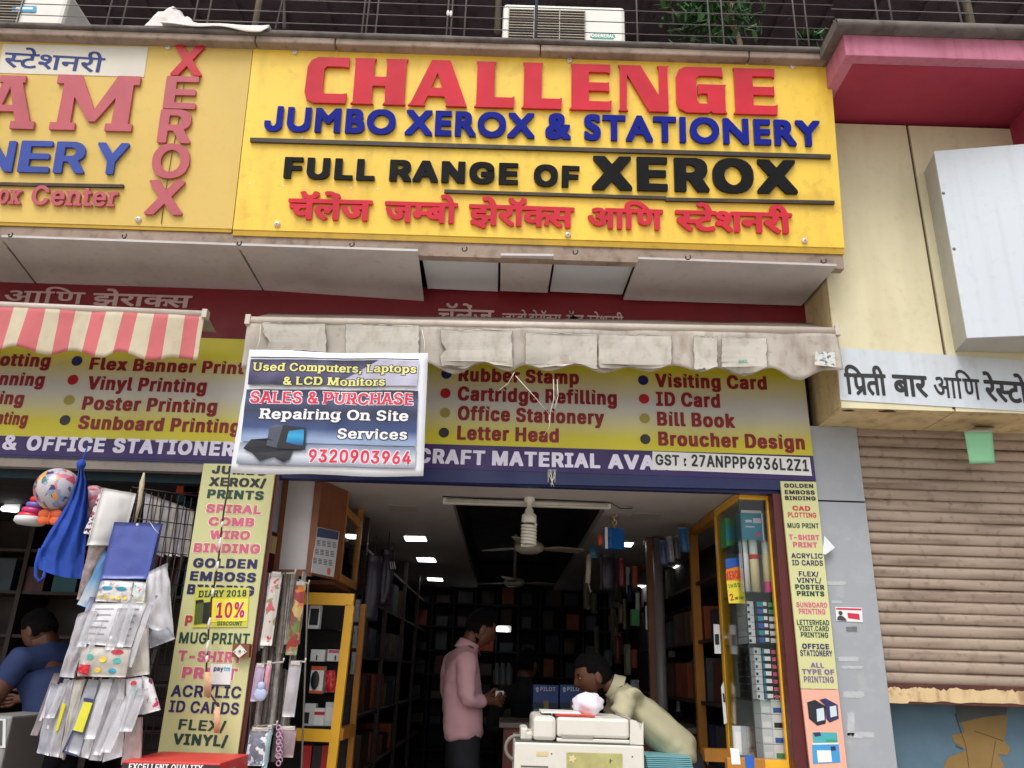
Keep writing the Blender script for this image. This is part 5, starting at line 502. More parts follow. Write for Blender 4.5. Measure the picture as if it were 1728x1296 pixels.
m_screw = M('screw_cap', C(215, 205, 190), .35, .1, 20, metal=.3)
m_coping = M('coping_stone', C(150, 132, 118), .85, .15, 4, .55, C(70, 58, 50), (5, 5, 5), bump=.3, bsc=40)
m_coping_d = M('coping_weathered', C(104, 96, 92), .9, .2, 5, .6, C(45, 40, 38), (5, 5, 5), bump=.4, bsc=40)
m_soffit = M('soffit_panel_grey', C(192, 187, 186), .5, .05, 1.2, .28, C(120, 105, 98), (2, 2, 2))
m_soffit_b = M('soffit_panel_blue', C(205, 212, 218), .5, .05, 1.2, .08, C(120, 105, 98), (2, 2, 2))
m_dark = M('dark_void', C(26, 22, 22), .9, .2, 5)
m_redwall = M('red_board', C(122, 18, 30), .5, .08, 2, .15, C(60, 12, 16))
m_cream = M('cream_paint', C(216, 208, 174), .75, .06, 1.6, .2, C(160, 146, 112), (4, 4, .6), bump=.06, bsc=90)
m_cream_d = M('cream_paint_dirty', C(206, 184, 140), .8, .12, 2.5, .5, C(90, 72, 50), (4, 4, 1.2), bump=.1, bsc=70)
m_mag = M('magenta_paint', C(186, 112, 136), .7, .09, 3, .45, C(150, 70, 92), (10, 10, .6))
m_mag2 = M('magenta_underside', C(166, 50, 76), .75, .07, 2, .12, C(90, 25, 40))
m_white = M('white_paint', C(228, 232, 236), .5, .03, 1, .05, C(160, 155, 150))
m_whitep = M('white_panel', C(202, 209, 216), .45, .03, 1, .22, C(160, 160, 156), (9, 9, .4))
m_grey = M('grey_pillar_panel', C(156, 160, 166), .42, .04, 1.2, .12, C(205, 205, 205), (4, 4, 4), spot=.15)
m_text_k = M('painted_black', C(42, 42, 44), .6, .12, 20)
m_steel = M('weathered_steel', C(112, 106, 106), .6, .15, 10, .4)
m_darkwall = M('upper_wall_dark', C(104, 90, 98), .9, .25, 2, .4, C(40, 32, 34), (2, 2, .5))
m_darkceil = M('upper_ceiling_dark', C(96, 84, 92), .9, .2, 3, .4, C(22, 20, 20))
m_navy = M('navy_board', C(24, 34, 84), .45, .1, 3)
m_ground = M('concrete_ground', C(172, 164, 154), .9, .12, 1.2, .3, C(110, 100, 90), (1, 1, 1))
m_plasticw = M('white_plastic', C(222, 220, 212), .4, .04, 3, .06, C(170, 160, 145))
m_wood = M('cabinet_wood', C(126, 74, 46), .45, .18, 4, .25, C(60, 30, 20), (14, 14, 1))
m_mar = M('maroon_wood', C(82, 24, 24), .4, .12, 4)
m_yframe = M('yellow_laminate', C(236, 178, 42), .35, .08, 4, .15, C(150, 95, 25))

# ================================================================ the ground and the interior shell (setting)
mb = MB(m_ground); mb.grid(lambda u, v: Vector((-150 + 300 * u, -150 + 300 * v, 0)), 2, 2, False); mb.build('ground', kind='structure')
FLZ = .2
LW = Y(452, 1000, 4.35).x          # party wall between the two shops
RW = Y(1372, 1000, 4.0).x          # right wall of the shop
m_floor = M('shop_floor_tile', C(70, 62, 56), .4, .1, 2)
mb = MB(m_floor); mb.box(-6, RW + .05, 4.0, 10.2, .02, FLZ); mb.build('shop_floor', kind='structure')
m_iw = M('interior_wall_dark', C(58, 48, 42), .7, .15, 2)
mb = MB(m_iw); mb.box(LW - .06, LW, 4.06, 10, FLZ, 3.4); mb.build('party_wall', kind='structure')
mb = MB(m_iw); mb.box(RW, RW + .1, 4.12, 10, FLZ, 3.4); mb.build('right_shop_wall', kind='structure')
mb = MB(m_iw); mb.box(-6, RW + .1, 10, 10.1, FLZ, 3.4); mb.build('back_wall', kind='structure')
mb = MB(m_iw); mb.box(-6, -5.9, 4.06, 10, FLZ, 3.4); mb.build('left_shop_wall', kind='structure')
CZ = Y(900, 818, 4.0).z + .02      # ceiling of the shop
m_ceil = M('shop_ceiling_board', C(176, 170, 166), .6, .06, 1, .1)
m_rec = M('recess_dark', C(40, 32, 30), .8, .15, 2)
rx0, rx1 = Y(760, 862, 4.55).x, Y(1027, 870, 4.55).x
mb = MB(m_ceil)
mb.box(LW, RW, 4.02, 4.55, CZ, CZ + .05); mb.box(LW, rx0, 4.55, 10, CZ, CZ + .05); mb.box(rx1, RW, 4.55, 10, CZ, CZ + .05)
mb.use(m_rec); mb.box(rx0 - .05, rx1 + .05, 4.5, 10, CZ + .32, CZ + .37)
mb.box(rx0 - .05, rx0, 4.55, 10, CZ + .05, CZ + .32); mb.box(rx1, rx1 + .05, 4.55, 10, CZ + .05, CZ + .32); mb.box(rx0, rx1, 4.52, 4.55, CZ + .05, CZ + .32)
mb.build('shop_ceiling', kind='structure')
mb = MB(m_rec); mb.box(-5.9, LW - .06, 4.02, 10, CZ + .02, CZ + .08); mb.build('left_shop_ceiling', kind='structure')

# ================================================================ shop building: red board wall, soffit, coping, balcony
SP0 = Y(864, 412, 3.54)                                     # foot of the sign face
TILT = math.radians(6.2)
SG = Pl(SP0, (0, -math.cos(TILT), -math.sin(TILT)))         # leaning sign face
bld = thing('shop_building', 'shop building with grey stone coping above the yellow signs and pale panelled soffit', 'building', (0, 4, 0))
SZ = Y(860, 503, 4.0).z
XR = Y(1372, 640, 4.0).x                                    # where the cream building starts
XL = -5.2
mb = MB(m_redwall); mb.box(XL, XR, 4.0, 4.06, Y(864, 600, 4).z, SZ + .05); mb.build('red_board', bld)
mb = MB(m_dark); mb.box(XL, XR + .2, 4.06, 4.3, CZ + .1, SZ + .6); mb.build('wall_core', bld)
mb = MB(m_dark); mb.box(XL, XR, 3.6, 4.06, SZ + .12, SZ + .14); mb.build('soffit_void', bld)
def sof(px, m, dz=0., name='soffit_panel', lab=None, th=.012, cz=(0, 0, 0, 0)):
    P = [Zp(x, y, SZ + dz) for x, y in px]; P = [p + Vector((0, 0, c)) for p, c in zip(P, cz)]
    b = MB(m); b.prism(P, (0, 0, th)); return b.build(name, bld, lab)
sof([(402, 414), (705, 424), (716, 500), (446, 491)], m_soffit, 0, lab='sagging grey soffit panel with a loose corner', cz=(0, 0, -.035, 0), th=.012)
sof([(712, 432), (841, 437), (840, 492), (722, 487)], m_soffit_b, .03, lab='bluish soffit panel set back in its frame')
sof([(845, 431), (934, 432), (924, 494), (844, 491)], m_soffit, .004)
sof([(937, 436), (1072, 440), (1050, 497), (928, 492)], m_soffit_b, .03, lab='bluish soffit panel set back in its frame')
sof([(1077, 437), (1412, 449), (1352, 516), (1052, 506)], m_soffit, 0)
sof([(2, 400), (398, 414), (443, 491), (62, 478)], m_soffit, 0)
sof([(-320, 392), (-2, 400), (58, 478), (-180, 470)], m_soffit, 0)
mb = MB(m_coping)
a, b_ = SG.hit(-330, 366), SG.hit(1423, 424)
zb = SG.hit(864, 413).z
mb.box(a.x, b_.x, 3.55, 3.60, SZ + .001, zb + .02); mb.build('soffit_lip', bld)
b2 = MB(M('dark_hook', C(50, 42, 38), .5))
for x, y in ((18, 396), (210, 398), (404, 410), (594, 412), (784, 420), (971, 425), (1161, 434), (1390, 440)):
    p = Zp(x, y, SZ - .004); b2.torus(p, .012, .0035, (.3, 1, .1), 10, 5, 0, 4.5)
b2.build('cable_hook', bld)
# coping: lower band and weathered lip
TOPC = SG.hit(1000, 97)
zc0, zc1 = SG.hit(900, 95).z - .01, Y(900, 74, 3.37).z
mb = MB(m_coping)
xs = [XL, Y(430, 75, 3.38).x, Y(565, 80, 3.38).x, Y(912, 85, 3.38).x, Y(1264, 95, 3.38).x, Y(1400, 100, 3.38).x]
for i in range(len(xs) - 1): mb.box(xs[i] + .002, xs[i + 1] - .002, 3.37, 3.66, zc0, zc1)
mb.build('coping_band', bld, bevel=.008)
zc2 = Y(900, 63, 3.355).z
mb = MB(m_coping_d)
N = 60
def lip(u, v):
    x = xs[0] + (xs[-1] + .02 - xs[0]) * u
    prof = [(3.66, zc1 + .001), (3.362, zc1 + .001), (3.355, zc1 + .006), (3.355, zc2 - .006), (3.362, zc2), (4.2, zc2 + .02)][round(v * 5)]
    e = noise.noise(Vector((x * 3, v * 2, 3))) * .008 + noise.noise(Vector((x * 11, v * 5, 3))) * .005
    return Vector((x, prof[0] + e * .6, prof[1] + e))
mb.grid(lip, 90, 5); mb.build('coping_lip', bld)
BZ = zc2 + .02
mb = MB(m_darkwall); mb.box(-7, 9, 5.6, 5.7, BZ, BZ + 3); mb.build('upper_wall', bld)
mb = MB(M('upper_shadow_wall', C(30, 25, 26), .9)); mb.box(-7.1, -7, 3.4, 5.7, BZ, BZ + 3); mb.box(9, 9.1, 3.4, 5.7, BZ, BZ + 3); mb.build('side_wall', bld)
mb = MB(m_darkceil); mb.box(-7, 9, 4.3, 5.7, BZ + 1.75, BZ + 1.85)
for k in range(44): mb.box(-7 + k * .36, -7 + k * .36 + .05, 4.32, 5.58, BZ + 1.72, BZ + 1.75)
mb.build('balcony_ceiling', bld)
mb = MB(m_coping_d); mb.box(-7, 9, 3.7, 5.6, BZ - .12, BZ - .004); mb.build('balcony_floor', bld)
m_door = M('balcony_door', C(46, 38, 40), .7, .2, 3)
mb = MB(m_door)
for cx, wd in ((250, 150), (640, 180), (1270, 120)):
    P = Y(cx, 20, 5.58); k = scale_at(P); mb.box(P.x - wd * k / 2, P.x + wd * k / 2, 5.56, 5.6, BZ, BZ + 1.7)
mb.build('balcony_door', bld)

# ---------------------------------------------------------------- balcony railing, one thing with its posts
RD = 3.40
rail = thing('balcony_railing', 'thin grey steel balcony railing with many uprights above the coping', 'railing', (0, RD, BZ))
mb = MB(m_steel)
for py in (-8, 12, 32, 51):
    z = Y(864, py, RD).z; mb.tube([(XL, RD, z), (Y(1412, 60, RD).x, RD, z)], .0027, 6)
for py in (-4, 16, 36):
    z = Y(1550, py + 4, 3.28).z; mb.tube([(Y(1405, 30, 3.28).x, 3.28, z), (4.2, 3.28, z)], .0027, 6)
mb.build('rail_rod', rail)
def upright(px, py, D, r, lean=0, m=m_steel):
    b = MB(m); P = Y(px, py, D); b.tube([P, P + Vector((lean, 0, .9))], r, 6); b.build('upright', rail)
for x in (178, 204, 324, 347, 610, 617, 633, 753, 760, 783, 1076, 1199, 1222, 1346, 1366):
    upright(x, 40 + x * .03, RD, .005)
for x in (465, 478, 481): upright(x, 48, RD, .005, (x - 470) * -.012)
for x in (1484, 1508, 1625): upright(x, 50, 3.28, .006)
m_post = M('painted_post', C(120, 110, 92), .7, .2, 6, .4)
for x, D in ((428, 3.45), (839, 3.45)): upright(x, 55, D, .018, 0, m_post)
upright(1641, 52, 3.3, .022, 0, m_post)
b = MB(M('blue_grey_pipe', C(70, 86, 96), .5)); P = Y(904, 64, 3.44); b.tube([P, P + Vector((0, 0, 1.0))], .009, 8); b.build('upright', rail, 'blue grey pipe in front of the air conditioner')
b = MB(M('white_cap', C(235, 235, 230), .4)); P = Y(756, 22, 3.39); b.ball(P, .008, .008, .02); P = Y(761, 23, 3.39); b.ball(P, .008, .008, .02); b.build('white_clip', rail)

# ---------------------------------------------------------------- air conditioners
def ac(px, pyb, D, wm, hm, dm, label, logo, blue=False):
    P = Y(px, pyb, D); t = thing('air_conditioner', label, 'air conditioner', (P.x, D, BZ), 'outdoor air conditioner units on the balcony')
    z0 = P.z - hm; x0, x1 = P.x - wm / 2, P.x + wm / 2
    b = MB(m_plasticw); b.box(x0, x1, D, D + dm, z0, P.z); b.build('casing', t, bevel=.025)
    b = MB(M('ac_foot', C(60, 60, 60), .6)); b.box(x0 + .08, x0 + .14, D, D + dm, BZ, z0); b.box(x1 - .14, x1 - .08, D, D + dm, BZ, z0); b.build('foot', t)
    gx0, gx1 = x0 + wm * .05, x0 + wm * .67
    b = MB(M('ac_cavity', C(70, 64, 58), .8)); b.box(gx0, gx1, D - .004, D - .001, z0 + .03, P.z - .055); b.build('fan_cavity', t)
    b = MB(M('ac_slat', C(160, 150, 134), .5)); n = 24
    for k in range(n):
        z = z0 + .04 + (hm - .1) * k / (n - 1); b.box(gx0, gx1, D - .012, D - .005, z - .0026, z + .0026)
    for k in range(4): x = gx0 + (gx1 - gx0) * k / 3; b.box(x - .003, x + .003, D - .0145, D - .0122, z0 + .03, P.z - .055)
    b.build('grille', t)
    b = MB(m_plasticw); b.box(gx1 + .03, x1 - .03, D - .004, D - .001, z0 + .05, z0 + hm * .55); b.build('service_panel', t, bevel=.002)
    return t, x0, x1, z0
t, x0, x1, z0 = ac(952, 8, 4.1, .80, .60, .3, 'white air conditioner unit with slatted grille beside green badge, behind the pipe', None)
pl = VP(4.1)
b = MB(M('teal_badge', C(20, 150, 130), .4)); b.prism([pl.out(.006).hit(*p) for p in ((1000, 56), (1034, 57), (1038, 60), (1034, 66), (1000, 65), (996, 61))], (0, .005, 0)); bd = b.build('badge', t)
lettering('lettering', bd, M('badge_white', C(240, 240, 240), .4), [('OGENERAL', 'B', 998, 64, 1036, 65.3, 6)], pl, .0075)
t, x0, x1, z0 = ac(10, -20, 3.95, .82, .62, .32, 'white air conditioner unit with blue sticker at the left edge of the balcony', None)
pl = VP(3.95)
b = MB(M('blue_sticker', C(40, 150, 205), .4)); flat(b, [(21, 9), (61, 10), (60, 20), (20, 19)], pl, .006)
b.use(M('badge_white', C(240, 240, 240), .4)); disc(b, 30, 14.5, 4, pl, .0075); flat(b, [(38, 12), (56, 12.4), (55.6, 16), (38, 15.6)], pl, .0075); b.build('sticker', t)

# ---------------------------------------------------------------- cloth left on the coping
cl = MB(M('white_rag', C(216, 208, 204), .85, .12, 8, .35, C(140, 130, 120), (9, 9, 9), bump=.3, bsc=30))
A = [Y(243, 44, 3.37), Y(346, 47, 3.37)]
for q in A: q.z = max(q.z, zc2 + .008)
def rag(u, v):
    p = A[0].lerp(A[1], u); h = .17 * math.sin(math.pi * u) ** .6 * (1 - .75 * u) * (1 + .5 * noise.noise(Vector((u * 7, 3, v))))
    e = noise.noise(Vector((u * 6, v * 6, 1))) * .02
    a = v * math.pi
    return p + Vector((0, .045 * (1 - math.cos(a)), h * math.sin(a) * 1.2 + e * math.sin(a) + .004))
cl.grid(rag, 22, 12)
cl.build('white_rag', None, 'crumpled dirty white rag bunched on the coping above the left sign', 'rag')
sh = MB(M('white_sheet', C(226, 220, 214), .7, .06, 6, .15, C(160, 150, 140), bump=.15, bsc=30))
P = [Y(268, 52, 3.345), Y(452, 60, 3.345)]
for q in P: q.z = zc2 + .004
def shf(u, v):
    p = P[0].lerp(P[1], u); drop = .006 + .036 * u ** .8 * (1 + .3 * math.sin(u * 9))
    if u > .93: drop *= 1 - (u - .93) * 8
    return p + Vector((0, (.12 * (1 - v / .4) if v < .4 else 0) - .004 * math.sin(u * 14) * v, .012 - (max(0, v - .4) / .6) * drop))
sh.grid(shf, 30, 8); so_ = sh.build('plastic_sheet', None, 'white plastic sheet draped over the edge of the coping beside the rag', 'sheet')
md = so_.modifiers.new('thick', 'SOLIDIFY'); md.thickness = .003

# ---------------------------------------------------------------- balcony plant
pt = thing('potted_plant', 'leafy green plant standing behind the balcony railing', 'plant', Y(1215, 66, 4.3))
b = MB(M('bark', C(120, 104, 84), .9, .2, 20)); q = Y(1248, 70, 4.2); b.tube([q + Vector((0, 0, -.5)), q, q + Vector((-.03, .02, .2)), q + Vector((-.02, .0, .7))], [.022, .02, .016, .01], 7)
for k in range(7):
    e = q + Vector((rnd.uniform(-.5, .1), rnd.uniform(-.1, .2), rnd.uniform(.1, .6))); b.tube([q + Vector((-.02, 0, .05 + k * .06)), (q + e) / 2 + Vector((0, 0, .1)), e], [.008, .006, .003], 5)
b.build('stem', pt)
lv = MB(M('leaf_green', C(64, 104, 52), .5, .45, 14)); lv2 = M('leaf_dark', C(36, 66, 40), .5, .4, 14)
for k in range(1250):
    if k % 3 == 0: lv.use(lv2)
    else: lv.use(_mats['leaf_green'])
    u, v = rnd.gauss(0, 1), rnd.gauss(0, 1)
    c = Y(1205 + 34 * u, 22 + 24 * v, 4.3 + rnd.uniform(-.2, .35))
    if rnd.random() < .06: c = Y(1372 + rnd.gauss(0, 10), 62 + rnd.gauss(0, 4), 3.9)
    a = Vector((rnd.gauss(0, 1), rnd.gauss(0, 1), rnd.gauss(-.4, .7))).normalized(); s_ = a.orthogonal().normalized(); l = rnd.uniform(.025, .055)
    lv.add([c - a * l, c + s_ * l * .42, c + a * l, c - s_ * l * .42], [(0, 1, 2, 3)])
lv.build('foliage', pt)
# ================================================================ main yellow sign
def screws(parent, pts, pl):
    for x, y in pts:
        b = MB(m_screw); c = pl.hit(x, y); r = .0155
        b.lathe([(0, .012), (r * .5, .012), (r, .007), (r, 0)], c + pl.n * .001, 14, pl.n); b.use(m_steel); b.lathe([(0, .0135), (r * .3, .0125)], c + pl.n * .001, 8, pl.n); b.build('screw_cap', parent)
sg = thing('shop_sign', 'bright yellow shop sign with red, blue and black raised lettering, CHALLENGE on top', 'sign', SP0)
mb = MB(m_yellow); slab(mb, [(428, 79), (1401, 109), (1425, 418), (393, 387)], SG, .03)
mb.build('sign_board', sg)
mb = MB(m_yedge); slab(mb, [(393, 387.3), (1425, 418.3), (1424.5, 429), (392.5, 397)], SG, .028, -.003); mb.build('bottom_edge', sg)
TH = .013
def U(*p): return [(x, y) for x, y in p]
def rr(pts): return pts
# heavy display capitals with flared tips, unit boxes
f_ = .035
BIG = {
 'C': [[(1, 1.0), (1, .78), (.9, .80), (.48, .80), (.42, .74), (.42, .27), (.48, .2), (.9, .2), (1, .22), (.97, 0), (.22, 0), (.06, .07), (0, .22), (.02, .78), (.1, .93), (.26, 1)]],
 'H': [[(.02, 1), (.42, 1), (.39, .95), (.39, .6), (.62, .6), (.62, .95), (.59, 1), (1, 1), (.97, .95), (.97, .05), (1, 0), (.58, 0), (.62, .05), (.61, .4), (.38, .4), (.38, .05), (.42, 0), (0, 0), (.04, .05), (.04, .95)]],
 'A': [[(.37, 1), (.69, 1), (1, 0), (.64, 0), (.66, .05), (.61, .21), (.33, .21), (.27, .05), (.29, 0), (0, 0), (.05, .06)], [(.48, .72), (.38, .39), (.57, .39)]],
 'L': [[(.02, 1), (.52, 1), (.49, .95), (.49, .22), (.93, .22), (1, .25), (.98, 0), (0, 0), (.05, .05), (.05, .95)]],
 'E': [[(.03, 1), (.97, 1), (.96, .8), (.9, .83), (.46, .83), (.46, .6), (.88, .6), (.94, .62), (.94, .4), (.88, .42), (.46, .42), (.46, .19), (.93, .19), (1, .22), (.98, 0), (0, 0), (.05, .05), (.05, .95)]],
 'N': [[(0, 1), (.44, 1), (.80, .34), (.80, .95), (.77, 1), (1, 1), (.97, .95), (.98, 0), (.6, 0), (.17, .8), (.16, .05), (.19, 0), (0, 0), (.03, .05), (.03, .95)]],
 'G': [[(.92, 1), (.94, .78), (.86, .81), (.46, .81), (.4, .75), (.41, .26), (.46, .2), (.62, .2), (.62, .42), (.5, .42), (.43, .39), (.43, .62), (1, .62), (.97, .56), (.97, .05), (1, 0), (.72, 0), (.68, .04), (.63, 0), (.2, 0), (.05, .08), (0, .24), (0, .78), (.06, .93), (.2, 1)]],
}
for ch, xa, xb in (('C', 513.5, 585), ('H', 592, 685), ('A', 688.5, 788), ('L', 800, 868), ('L', 879.5, 948), ('E', 960, 1031.7), ('N', 1043, 1129), ('G', 1141, 1226), ('E', 1236.5, 1311.5)):
    G = letters([(ch, BIG[ch])], 'B', xa, 176 + (xa - 514) * .0264, xb, 176 + (xb - 514) * .0264, 72, SG)
    # big letters are unit boxes: rescale height to the full box
    P0 = SG.hit(xa, 176 + (xa - 514) * .0264); v = SG.n.cross(Vector((1, 0, 0))).normalized()
    u = (SG.hit(xb, 176 + (xb - 514) * .0264) - P0); Hd = (SG.hit((xa + xb) / 2, 176 + ((xa + xb) / 2 - 514) * .0264 - 76.5) - P0).dot(v)
    v = SG.n.cross(u.normalized())
    L = [[P0 + u * p[0] + v * p[1] * Hd for p in l] for l in BIG[ch]]
    mb = MB(m_red); ink(mb, [(ch, L)], SG, .004, TH + .003); mb.build('raised_letter', sg)
def raised(rows, mat, parent, pl, th=TH):
    for r in rows:
        for g in letters(*r, pl):
            mb = MB(mat); ink(mb, [g], pl, .004, th); mb.build('raised_letter', parent)
jl = lambda x: 223 + (x - 446) * .0283
raised([('JUMBO', 'G', 446, jl(446), 667, jl(667), 41), ('XEROX', 'G', 683, jl(683), 902, jl(902), 42), ('&', 'G', 919.5, jl(919), 963, jl(963), 44), ('STATIONERY', 'G', 985, jl(985), 1384, jl(1384), 43)], m_blue, sg, SG)
fl = lambda x: 302.5 + (x - 479) * .0285
raised([('FULL', 'H', 479, fl(479), 632.6, fl(632), 35.5), ('RANGE', 'H', 657, fl(657), 874, fl(874), 36), ('OF', 'H', 900, fl(900) + 1, 977, fl(977) + 2, 36), ('XEROX', 'H', 998.5, 322, 1345, 329.5, 57)], m_black, sg, SG)
for k, x0, x1, y0, y1 in (('W1', 485, 628, 371.5, 375), ('W2', 648, 772, 376, 379.5), ('W3', 790, 969, 381, 387), ('W4', 991, 1119, 387, 390.5), ('W5', 1138.7, 1337, 391, 396.5)):
    mb = MB(m_red); text(mb, k, k, x0, y0, x1, y1, 34.5, SG, .004, TH); mb.build('raised_word', sg)
for (xa, ya), (xb, yb), hh in (((422, 232), (1402, 260.5), 6.5), ((750, 319.5), (1124, 331), 5), ((1124, 333), (1408.5, 338.5), 5.5)):
    mb = MB(m_strip); slab(mb, [(xa, ya), (xb, yb), (xb + .3, yb + hh), (xa - .6, ya + hh)], SG, .016, .017); mb.build('black_strip', sg)
screws(sg, ((498, 89), (961, 103), (1337, 113), (468, 379), (958, 397), (1357, 407)), SG)
b = MB(M('chip_white', C(235, 230, 215), .6))
for x, y in ((421, 309), (478, 313), (539, 315), (593, 317), (637, 318.5), (510, 232), (622, 235)): disc(b, x, y, 1.6, SG, .0012, 0, 8)
b.build('screw_hole', sg)

# ================================================================ left yellow sign
SP1 = SG.hit(200, 378)
sl_ = thing('stationery_sign', 'faded yellow sign at left with XEROX in tall column of red letters', 'sign', SP1)
mb = MB(m_yellow_old); slab(mb, [(-330, 62), (427, 78), (391.5, 386), (-330, 364)], SG, .03, -.002); mb.build('sign_board', sl_)
SG1 = SG.out(-.002)
mb = MB(m_yedge); slab(mb, [(-330, 364.5), (391, 386.5), (390.5, 392), (-330, 370)], SG, .028, -.005); mb.build('bottom_edge', sl_)
st = MB(M('white_strip_sticker', C(216, 210, 196), .5, .06, 4, .15, C(180, 170, 130))); slab(st, [(5, 74), (250, 79), (243, 130), (-2, 123)], SG1, .001, .0025); stp = st.build('white_strip', sl_)
lettering('lettering', stp, M('brush_blue', C(40, 58, 120), .6, .2, 20), [('P5', 'P5', 4, 113.5, 174, 123.5, 25)], SG1, .004)
SER = {'M': [[(0, 1), (.29, 1), (.5, .37), (.73, 1), (1, 1), (1, .84), (.93, .84), (.93, .13), (.98, .13), (.98, 0), (.66, 0), (.66, .13), (.73, .13), (.74, .60), (.53, .16), (.45, .16), (.24, .60), (.24, .13), (.3, .13), (.3, 0), (0, 0), (0, .13), (.08, .13), (.09, .84), (0, .84)]],
       'A': [[(.28, 1), (.72, 1), (.72, .87), (.68, .87), (.92, .14), (1, .14), (1, 0), (.6, 0), (.6, .14), (.67, .14), (.62, .32), (.36, .32), (.3, .14), (.37, .14), (.37, 0), (0, 0), (0, .14), (.08, .14), (.36, .87), (.28, .87)], [(.49, .78), (.4, .44), (.58, .44)]]}
for ch, xa, xb, yb, hp in (('A', -42, 59, 218, 89), ('M', 85, 226, 221, 92)):
    P0, P1 = SG1.hit(xa, yb), SG1.hit(xb, yb + (xb - xa) * .025); u = P1 - P0; v = SG.n.cross(u.normalized()); Hd = (SG1.hit((xa + xb) / 2, yb + 1 - hp) - P0).dot(v)
    mb = MB(m_redold); ink(mb, [(ch, [[P0 + u * p[0] + v * p[1] * Hd for p in l] for l in SER[ch]])], SG1, .004, TH); mb.build('raised_letter', sl_)
raised([('N', 'B', -28, 291, 22, 292.3, 52), ('E', 'B', 31, 292.5, 84, 293.5, 53), ('R', 'B', 91, 294, 143, 295, 53), ('Y', 'B', 160, 295.5, 212.5, 297, 53)], m_blueold, sl_, SG1)
raised([('ox', 'S', -2, 345.5, 37, 347, 31), ('Center', 'S', 54, 347.5, 199, 351, 32)], m_redold, sl_, SG1, .014)
for ch, xa, xb, yt, yb in (('X', 289, 341, 79, 130), ('E', 276, 331, 131, 186), ('R', 266, 322, 187, 243.5), ('O', 255, 317.5, 245, 302.5), ('X', 245, 308.6, 306, 364)):
    for g in letters(ch, 'B', xa, yb - .5, xb, yb + 1, yb - yt, SG1):
        mb = MB(m_reddark if yb == 130 else m_redold); ink(mb, [g], SG1, .004, TH); mb.build('raised_letter', sl_)
mb = MB(m_strip); slab(mb, [(-330, 301), (208, 311), (207.5, 316), (-330, 306)], SG1, .014, .015); mb.build('black_strip', sl_)
screws(sl_, ((284, 81), (234, 371)), SG1)
b = MB(M('thin_cord', C(120, 100, 70), .8)); b.tube([SG1.out(.004).hit(*p) for p in ((312, 131), (302, 200), (290, 260), (278, 330), (272, 378))], .0018, 5); b.build('cord', sl_)

# ================================================================ text painted on the red board under the soffit
m_rt = M('red_board_text', C(196, 168, 164), .6, .12, 12)
pr = VP(4.0)
lettering('lettering', bld, m_rt, [('P4', 'P4', 5, 510, 141, 514, 20), ('P9', 'P9', 154, 515, 322, 520, 20)], pr, .004, label='painted words on the red board above the striped awning')
lettering('lettering', bld, m_rt, [('P1', 'P1', 738, 546, 833, 549, 25), ('P2', 'P2', 847, 546, 889, 547, 17), ('P3', 'P3', 892, 547, 947, 548.5, 17), ('PA', 'PA', 953, 548.5, 985, 549.5, 17), ('P5', 'P5', 991, 549.5, 1052, 551.5, 17)], pr, .004, label='painted words half hidden behind the patched awning')

# ================================================================ services boards (flex print) over both shop fronts
SB = VP(3.965)
zt, zb_ = SB.hit(1000, 612).z, SB.hit(1000, 762).z
Yl, Yg = C(214, 202, 44), C(206, 205, 200)
m_flex = VGRAD('flex_print_blend', [(0, Yl), (.15, Yl), (.48, Yg), (.58, Yg), (.92, Yl), (1, Yl)], zb_, zt)
m_purple = M('purple_print', C(50, 28, 92), .45, .1, 3)
m_mtext = M('maroon_print', C(132, 16, 28), .5, .06, 10)
m_lav = M('lavender_print', C(226, 222, 240), .5, .04, 10)
m_balls = [M('bullet_navy', C(26, 34, 90), .4), M('bullet_red', C(170, 26, 34), .4), M('bullet_olive', C(158, 144, 62), .4), M('bullet_black', C(34, 22, 24), .4)]
def board(name, label, yel, pur, nav, group):
    P = SB.hit(*[sum(p[i] for p in pur) / 4 for i in (0, 1)])
    t = thing(name, label, 'sign', (P.x, SB.p.y, P.z), group)
    b = MB(m_flex); slab(b, yel, SB, .025); b.use(m_purple); slab(b, pur, SB, .025); b.use(m_navy); slab(b, nav, SB, .03, -.002); b.build('printed_board', t); return t
G_ = 'service list boards over the shop fronts'
sr = board('service_board', 'yellow and purple board listing Rubber Stamp, Visiting Card and other services', [(440, 560), (1352, 590), (1372, 769), (440, 740)], [(440, 740.3), (1372, 769.3), (1377, 811), (440, 781)], [(440, 781.3), (1377, 811.3), (1378, 828), (440, 806)], G_)
rows = [('Rubber Stamp', 773.5, 643.5, 977, 649, 23), ('Cartridge Refilling', 772, 676, 1041, 684, 24), ('Office Stationery', 772, 709, 1019.5, 717, 24), ('Letter Head', 771, 742, 943, 747, 24), ('Visiting Card', 1106, 653.5, 1294.5, 658, 23), ('ID Card', 1107, 685, 1215.6, 688.5, 24), ('Bill Book', 1109, 718.5, 1240.5, 722.5, 24), ('Broucher Design', 1111, 752, 1358.7, 759, 24)]
for s, x0, y0, x1, y1, h in rows: lettering('lettering', sr, m_mtext, [(s, 'N', x0, y0, x1, y1, h)], SB)
def bullets(t, pts, r):
    for k, (x, y) in enumerate(pts):
        b = MB(m_balls[k % 4]); disc(b, x, y, r, SB, .002); b.use(M('bullet_shine', C(150, 140, 140), .4)) if k % 4 == 2 else None
        b.build('bullet', t)
bullets(sr, ((753.4, 631), (751.7, 663.5), (751, 696.5), (749, 730), (1085.4, 641.6), (1086.8, 673), (1087.8, 706), (1089, 741)), 8.8)
lettering('lettering', sr, m_lav, [('CRAFT', 'H', 703, 781, 818, 785.5, 25), ('MATERIAL', 'H', 830, 785.5, 1013, 790.5, 25), ('AVAILABLE', 'H', 1026, 791, 1245, 797.5, 25)], SB)
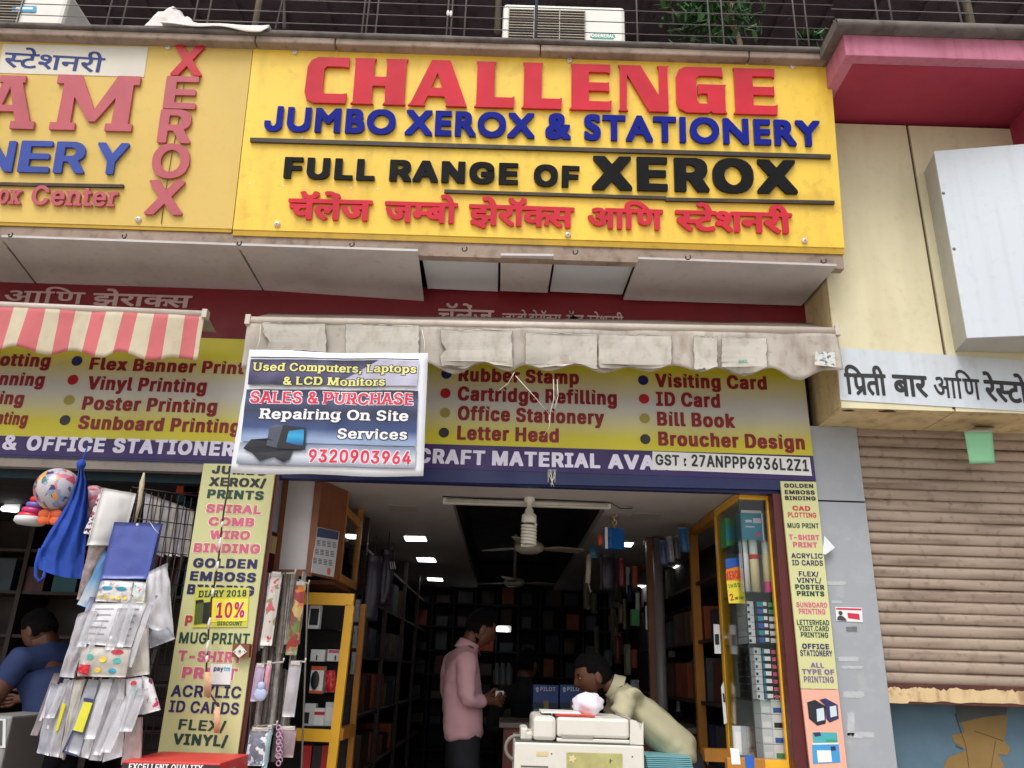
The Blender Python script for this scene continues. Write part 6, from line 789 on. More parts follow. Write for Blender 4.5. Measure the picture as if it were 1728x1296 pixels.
lb = board('service_board', 'yellow and purple board listing Flex Banner and Sunboard Printing beside the white banner', [(-330, 550), (432, 573), (432, 748), (-330, 725)], [(-330, 725.3), (432, 748.3), (432, 780), (-330, 756)], [(-330, 756.2), (432, 780.3), (432, 784), (-330, 761)], G_)
for s, x0, y0, x1, y1, h in [('Flex Banner Print', 150, 624, 411, 632, 21), ('Vinyl Printing', 146, 657.5, 347, 663.5, 23), ('Poster Printing', 137.5, 691.5, 365, 697.5, 23), ('Sunboard Printing', 130.7, 724, 404, 731.5, 23), ('Plotting', -30, 616.5, 83, 620, 22), ('Scanning', -55, 648.5, 73, 652, 22), ('Binding', -65, 680, 38, 683.5, 22), ('Laminating', -70, 713, 44, 718, 22)]:

    lettering('lettering', lb, m_mtext, [(s, 'N', x0, y0, x1, y1, h)], SB)
bullets(lb, ((129.7, 609), (123, 641), (116.4, 675), (109.6, 709)), 9)
lettering('lettering', lb, m_lav, [('&', 'B', 2.7, 758.5, 27, 759.5, 25), ('OFFICE', 'H', 43, 760, 175, 763.5, 25), ('STATIONERY', 'H', 189, 764, 418, 771, 25)], SB)
# the dark beam over the shop door and the grey shutter guide left of it
b = MB(m_navy); P0, P1 = Y(440, 806, 3.99), Y(1377, 830, 3.99); zt_ = Y(900, 800, 3.99).z; b.box(P0.x, P1.x, 3.99, 4.04, CZ - .03, zt_); b.build('door_beam', bld)
b = MB(M('guide_rail', C(150, 140, 132), .6, .1, 4, .3)); P = Y(200, 790, 3.98); b.box(-4.5, Y(425, 800, 3.98).x, 3.975, 4.03, Y(200, 793, 3.98).z, Y(200, 772, 3.98).z); b.build('shutter_rail', bld)
b = MB(M('teal_dark', C(16, 44, 54), .6)); b.box(-4.5, LW, 4.06, 4.12, Y(200, 812, 4.06).z, Y(200, 786, 4.06).z); b.build('door_beam', bld)

# GST sticker
gs = thing('tax_sticker', 'white sticker reading GST number stuck over the purple band', 'sticker', SB.hit(1234, 797))
b = MB(M('sticker_white', C(228, 228, 226), .5, .03, 4)); slab(b, [(1101, 761.6), (1366.5, 772), (1370, 801), (1371, 803), (1100, 792)], SB, .001, .004); b.build('sticker_sheet', gs)
lettering('lettering', gs, m_text_k, [('GST :', 'B', 1106, 785, 1158, 787, 18), ('27ANPPP6936L2Z1', 'B', 1167, 787.3, 1364.5, 796, 20)], SB, .0055)

# ================================================================ awnings
m_rod = M('awning_bar', C(196, 184, 172), .5, .08, 4, .3, C(120, 105, 95), (3, 3, 3))
m_hood = M('awning_hood', C(168, 154, 144), .6, .1, 3, .35, C(100, 85, 78))
m_val = M('worn_canvas', C(178, 170, 160), .85, .12, 5, .6, C(126, 108, 94), (8, 8, 2.5), bump=.12, bsc=120)
m_patch = M('canvas_patch', C(186, 181, 171), .8, .10, 9, .6, C(150, 140, 125), (9, 9, 4), spot=.25)
m_torn = M('torn_edge', C(140, 128, 116), .9, .25, 30)
def awning(name, label, D, rod, bottom, DB, hood_y, val):
    """rod: (x0,y0,x1,y1,r px) ; bottom: [(x,y)...] scalloped lower edge"""
    x0, y0, x1, y1, r = rod; A, B = Y(x0, y0, D), Y(x1, y1, D); z = (A.z + B.z) / 2
    t = thing(name, label, 'awning', (A.lerp(B, .5).x, D, z), 'fabric awnings over the shop fronts')
    k = scale_at(A); b = MB(m_rod); b.tube([(A.x, D, A.z), (B.x, D, B.z)], r * k, 12)
    for e, q in ((A, -1), (B, 1)): b.box(e.x - .012, e.x + .012, D - r * k * 1.1, D + r * k * 1.1, e.z - r * k * 1.15, e.z + r * k * 1.15)
    b.build('front_bar', t)
    zh = Y(864, hood_y, DB).z if hood_y else (A.z + B.z) / 2 - .03
    b = MB(m_hood); b.grid(lambda u, v: Vector(((A.x + .01) * (1 - u) + (B.x - .01) * u, D + .01 + (DB - D) * v, (A.z * (1 - u) + B.z * u) + .02 + (zh - (A.z + B.z) / 2) * v + noise.noise(Vector((u * 9, v * 2, 4))) * .008 * v)), 40, 4)
    h = b.build('hood', t); md = h.modifiers.new('thick', 'SOLIDIFY'); md.thickness = .004
    return t, A, B
def curtain(t, A, B, D, bottom, mat, nu, name='valance', wav=.019, cols=None):
    fr = [Y(x, y, D) for x, y in bottom]
    def zb(x):
        if x <= fr[0].x: return fr[0].z
        for p, q in zip(fr, fr[1:]):
            if p.x <= x <= q.x:
                s = (x - p.x) / (q.x - p.x); s = (1 - math.cos(math.pi * s)) / 2; return p.z + (q.z - p.z) * s
        return fr[-1].z
    def fn(u, v):
        x = A.x + (B.x - A.x) * u; zt = A.z + (B.z - A.z) * u - .012
        return Vector((x, D - .012 + wav * v * math.sin(x * 14 + 1.2 * math.sin(x * 5)) + noise.noise(Vector((x * 5, v * 2, 7))) * .007, zt + (zb(x) - zt) * v))
    b = MB(mat); b.grid(fn, nu, 10)
    if cols:
        for i in range(len(b.fm)):
            c = sum((b.v[j] for j in b.f[i]), Vector()) / 4; k = cols(c); b.use(k); b.fm[i] = b.cur
    o = b.build(name, t); md = o.modifiers.new('thick', 'SOLIDIFY'); md.thickness = .003; md.offset = 0
    return fn, zb
AD = 3.62
t, A, B = awning('patched_awning', 'worn beige awning with whitish patches and a scalloped hem over the shop door', AD, (420, 541.5, 1411, 560, 7.5), None, 3.86, 540, None)
hem = [(412, 622), (455, 612), (497, 624), (540, 612), (585, 626), (628, 613), (672, 627), (715, 614), (767, 630), (812, 615), (856, 629), (886, 616), (928, 628), (975, 619), (1017, 629), (1060, 620), (1095, 628), (1135, 620), (1180, 631), (1213, 622), (1258, 634), (1297, 625), (1346, 641), (1390, 627), (1419, 628)]
fn, zb = curtain(t, A, B, AD, hem, m_val, 240)
def patch(x0, x1, y0, y1, seed, torn=()):
    b = MB(m_torn); n = 26
    def ring(g, dd):
        P = []
        for i in range(n * 4):
            s = i / n; k = int(s); f = s - k
            px, py = [(x0 + (x1 - x0) * f, y0), (x1, y0 + (y1 - y0) * f), (x1 - (x1 - x0) * f, y1), (x0, y1 - (y1 - y0) * f)][k]
            cx, cy = (x0 + x1) / 2, (y0 + y1) / 2; e = noise.noise(Vector((i * .35, seed, 0))) * 2.2 + noise.noise(Vector((i * .11, seed, 3))) * 3 * (1 if seed % 2 else .4)
            for tx, ty, tr in torn:
                d = math.hypot(px - tx, py - ty)
                if d < tr: e -= (tr - d) * .8
            q = Vector((px - cx, py - cy)); L = q.length; q *= (L + e + g) / L
            P.append((cx + q.x, cy + q.y + (cx + q.x - 900) * .018))
        return P
    o0, o1 = ring(1.3, 0), ring(0, 0)
    def lift(P, k):
        Q = []
        for x, y in P:
            w_ = Y(x, y, AD); u = (w_.x - A.x) / (B.x - A.x); zt = A.z + (B.z - A.z) * u - .012; v = max(0, min(1, (w_.z - zt) / (zb(w_.x) - zt - 1e-6)))
            q = fn(max(0, min(1, u)), v); Q.append(Vector((q.x, q.y - k, min(q.z, zt - .004))))
        return Q
    b.poly(lift(o0, .018)); b.use(m_patch); b.poly(lift(o1, .0195)); b.build('canvas_patch', t)
patch(447, 551, 557, 604, 1, ((450, 590, 16),)); patch(585, 708, 557, 618, 2); patch(745, 864, 563, 624, 3, ((746, 596, 12), (775, 566, 8)))
patch(887, 1006, 566, 623, 4); patch(1010, 1130, 567, 621, 6); patch(1168, 1208, 568, 624, 7); patch(1216, 1289, 568, 626, 8)
b = MB(PRINT('worn_sticker', [C(150, 160, 170), C(90, 100, 110), C(200, 195, 185)], 60, .6, C(205, 205, 200))); b.poly([Vector((p.x, AD - .035, p.z)) for p in (Y(1372, 597, AD), Y(1404, 599, AD), Y(1406, 624, AD), Y(1370, 620, AD))]); b.build('worn_sticker', t)
b = MB(M('teal_print', C(60, 150, 130), .6)); text(b, 'MAIL', 'B', 1247, 612, 1262, 612.4, 5, VP(AD - .035)); b.build('faded_print', t)
m_pink = M('awning_red_stripe', C(196, 104, 108), .85, .10, 5, .25, C(150, 90, 90), (8, 8, 3)); m_cst = M('awning_cream_stripe', C(196, 184, 160), .85, .07, 5, .3, C(150, 130, 110), (8, 8, 3))
t2, A2, B2 = awning('striped_awning', 'red and cream striped awning with a scalloped hem at left', AD, (-330, 500, 347, 531, 6.5), None, 3.8, None, None)
bd_ = [-120, -35, 45, 120, 205, 280, 360, 440, 515, 600, 675, 755, 830, 910, 985]
edges = [Y(x / 2.946, 560, AD).x for x in bd_]
def stripe(c):
    i = sum(c.x > e for e in edges)
    if c.x < edges[0]: return m_pink if int((edges[0] - c.x) / .075) % 2 else m_cst
    return m_cst if i % 2 == 1 or i >= len(edges) else m_pink
stripe_fn = lambda c: (m_pink if sum(c.x > e for e in edges) % 2 == 0 and sum(c.x > e for e in edges) < len(edges) else m_cst) if c.x > edges[0] else (m_pink if int((edges[0] - c.x) / .075) % 2 else m_cst)
hem2 = [(-330, 600)] + [(-90, 586), (-20, 597), (30, 588), (78, 598), (120, 592), (178, 607), (205, 597), (258, 610), (290, 602), (330, 607)]
curtain(t2, A2, B2, AD, hem2, m_pink, 420, cols=stripe_fn)

# ================================================================ white banner tied in front of the patched awning
bn = thing('repair_banner', 'white printed flex banner for used computers tied below the awning', 'banner', Y(555, 800, 3.5))
BC = [(421, 591), (722, 596), (714, 804), (388, 797)]
bp = [Y(*BC[0], 3.50), Y(*BC[1], 3.50), Y(*BC[2], 3.52), Y(*BC[3], 3.52)]
BN = Pl(bp[0], ((bp[1] - bp[0]).cross(bp[0] - bp[3])).normalized() if ((bp[1] - bp[0]).cross(bp[0] - bp[3])).y < 0 else -((bp[1] - bp[0]).cross(bp[0] - bp[3])).normalized())
bp = [BN.hit(*c) for c in BC]
b = MB(M('flex_white', C(226, 228, 234), .4, .03, 3, .08, C(180, 178, 180)))
b.grid(lambda u, v: bil(bp, u, v + (.006 * math.sin(u * 11) + .012 * u * (1 - u)) * (v > .9) - .006 * math.sin(u * 7 + 1) * (v < .1)) - BN.n * (.010 + .0015 * math.sin(u * 9)), 24, 16)
o = b.build('banner_sheet', bn); md = o.modifiers.new('thick', 'SOLIDIFY'); md.thickness = .0015; md.offset = -1
zq = lambda y: BN.hit(560, y).z
m_bg1 = VGRAD('banner_dark_print', [(0, C(150, 170, 205)), (.2, C(58, 76, 128)), (.55, C(44, 50, 78)), (.8, C(74, 84, 120)), (1, C(40, 44, 66))], zq(742), zq(660), .35, 9)
m_bg2 = VGRAD('banner_top_print', [(0, C(52, 50, 74)), (.6, C(96, 88, 132)), (1, C(40, 42, 62))], zq(653), zq(607), .35, 9)
m_bg3 = VGRAD('banner_low_print', [(0, C(70, 80, 110)), (.5, C(220, 225, 235)), (1, C(130, 145, 175))], zq(792), zq(752), .35, 9)
def fq(m_, px):
    b.use(m_); c = [BN.out(.001).hit(*q) for q in px]; b.grid(lambda u, v: bil(c, u, v), 24, 10)
b = MB(m_bg2); fq(m_bg2, [(424, 607), (640, 608), (560, 651), (418, 649)]); fq(M('banner_light_print', C(178, 176, 196), .4), [(640, 608), (707, 609), (704, 652), (560, 651)])
fq(m_bg1, [(416, 657), (706, 660), (702, 753), (407, 745)]); fq(m_bg3, [(406, 747), (702, 755), (700, 790), (399, 783)])
fq(M('print_dark', C(40, 44, 60), .4), [(424, 603), (707, 605.5), (707, 607.3), (424, 605)])
b.build('background_print', bn)
m_out = M('outline_dark', C(40, 40, 60), .4); m_outw = M('outline_white', C(235, 235, 240), .4)
def outlined(rows, col, out, d=1.2):
    for k, r in enumerate(rows):
        b = MB(out)
        for i, (dx, dy) in enumerate(((d, d), (-d, d), (d, -d), (-d, -d))):
            text(b, r[0], r[1], r[2] + dx, r[3] + dy, r[4] + dx, r[5] + dy, r[6], BN, .0016 + i * .0002)
        b.use(col); text(b, *r, BN, .003); b.build('lettering', bn)
outlined([('Used Computers, Laptops', 'S', 427, 626.5, 702.5, 630, 13.5), ('& LCD Monitors', 'S', 478, 650, 650, 652, 13.5)], M('lime_print', C(222, 218, 130), .4), m_out)
outlined([('SALES & PURCHASE', 'S', 422, 680, 697, 684.5, 19.5)], M('rose_red_print', C(216, 44, 76), .4), m_outw)
outlined([('Repairing On Site', 'S', 437, 706.5, 689, 711.5, 17), ('Services', 'S', 569, 740.5, 687, 742.5, 17)], M('white_print', C(240, 240, 244), .4), m_out)
outlined([('9320903964', 'B', 520, 780, 693, 783.5, 22)], M('rose_red_print', C(216, 44, 76), .4), m_outw)
b = MB(M('pc_black', C(26, 28, 36), .4))
flat(b, [(411, 757), (424, 742), (452, 740), (472, 748), (494, 760), (488, 775), (478, 780), (462, 771), (438, 778), (426, 765)], BN, .009)
b.use(M('pc_grey', C(70, 78, 92), .4)); flat(b, [(455, 722), (466, 716), (478, 718), (474, 758), (450, 752)], BN, .0095)
b.use(M('pc_black', C(26, 28, 36), .4)); flat(b, [(466, 757), (478, 717), (516, 722), (515, 758), (500, 760)], BN, .010)
b.use(VGRAD('cyan_screen', [(0, C(20, 70, 140)), (.5, C(40, 170, 220)), (1, C(30, 90, 160))], zq(755), zq(722))); flat(b, [(481, 721), (513, 725), (512, 752), (480, 748)], BN, .0105)
b.build('computer_picture', bn)
b = MB(M('tie_string', C(225, 220, 205), .8))
for (x0, y0), (x1, y1) in (((432, 594), (440, 548)), ((716, 597), (712, 556)), ((870, 634), (928, 700)), ((868, 628), (840, 660)), ((928, 700), (934, 640)), ((928, 700), (918, 735)), ((936, 690), (940, 640))):
    p, q = Y(x0, y0, 3.55), Y(x1, y1, 3.6); b.tube([p, p.lerp(q, .5) + Vector((.01, -.01, -.012)), q], .0016, 5)
b.build('tie_string', bn)
for o in bn.children:
    if o.name.startswith('tie_string'): continue
    og = ORG[bn.name]
    for v_ in o.data.vertices:
        q = v_.co + og; v_.co += BN.n * (.012 * noise.noise(Vector((q.x * 5 + q.z * 3, q.z * 4, 2))) + .006 * noise.noise(Vector((q.x * 14 - q.z * 9, q.z * 6, 5))) + .004)
st = MB(M('frayed_string', C(232, 228, 215), .8))
for k in range(7):
    p = Y(925 + k * 2.2, 792, 3.95); st.tube([p, p + Vector((.01 * math.sin(k * 2), -.01, -.035)), p + Vector((.018 * math.sin(k), -.012, -.07 - .01 * (k % 3)))], .0014, 5)
st.build('frayed_string', None, 'frayed white string dangling from the purple band above the fan', 'string')
# ================================================================ restaurant building at right
CD = 3.68
rb = thing('restaurant_building', 'cream restaurant building with pink canopy, painted beam and brown rolling shutter below', 'building', (3, 4, 0))
fx = Y(1420, 688, CD); cz0 = fx.z; CX0 = fx.x
mgz = Y(1560, 213, CD).z
XE = 6.0
mb = MB(m_cream); gx = Y(1537, 250, CD).x
# front skin in two panels with a groove between, dirty returns
b2z = Y(1600, 600, CD).z
mb.box(CX0 + .004, gx - .008, CD, CD + .02, cz0, mgz); mb.box(gx + .008, XE, CD, CD + .02, cz0, mgz); mb.build('cream_wall', rb)
mb = MB(M('groove_shadow', C(90, 70, 50), .9)); mb.box(gx - .008, gx + .008, CD + .012, CD + .02, cz0, mgz); mb.build('wall_groove', rb)
mb = MB(m_cream_d); mb.box(CX0, XE, CD + .02, 4.2, cz0 + .012, mgz); mb.box(CX0, CX0 + .004, CD, CD + .02, cz0, mgz); mb.build('beam_core', rb)
# underside of the beam in panels
sx = [CX0, Y(1612, 694, CD).x, 3.3, XE]
mb = MB(m_cream_d)
for a, b_ in zip(sx, sx[1:]): mb.box(a + .003, b_ - .003, CD + .001, 4.16, cz0 - .001, cz0 + .011)
mb.build('beam_soffit', rb)
cr = MB(M('rust_patch', C(80, 50, 36), .9, .3, 30))
for x, y, w_ in ((1432, 691, 10), (1498, 692, 14)):
    p = Zp(x, y + 2, cz0 - .003); k = scale_at(p) * w_; cr.poly([p + Vector((k * math.cos(a) * (1 + .3 * math.sin(3 * a)), k * .5 * math.sin(a), 0)) for a in [i * .52 for i in range(12)]])
cr.build('rust_patch', rb)
# pink canopy
MD = 3.19
c0 = Y(1428, 93, MD); c1 = Y(1424, 58, MD)
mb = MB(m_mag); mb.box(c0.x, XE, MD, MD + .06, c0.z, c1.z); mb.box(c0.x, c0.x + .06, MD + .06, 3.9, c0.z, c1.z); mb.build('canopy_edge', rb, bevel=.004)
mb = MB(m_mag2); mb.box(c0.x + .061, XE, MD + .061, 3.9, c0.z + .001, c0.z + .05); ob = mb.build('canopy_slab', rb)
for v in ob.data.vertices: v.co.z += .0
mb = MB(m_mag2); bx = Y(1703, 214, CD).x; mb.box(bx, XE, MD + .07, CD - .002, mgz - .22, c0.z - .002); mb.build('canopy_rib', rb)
mb = MB(m_coping_d)
def lip2(u, v):
    x = c0.x - .05 + (XE - c0.x) * u; pr_ = [(3.6, c1.z + .002), (MD - .05, c1.z + .002), (MD - .06, c1.z + .02), (MD - .05, c1.z + .05), (MD, c1.z + .07), (3.8, c1.z + .09)][round(v * 5)]
    e = noise.noise(Vector((x * 4, v * 2, 9))) * .012
    return Vector((x, pr_[0] + e, pr_[1] + e))
mb.grid(lip2, 60, 5)
mb.box(c0.x - .05, c0.x - .03, MD - .04, 3.6, c1.z + .002, c1.z + .06); mb.build('canopy_coping', rb)
# restaurant lettering band
BB = VP(CD)
rsn = thing('restaurant_sign', 'white painted sign band with black Devanagari brush lettering on the cream beam', 'sign', BB.hit(1570, 690))
mb = MB(m_whitep); slab(mb, [(1412.5, 586), (2300, 647), (2300, 729), (1418, 675)], BB, .002, .004); mb.build('sign_band', rsn)
for k, x0, x1, y0, y1 in (('P6', 1427, 1498, 665.5, 668), ('P7', 1508, 1567, 668, 671), ('P4', 1577, 1656, 671, 676), ('P8', 1663, 1737, 677, 682)):
    b = MB(m_text_k); text(b, k, k, x0, y0, x1, y1, 35, BB, .0055); b.build('painted_word', rsn)
# big white box sign, turned a little towards the street
FB = Y(1632, 570, 3.50); zt = None
top = Y(1575, 255, 3.50); zb0, zb1 = FB.z, Y(1604, 412, 3.5).z
zb1 = top.z
q1 = Zp(1728, 243, zb1); dirx = Vector((q1.x - top.x, q1.y - top.y, 0)); ang = max(-.35, min(.0, math.atan2(dirx.y, dirx.x)))
ux = Vector((math.cos(ang), math.sin(ang), 0)); uy = Vector((-math.sin(ang), math.cos(ang), 0))
bxs = thing('box_sign', 'big blank white box sign standing out from the cream wall', 'sign', FB)
P = Vector((FB.x, FB.y, zb0)); H = zb1 - zb0; Wd = 1.6; dep = .17
mb = MB(m_whitep); mb.hexa([P + ux * (Wd * i) + uy * (.012 * j) + Vector((0, 0, H * k)) for k in (0, 1) for j in (0, 1) for i in (0, 1)]); mb.build('front_sheet', bxs)
mb = MB(M('box_side_grey', C(178, 176, 168), .55, .06, 2, .15)); mb.hexa([P + ux * (.003 + Wd * i) + uy * (.0125 + (dep + .25 * i) * j) + Vector((0, 0, .003 + (H - .006) * k)) for k in (0, 1) for j in (0, 1) for i in (0, 1)]); mb.build('box_body', bxs)
for x, y in ((1592, 326), (1610, 420)):
    b = MB(m_steel); pw = Pl(P, -uy); c = pw.hit(x, y); b.ball(c, .008, .006, .008); b.build('rivet', bxs)

# ---------------------------------------------------------------- rolling shutter
sp = Y(1448, 741, 4.02); sx0 = Y(1480, 1020, 4.02).x - .02
m_shut = M('shutter_slat', C(160, 142, 126), .55, .12, 2.5, .75, C(96, 76, 64), (1.0, 1.0, 11), bump=.08, bsc=60, spot=.2)
z_top, z_bot = cz0 + .06, Y(1600, 1157, 4.02).z
sh = thing('rolling_shutter', 'brown ribbed rolling shutter with rusty peeling bottom bar', 'shutter', ((sx0 + XE) / 2, 4.02, z_bot))
pz = (Y(1600, 1063, 4.02).z - Y(1600, 1124, 4.02).z) / 3
ns = int((z_top - z_bot) / pz) + 1
prof = [(0, .0), (.02, -.010), (.10, -.013), (.3, -.016), (.5, -.017), (.7, -.016), (.82, -.013), (.88, -.007), (.90, -.002), (.92, -.006), (.95, -.006), (.97, .004), (1.0, .0)]
mb = MB(m_shut)
for k in range(ns):
    P = [(sx0, 4.02 + d, z_bot + (k + t) * pz) for t, d in prof]
    n = len(P); vs = []
    for i in range(13):
        x = sx0 + (XE - sx0) * i / 12; vs += [(x, p[1] + noise.noise(Vector((x * 1.3, k * 2.2, 1))) * .003, p[2] + noise.noise(Vector((x * .9, k * .7, 5))) * .004) for p in P]
    mb.sm = True; mb.add(vs, [(i * n + j, (i + 1) * n + j, (i + 1) * n + j + 1, i * n + j + 1) for i in range(12) for j in range(n - 1)])
mb.build('slat_curtain', sh)
mb = MB(M('shutter_shadow', C(60, 46, 40), .9)); mb.box(sx0, XE, 4.035, 4.06, z_bot, z_top + .1); mb.build('gap_blocker', sh)  # added dark panel, unseen, keeps light from showing through the slat gaps
m_rust = M('rusty_bar', C(82, 44, 36), .8, .25, 12, .5, C(40, 24, 20), (8, 8, 8), bump=.3, bsc=50)
zb2 = Y(1600, 1190, 4.02).z
mb = MB(m_rust); mb.box(sx0, XE, 3.985, 4.04, zb2, z_bot + .006); mb.build('bottom_bar', sh, bevel=.004)
pf = VP(3.985); b = MB(M('peeling_cream', C(204, 178, 136), .8, .12, 9, .7, C(120, 80, 50), (9, 9, 2), bump=.2, bsc=60, spot=.5))
up, lo = [], []
for i in range(90):
    x = 1496 + i * 2.75; e = noise.noise(Vector((i * .13, 2, 0))) * 6 + noise.noise(Vector((i * .5, 5, 0))) * 4
    e2 = noise.noise(Vector((i * .1, 8, 0))) * 4 + (6 if i < 14 else 0)
    up.append((x, 1160 + i * .07 + e)); lo.append((x, 1183 + i * .06 + e2 * .6))
flat(b, up + lo[::-1], pf, .002); b.build('peeling_paint', sh)
# blue painted wall below with a plain yellow-ochre figure
mw = thing('mural_wall', 'low blue wall painted with an ochre figure below the rolling shutter', 'wall', ((sx0 + XE) / 2, 4.1, 0))
mb = MB(M('mural_blue', C(82, 108, 124), .75, .16, 2.5, .3, C(60, 86, 104), (3, 3, 2), bump=.1)); mb.box(sx0 - .1, XE, 4.09, 4.2, 0, zb2 + .1); mb.build('wall_body', mw)
mwp = VP(4.09)
b = MB(M('mural_ochre', C(128, 102, 56), .8, .1, 6, .2, C(110, 80, 40)))
flat(b, [(1612, 1190), (1700, 1196), (1698, 1235), (1694, 1250), (1706, 1262), (1700, 1275), (1684, 1272), (1698, 1300), (1700, 1420), (1580, 1420), (1584, 1310), (1600, 1278), (1632, 1266), (1610, 1252), (1606, 1240), (1628, 1236), (1620, 1215)], mwp, .002)
b.build('painted_figure', mw)
b = MB(M('mural_brown', C(90, 66, 36), .8)); 
for l in ([(1612, 1205), (1630, 1260), (1640, 1330)], [(1645, 1234), (1692, 1250)], [(1680, 1250), (1666, 1330)], [(1612, 1258), (1624, 1264)]): b.tube([mwp.out(.001).hit(*p) for p in l], .0028, 4)
b.use(M('mural_dark', C(70, 74, 74), .8)); flat(b, [(1612, 1188), (1700, 1193), (1698, 1206), (1660, 1210), (1616, 1220)], mwp, .003); b.build('painted_line', mw)
# grey panelled pillar between the shops
PLD = 3.98; pp = VP(PLD)
pil = thing('grey_pillar', 'grey panelled pillar between the stationery shop and the rolling shutter', 'pillar', Y(1440, 1290, PLD))
px0, px1 = Y(1372, 800, PLD).x, Y(1480, 1010, PLD).x
zs = Y(1420, 846, PLD).z
mb = MB(m_grey); mb.box(px0, px1, PLD, 4.4, 0, zs - .004); mb.build('lower_panel', pil, bevel=.002)
mb = MB(m_grey); mb.box(px0, px1, PLD, 4.4, zs + .004, cz0 - .002); mb.build('upper_panel', pil, bevel=.002)
mb = MB(m_dark); mb.box(px0 + .003, px1 - .003, PLD + .006, 4.38, zs - .004, zs + .004); mb.build('panel_joint', pil)
b = MB(M('glue_residue', C(180, 183, 187), .8, .08, 40))
for x, y, w_, h_, sd_ in ((1410, 984, 34, 7, 1), (1412, 1016, 18, 5, 2), (1432, 1112, 34, 8, 3), (1438, 1126, 36, 5, 4), (1440, 1172, 36, 11, 5), (1452, 1240, 46, 10, 6), (1436, 1222, 12, 40, 7)):
    P = []
    for i in range(28):
        a = i / 28 * 2 * math.pi; r_ = 1 + .35 * noise.noise(Vector((i * .8, sd_, 0))); P.append((x + w_ / 2 * r_ * max(-1, min(1, 1.3 * math.cos(a))), y + h_ / 2 * r_ * max(-1, min(1, 1.3 * math.sin(a)))))
    flat(b, P, pp, .0012)
b.build('glue_residue', pil)
st = thing('portrait_sticker', 'small white sticker with grey portrait and red panel on the pillar', 'sticker', pp.hit(1432, 1050))
b = MB(M('sticker_white', C(228, 228, 226), .5)); slab(b, [(1409.5, 1024), (1454.5, 1025.5), (1456, 1050), (1411.5, 1047.5)], pp, .001, .003); b.build('sticker_sheet', st)
b = MB(M('sticker_crimson', C(196, 40, 66), .5)); flat(b, [(1411, 1025.5), (1453.5, 1027), (1453.6, 1030), (1411, 1028.5)], pp, .004); flat(b, [(1430, 1034), (1450, 1036), (1451, 1046), (1431, 1043)], pp, .004); b.build('red_print', st)
b = MB(M('sticker_grey', C(60, 62, 66), .5)); disc(b, 1418.5, 1034.5, 3.6, pp, .004); flat(b, [(1412.5, 1046.5), (1413.5, 1041), (1417, 1038.5), (1422, 1039.5), (1427, 1044), (1429, 1048)], pp, .0042); b.build('portrait_print', st)
b = MB(M('tape_scrap_grey', C(112, 112, 112), .6, .3, 30)); slab(b, [(1428, 1058), (1446, 1057), (1446.5, 1065), (1429, 1065)], pp, .001, .003); b.build('tape_scrap', None, 'torn grey tape scrap below the portrait sticker', 'tape')
b = MB(m_white); slab(b, [(1391, 904), (1409, 924), (1393, 936), (1388, 934)], VP(3.95), .001); b.build('paper_scrap', None, 'white paper corner sticking out behind the narrow service strip', 'paper')
# green card hanging from the beam
gc = thing('green_card', 'pale green card hanging by tape from the underside of the cream beam', 'card', Y(1655, 783, 3.8))
gp = [Y(1627, 729, 3.80), Y(1674, 729, 3.80), Y(1679, 782, 3.82), Y(1636, 783, 3.82)]
b = MB(M('green_card_paper', C(136, 196, 152), .7, .04, 6)); b.grid(lambda u, v: bil(gp, u, v) + Vector((0, -.006 * math.sin(u * 3.1) * v, 0)), 8, 8); o = b.build('card_sheet', gc); md = o.modifiers.new('t', 'SOLIDIFY'); md.thickness = .002
tp = [Zp(1645, 720, cz0 - .002), Zp(1680, 721, cz0 - .002), gp[1] + Vector((0, .001, .002)), gp[0] + Vector((0, .001, .002))]
b = MB(M('tape_white', C(206, 204, 196), .5)); b.grid(lambda u, v: bil(tp, u, v), 3, 4); o = b.build('tape', gc); md = o.modifiers.new('t', 'SOLIDIFY'); md.thickness = .001
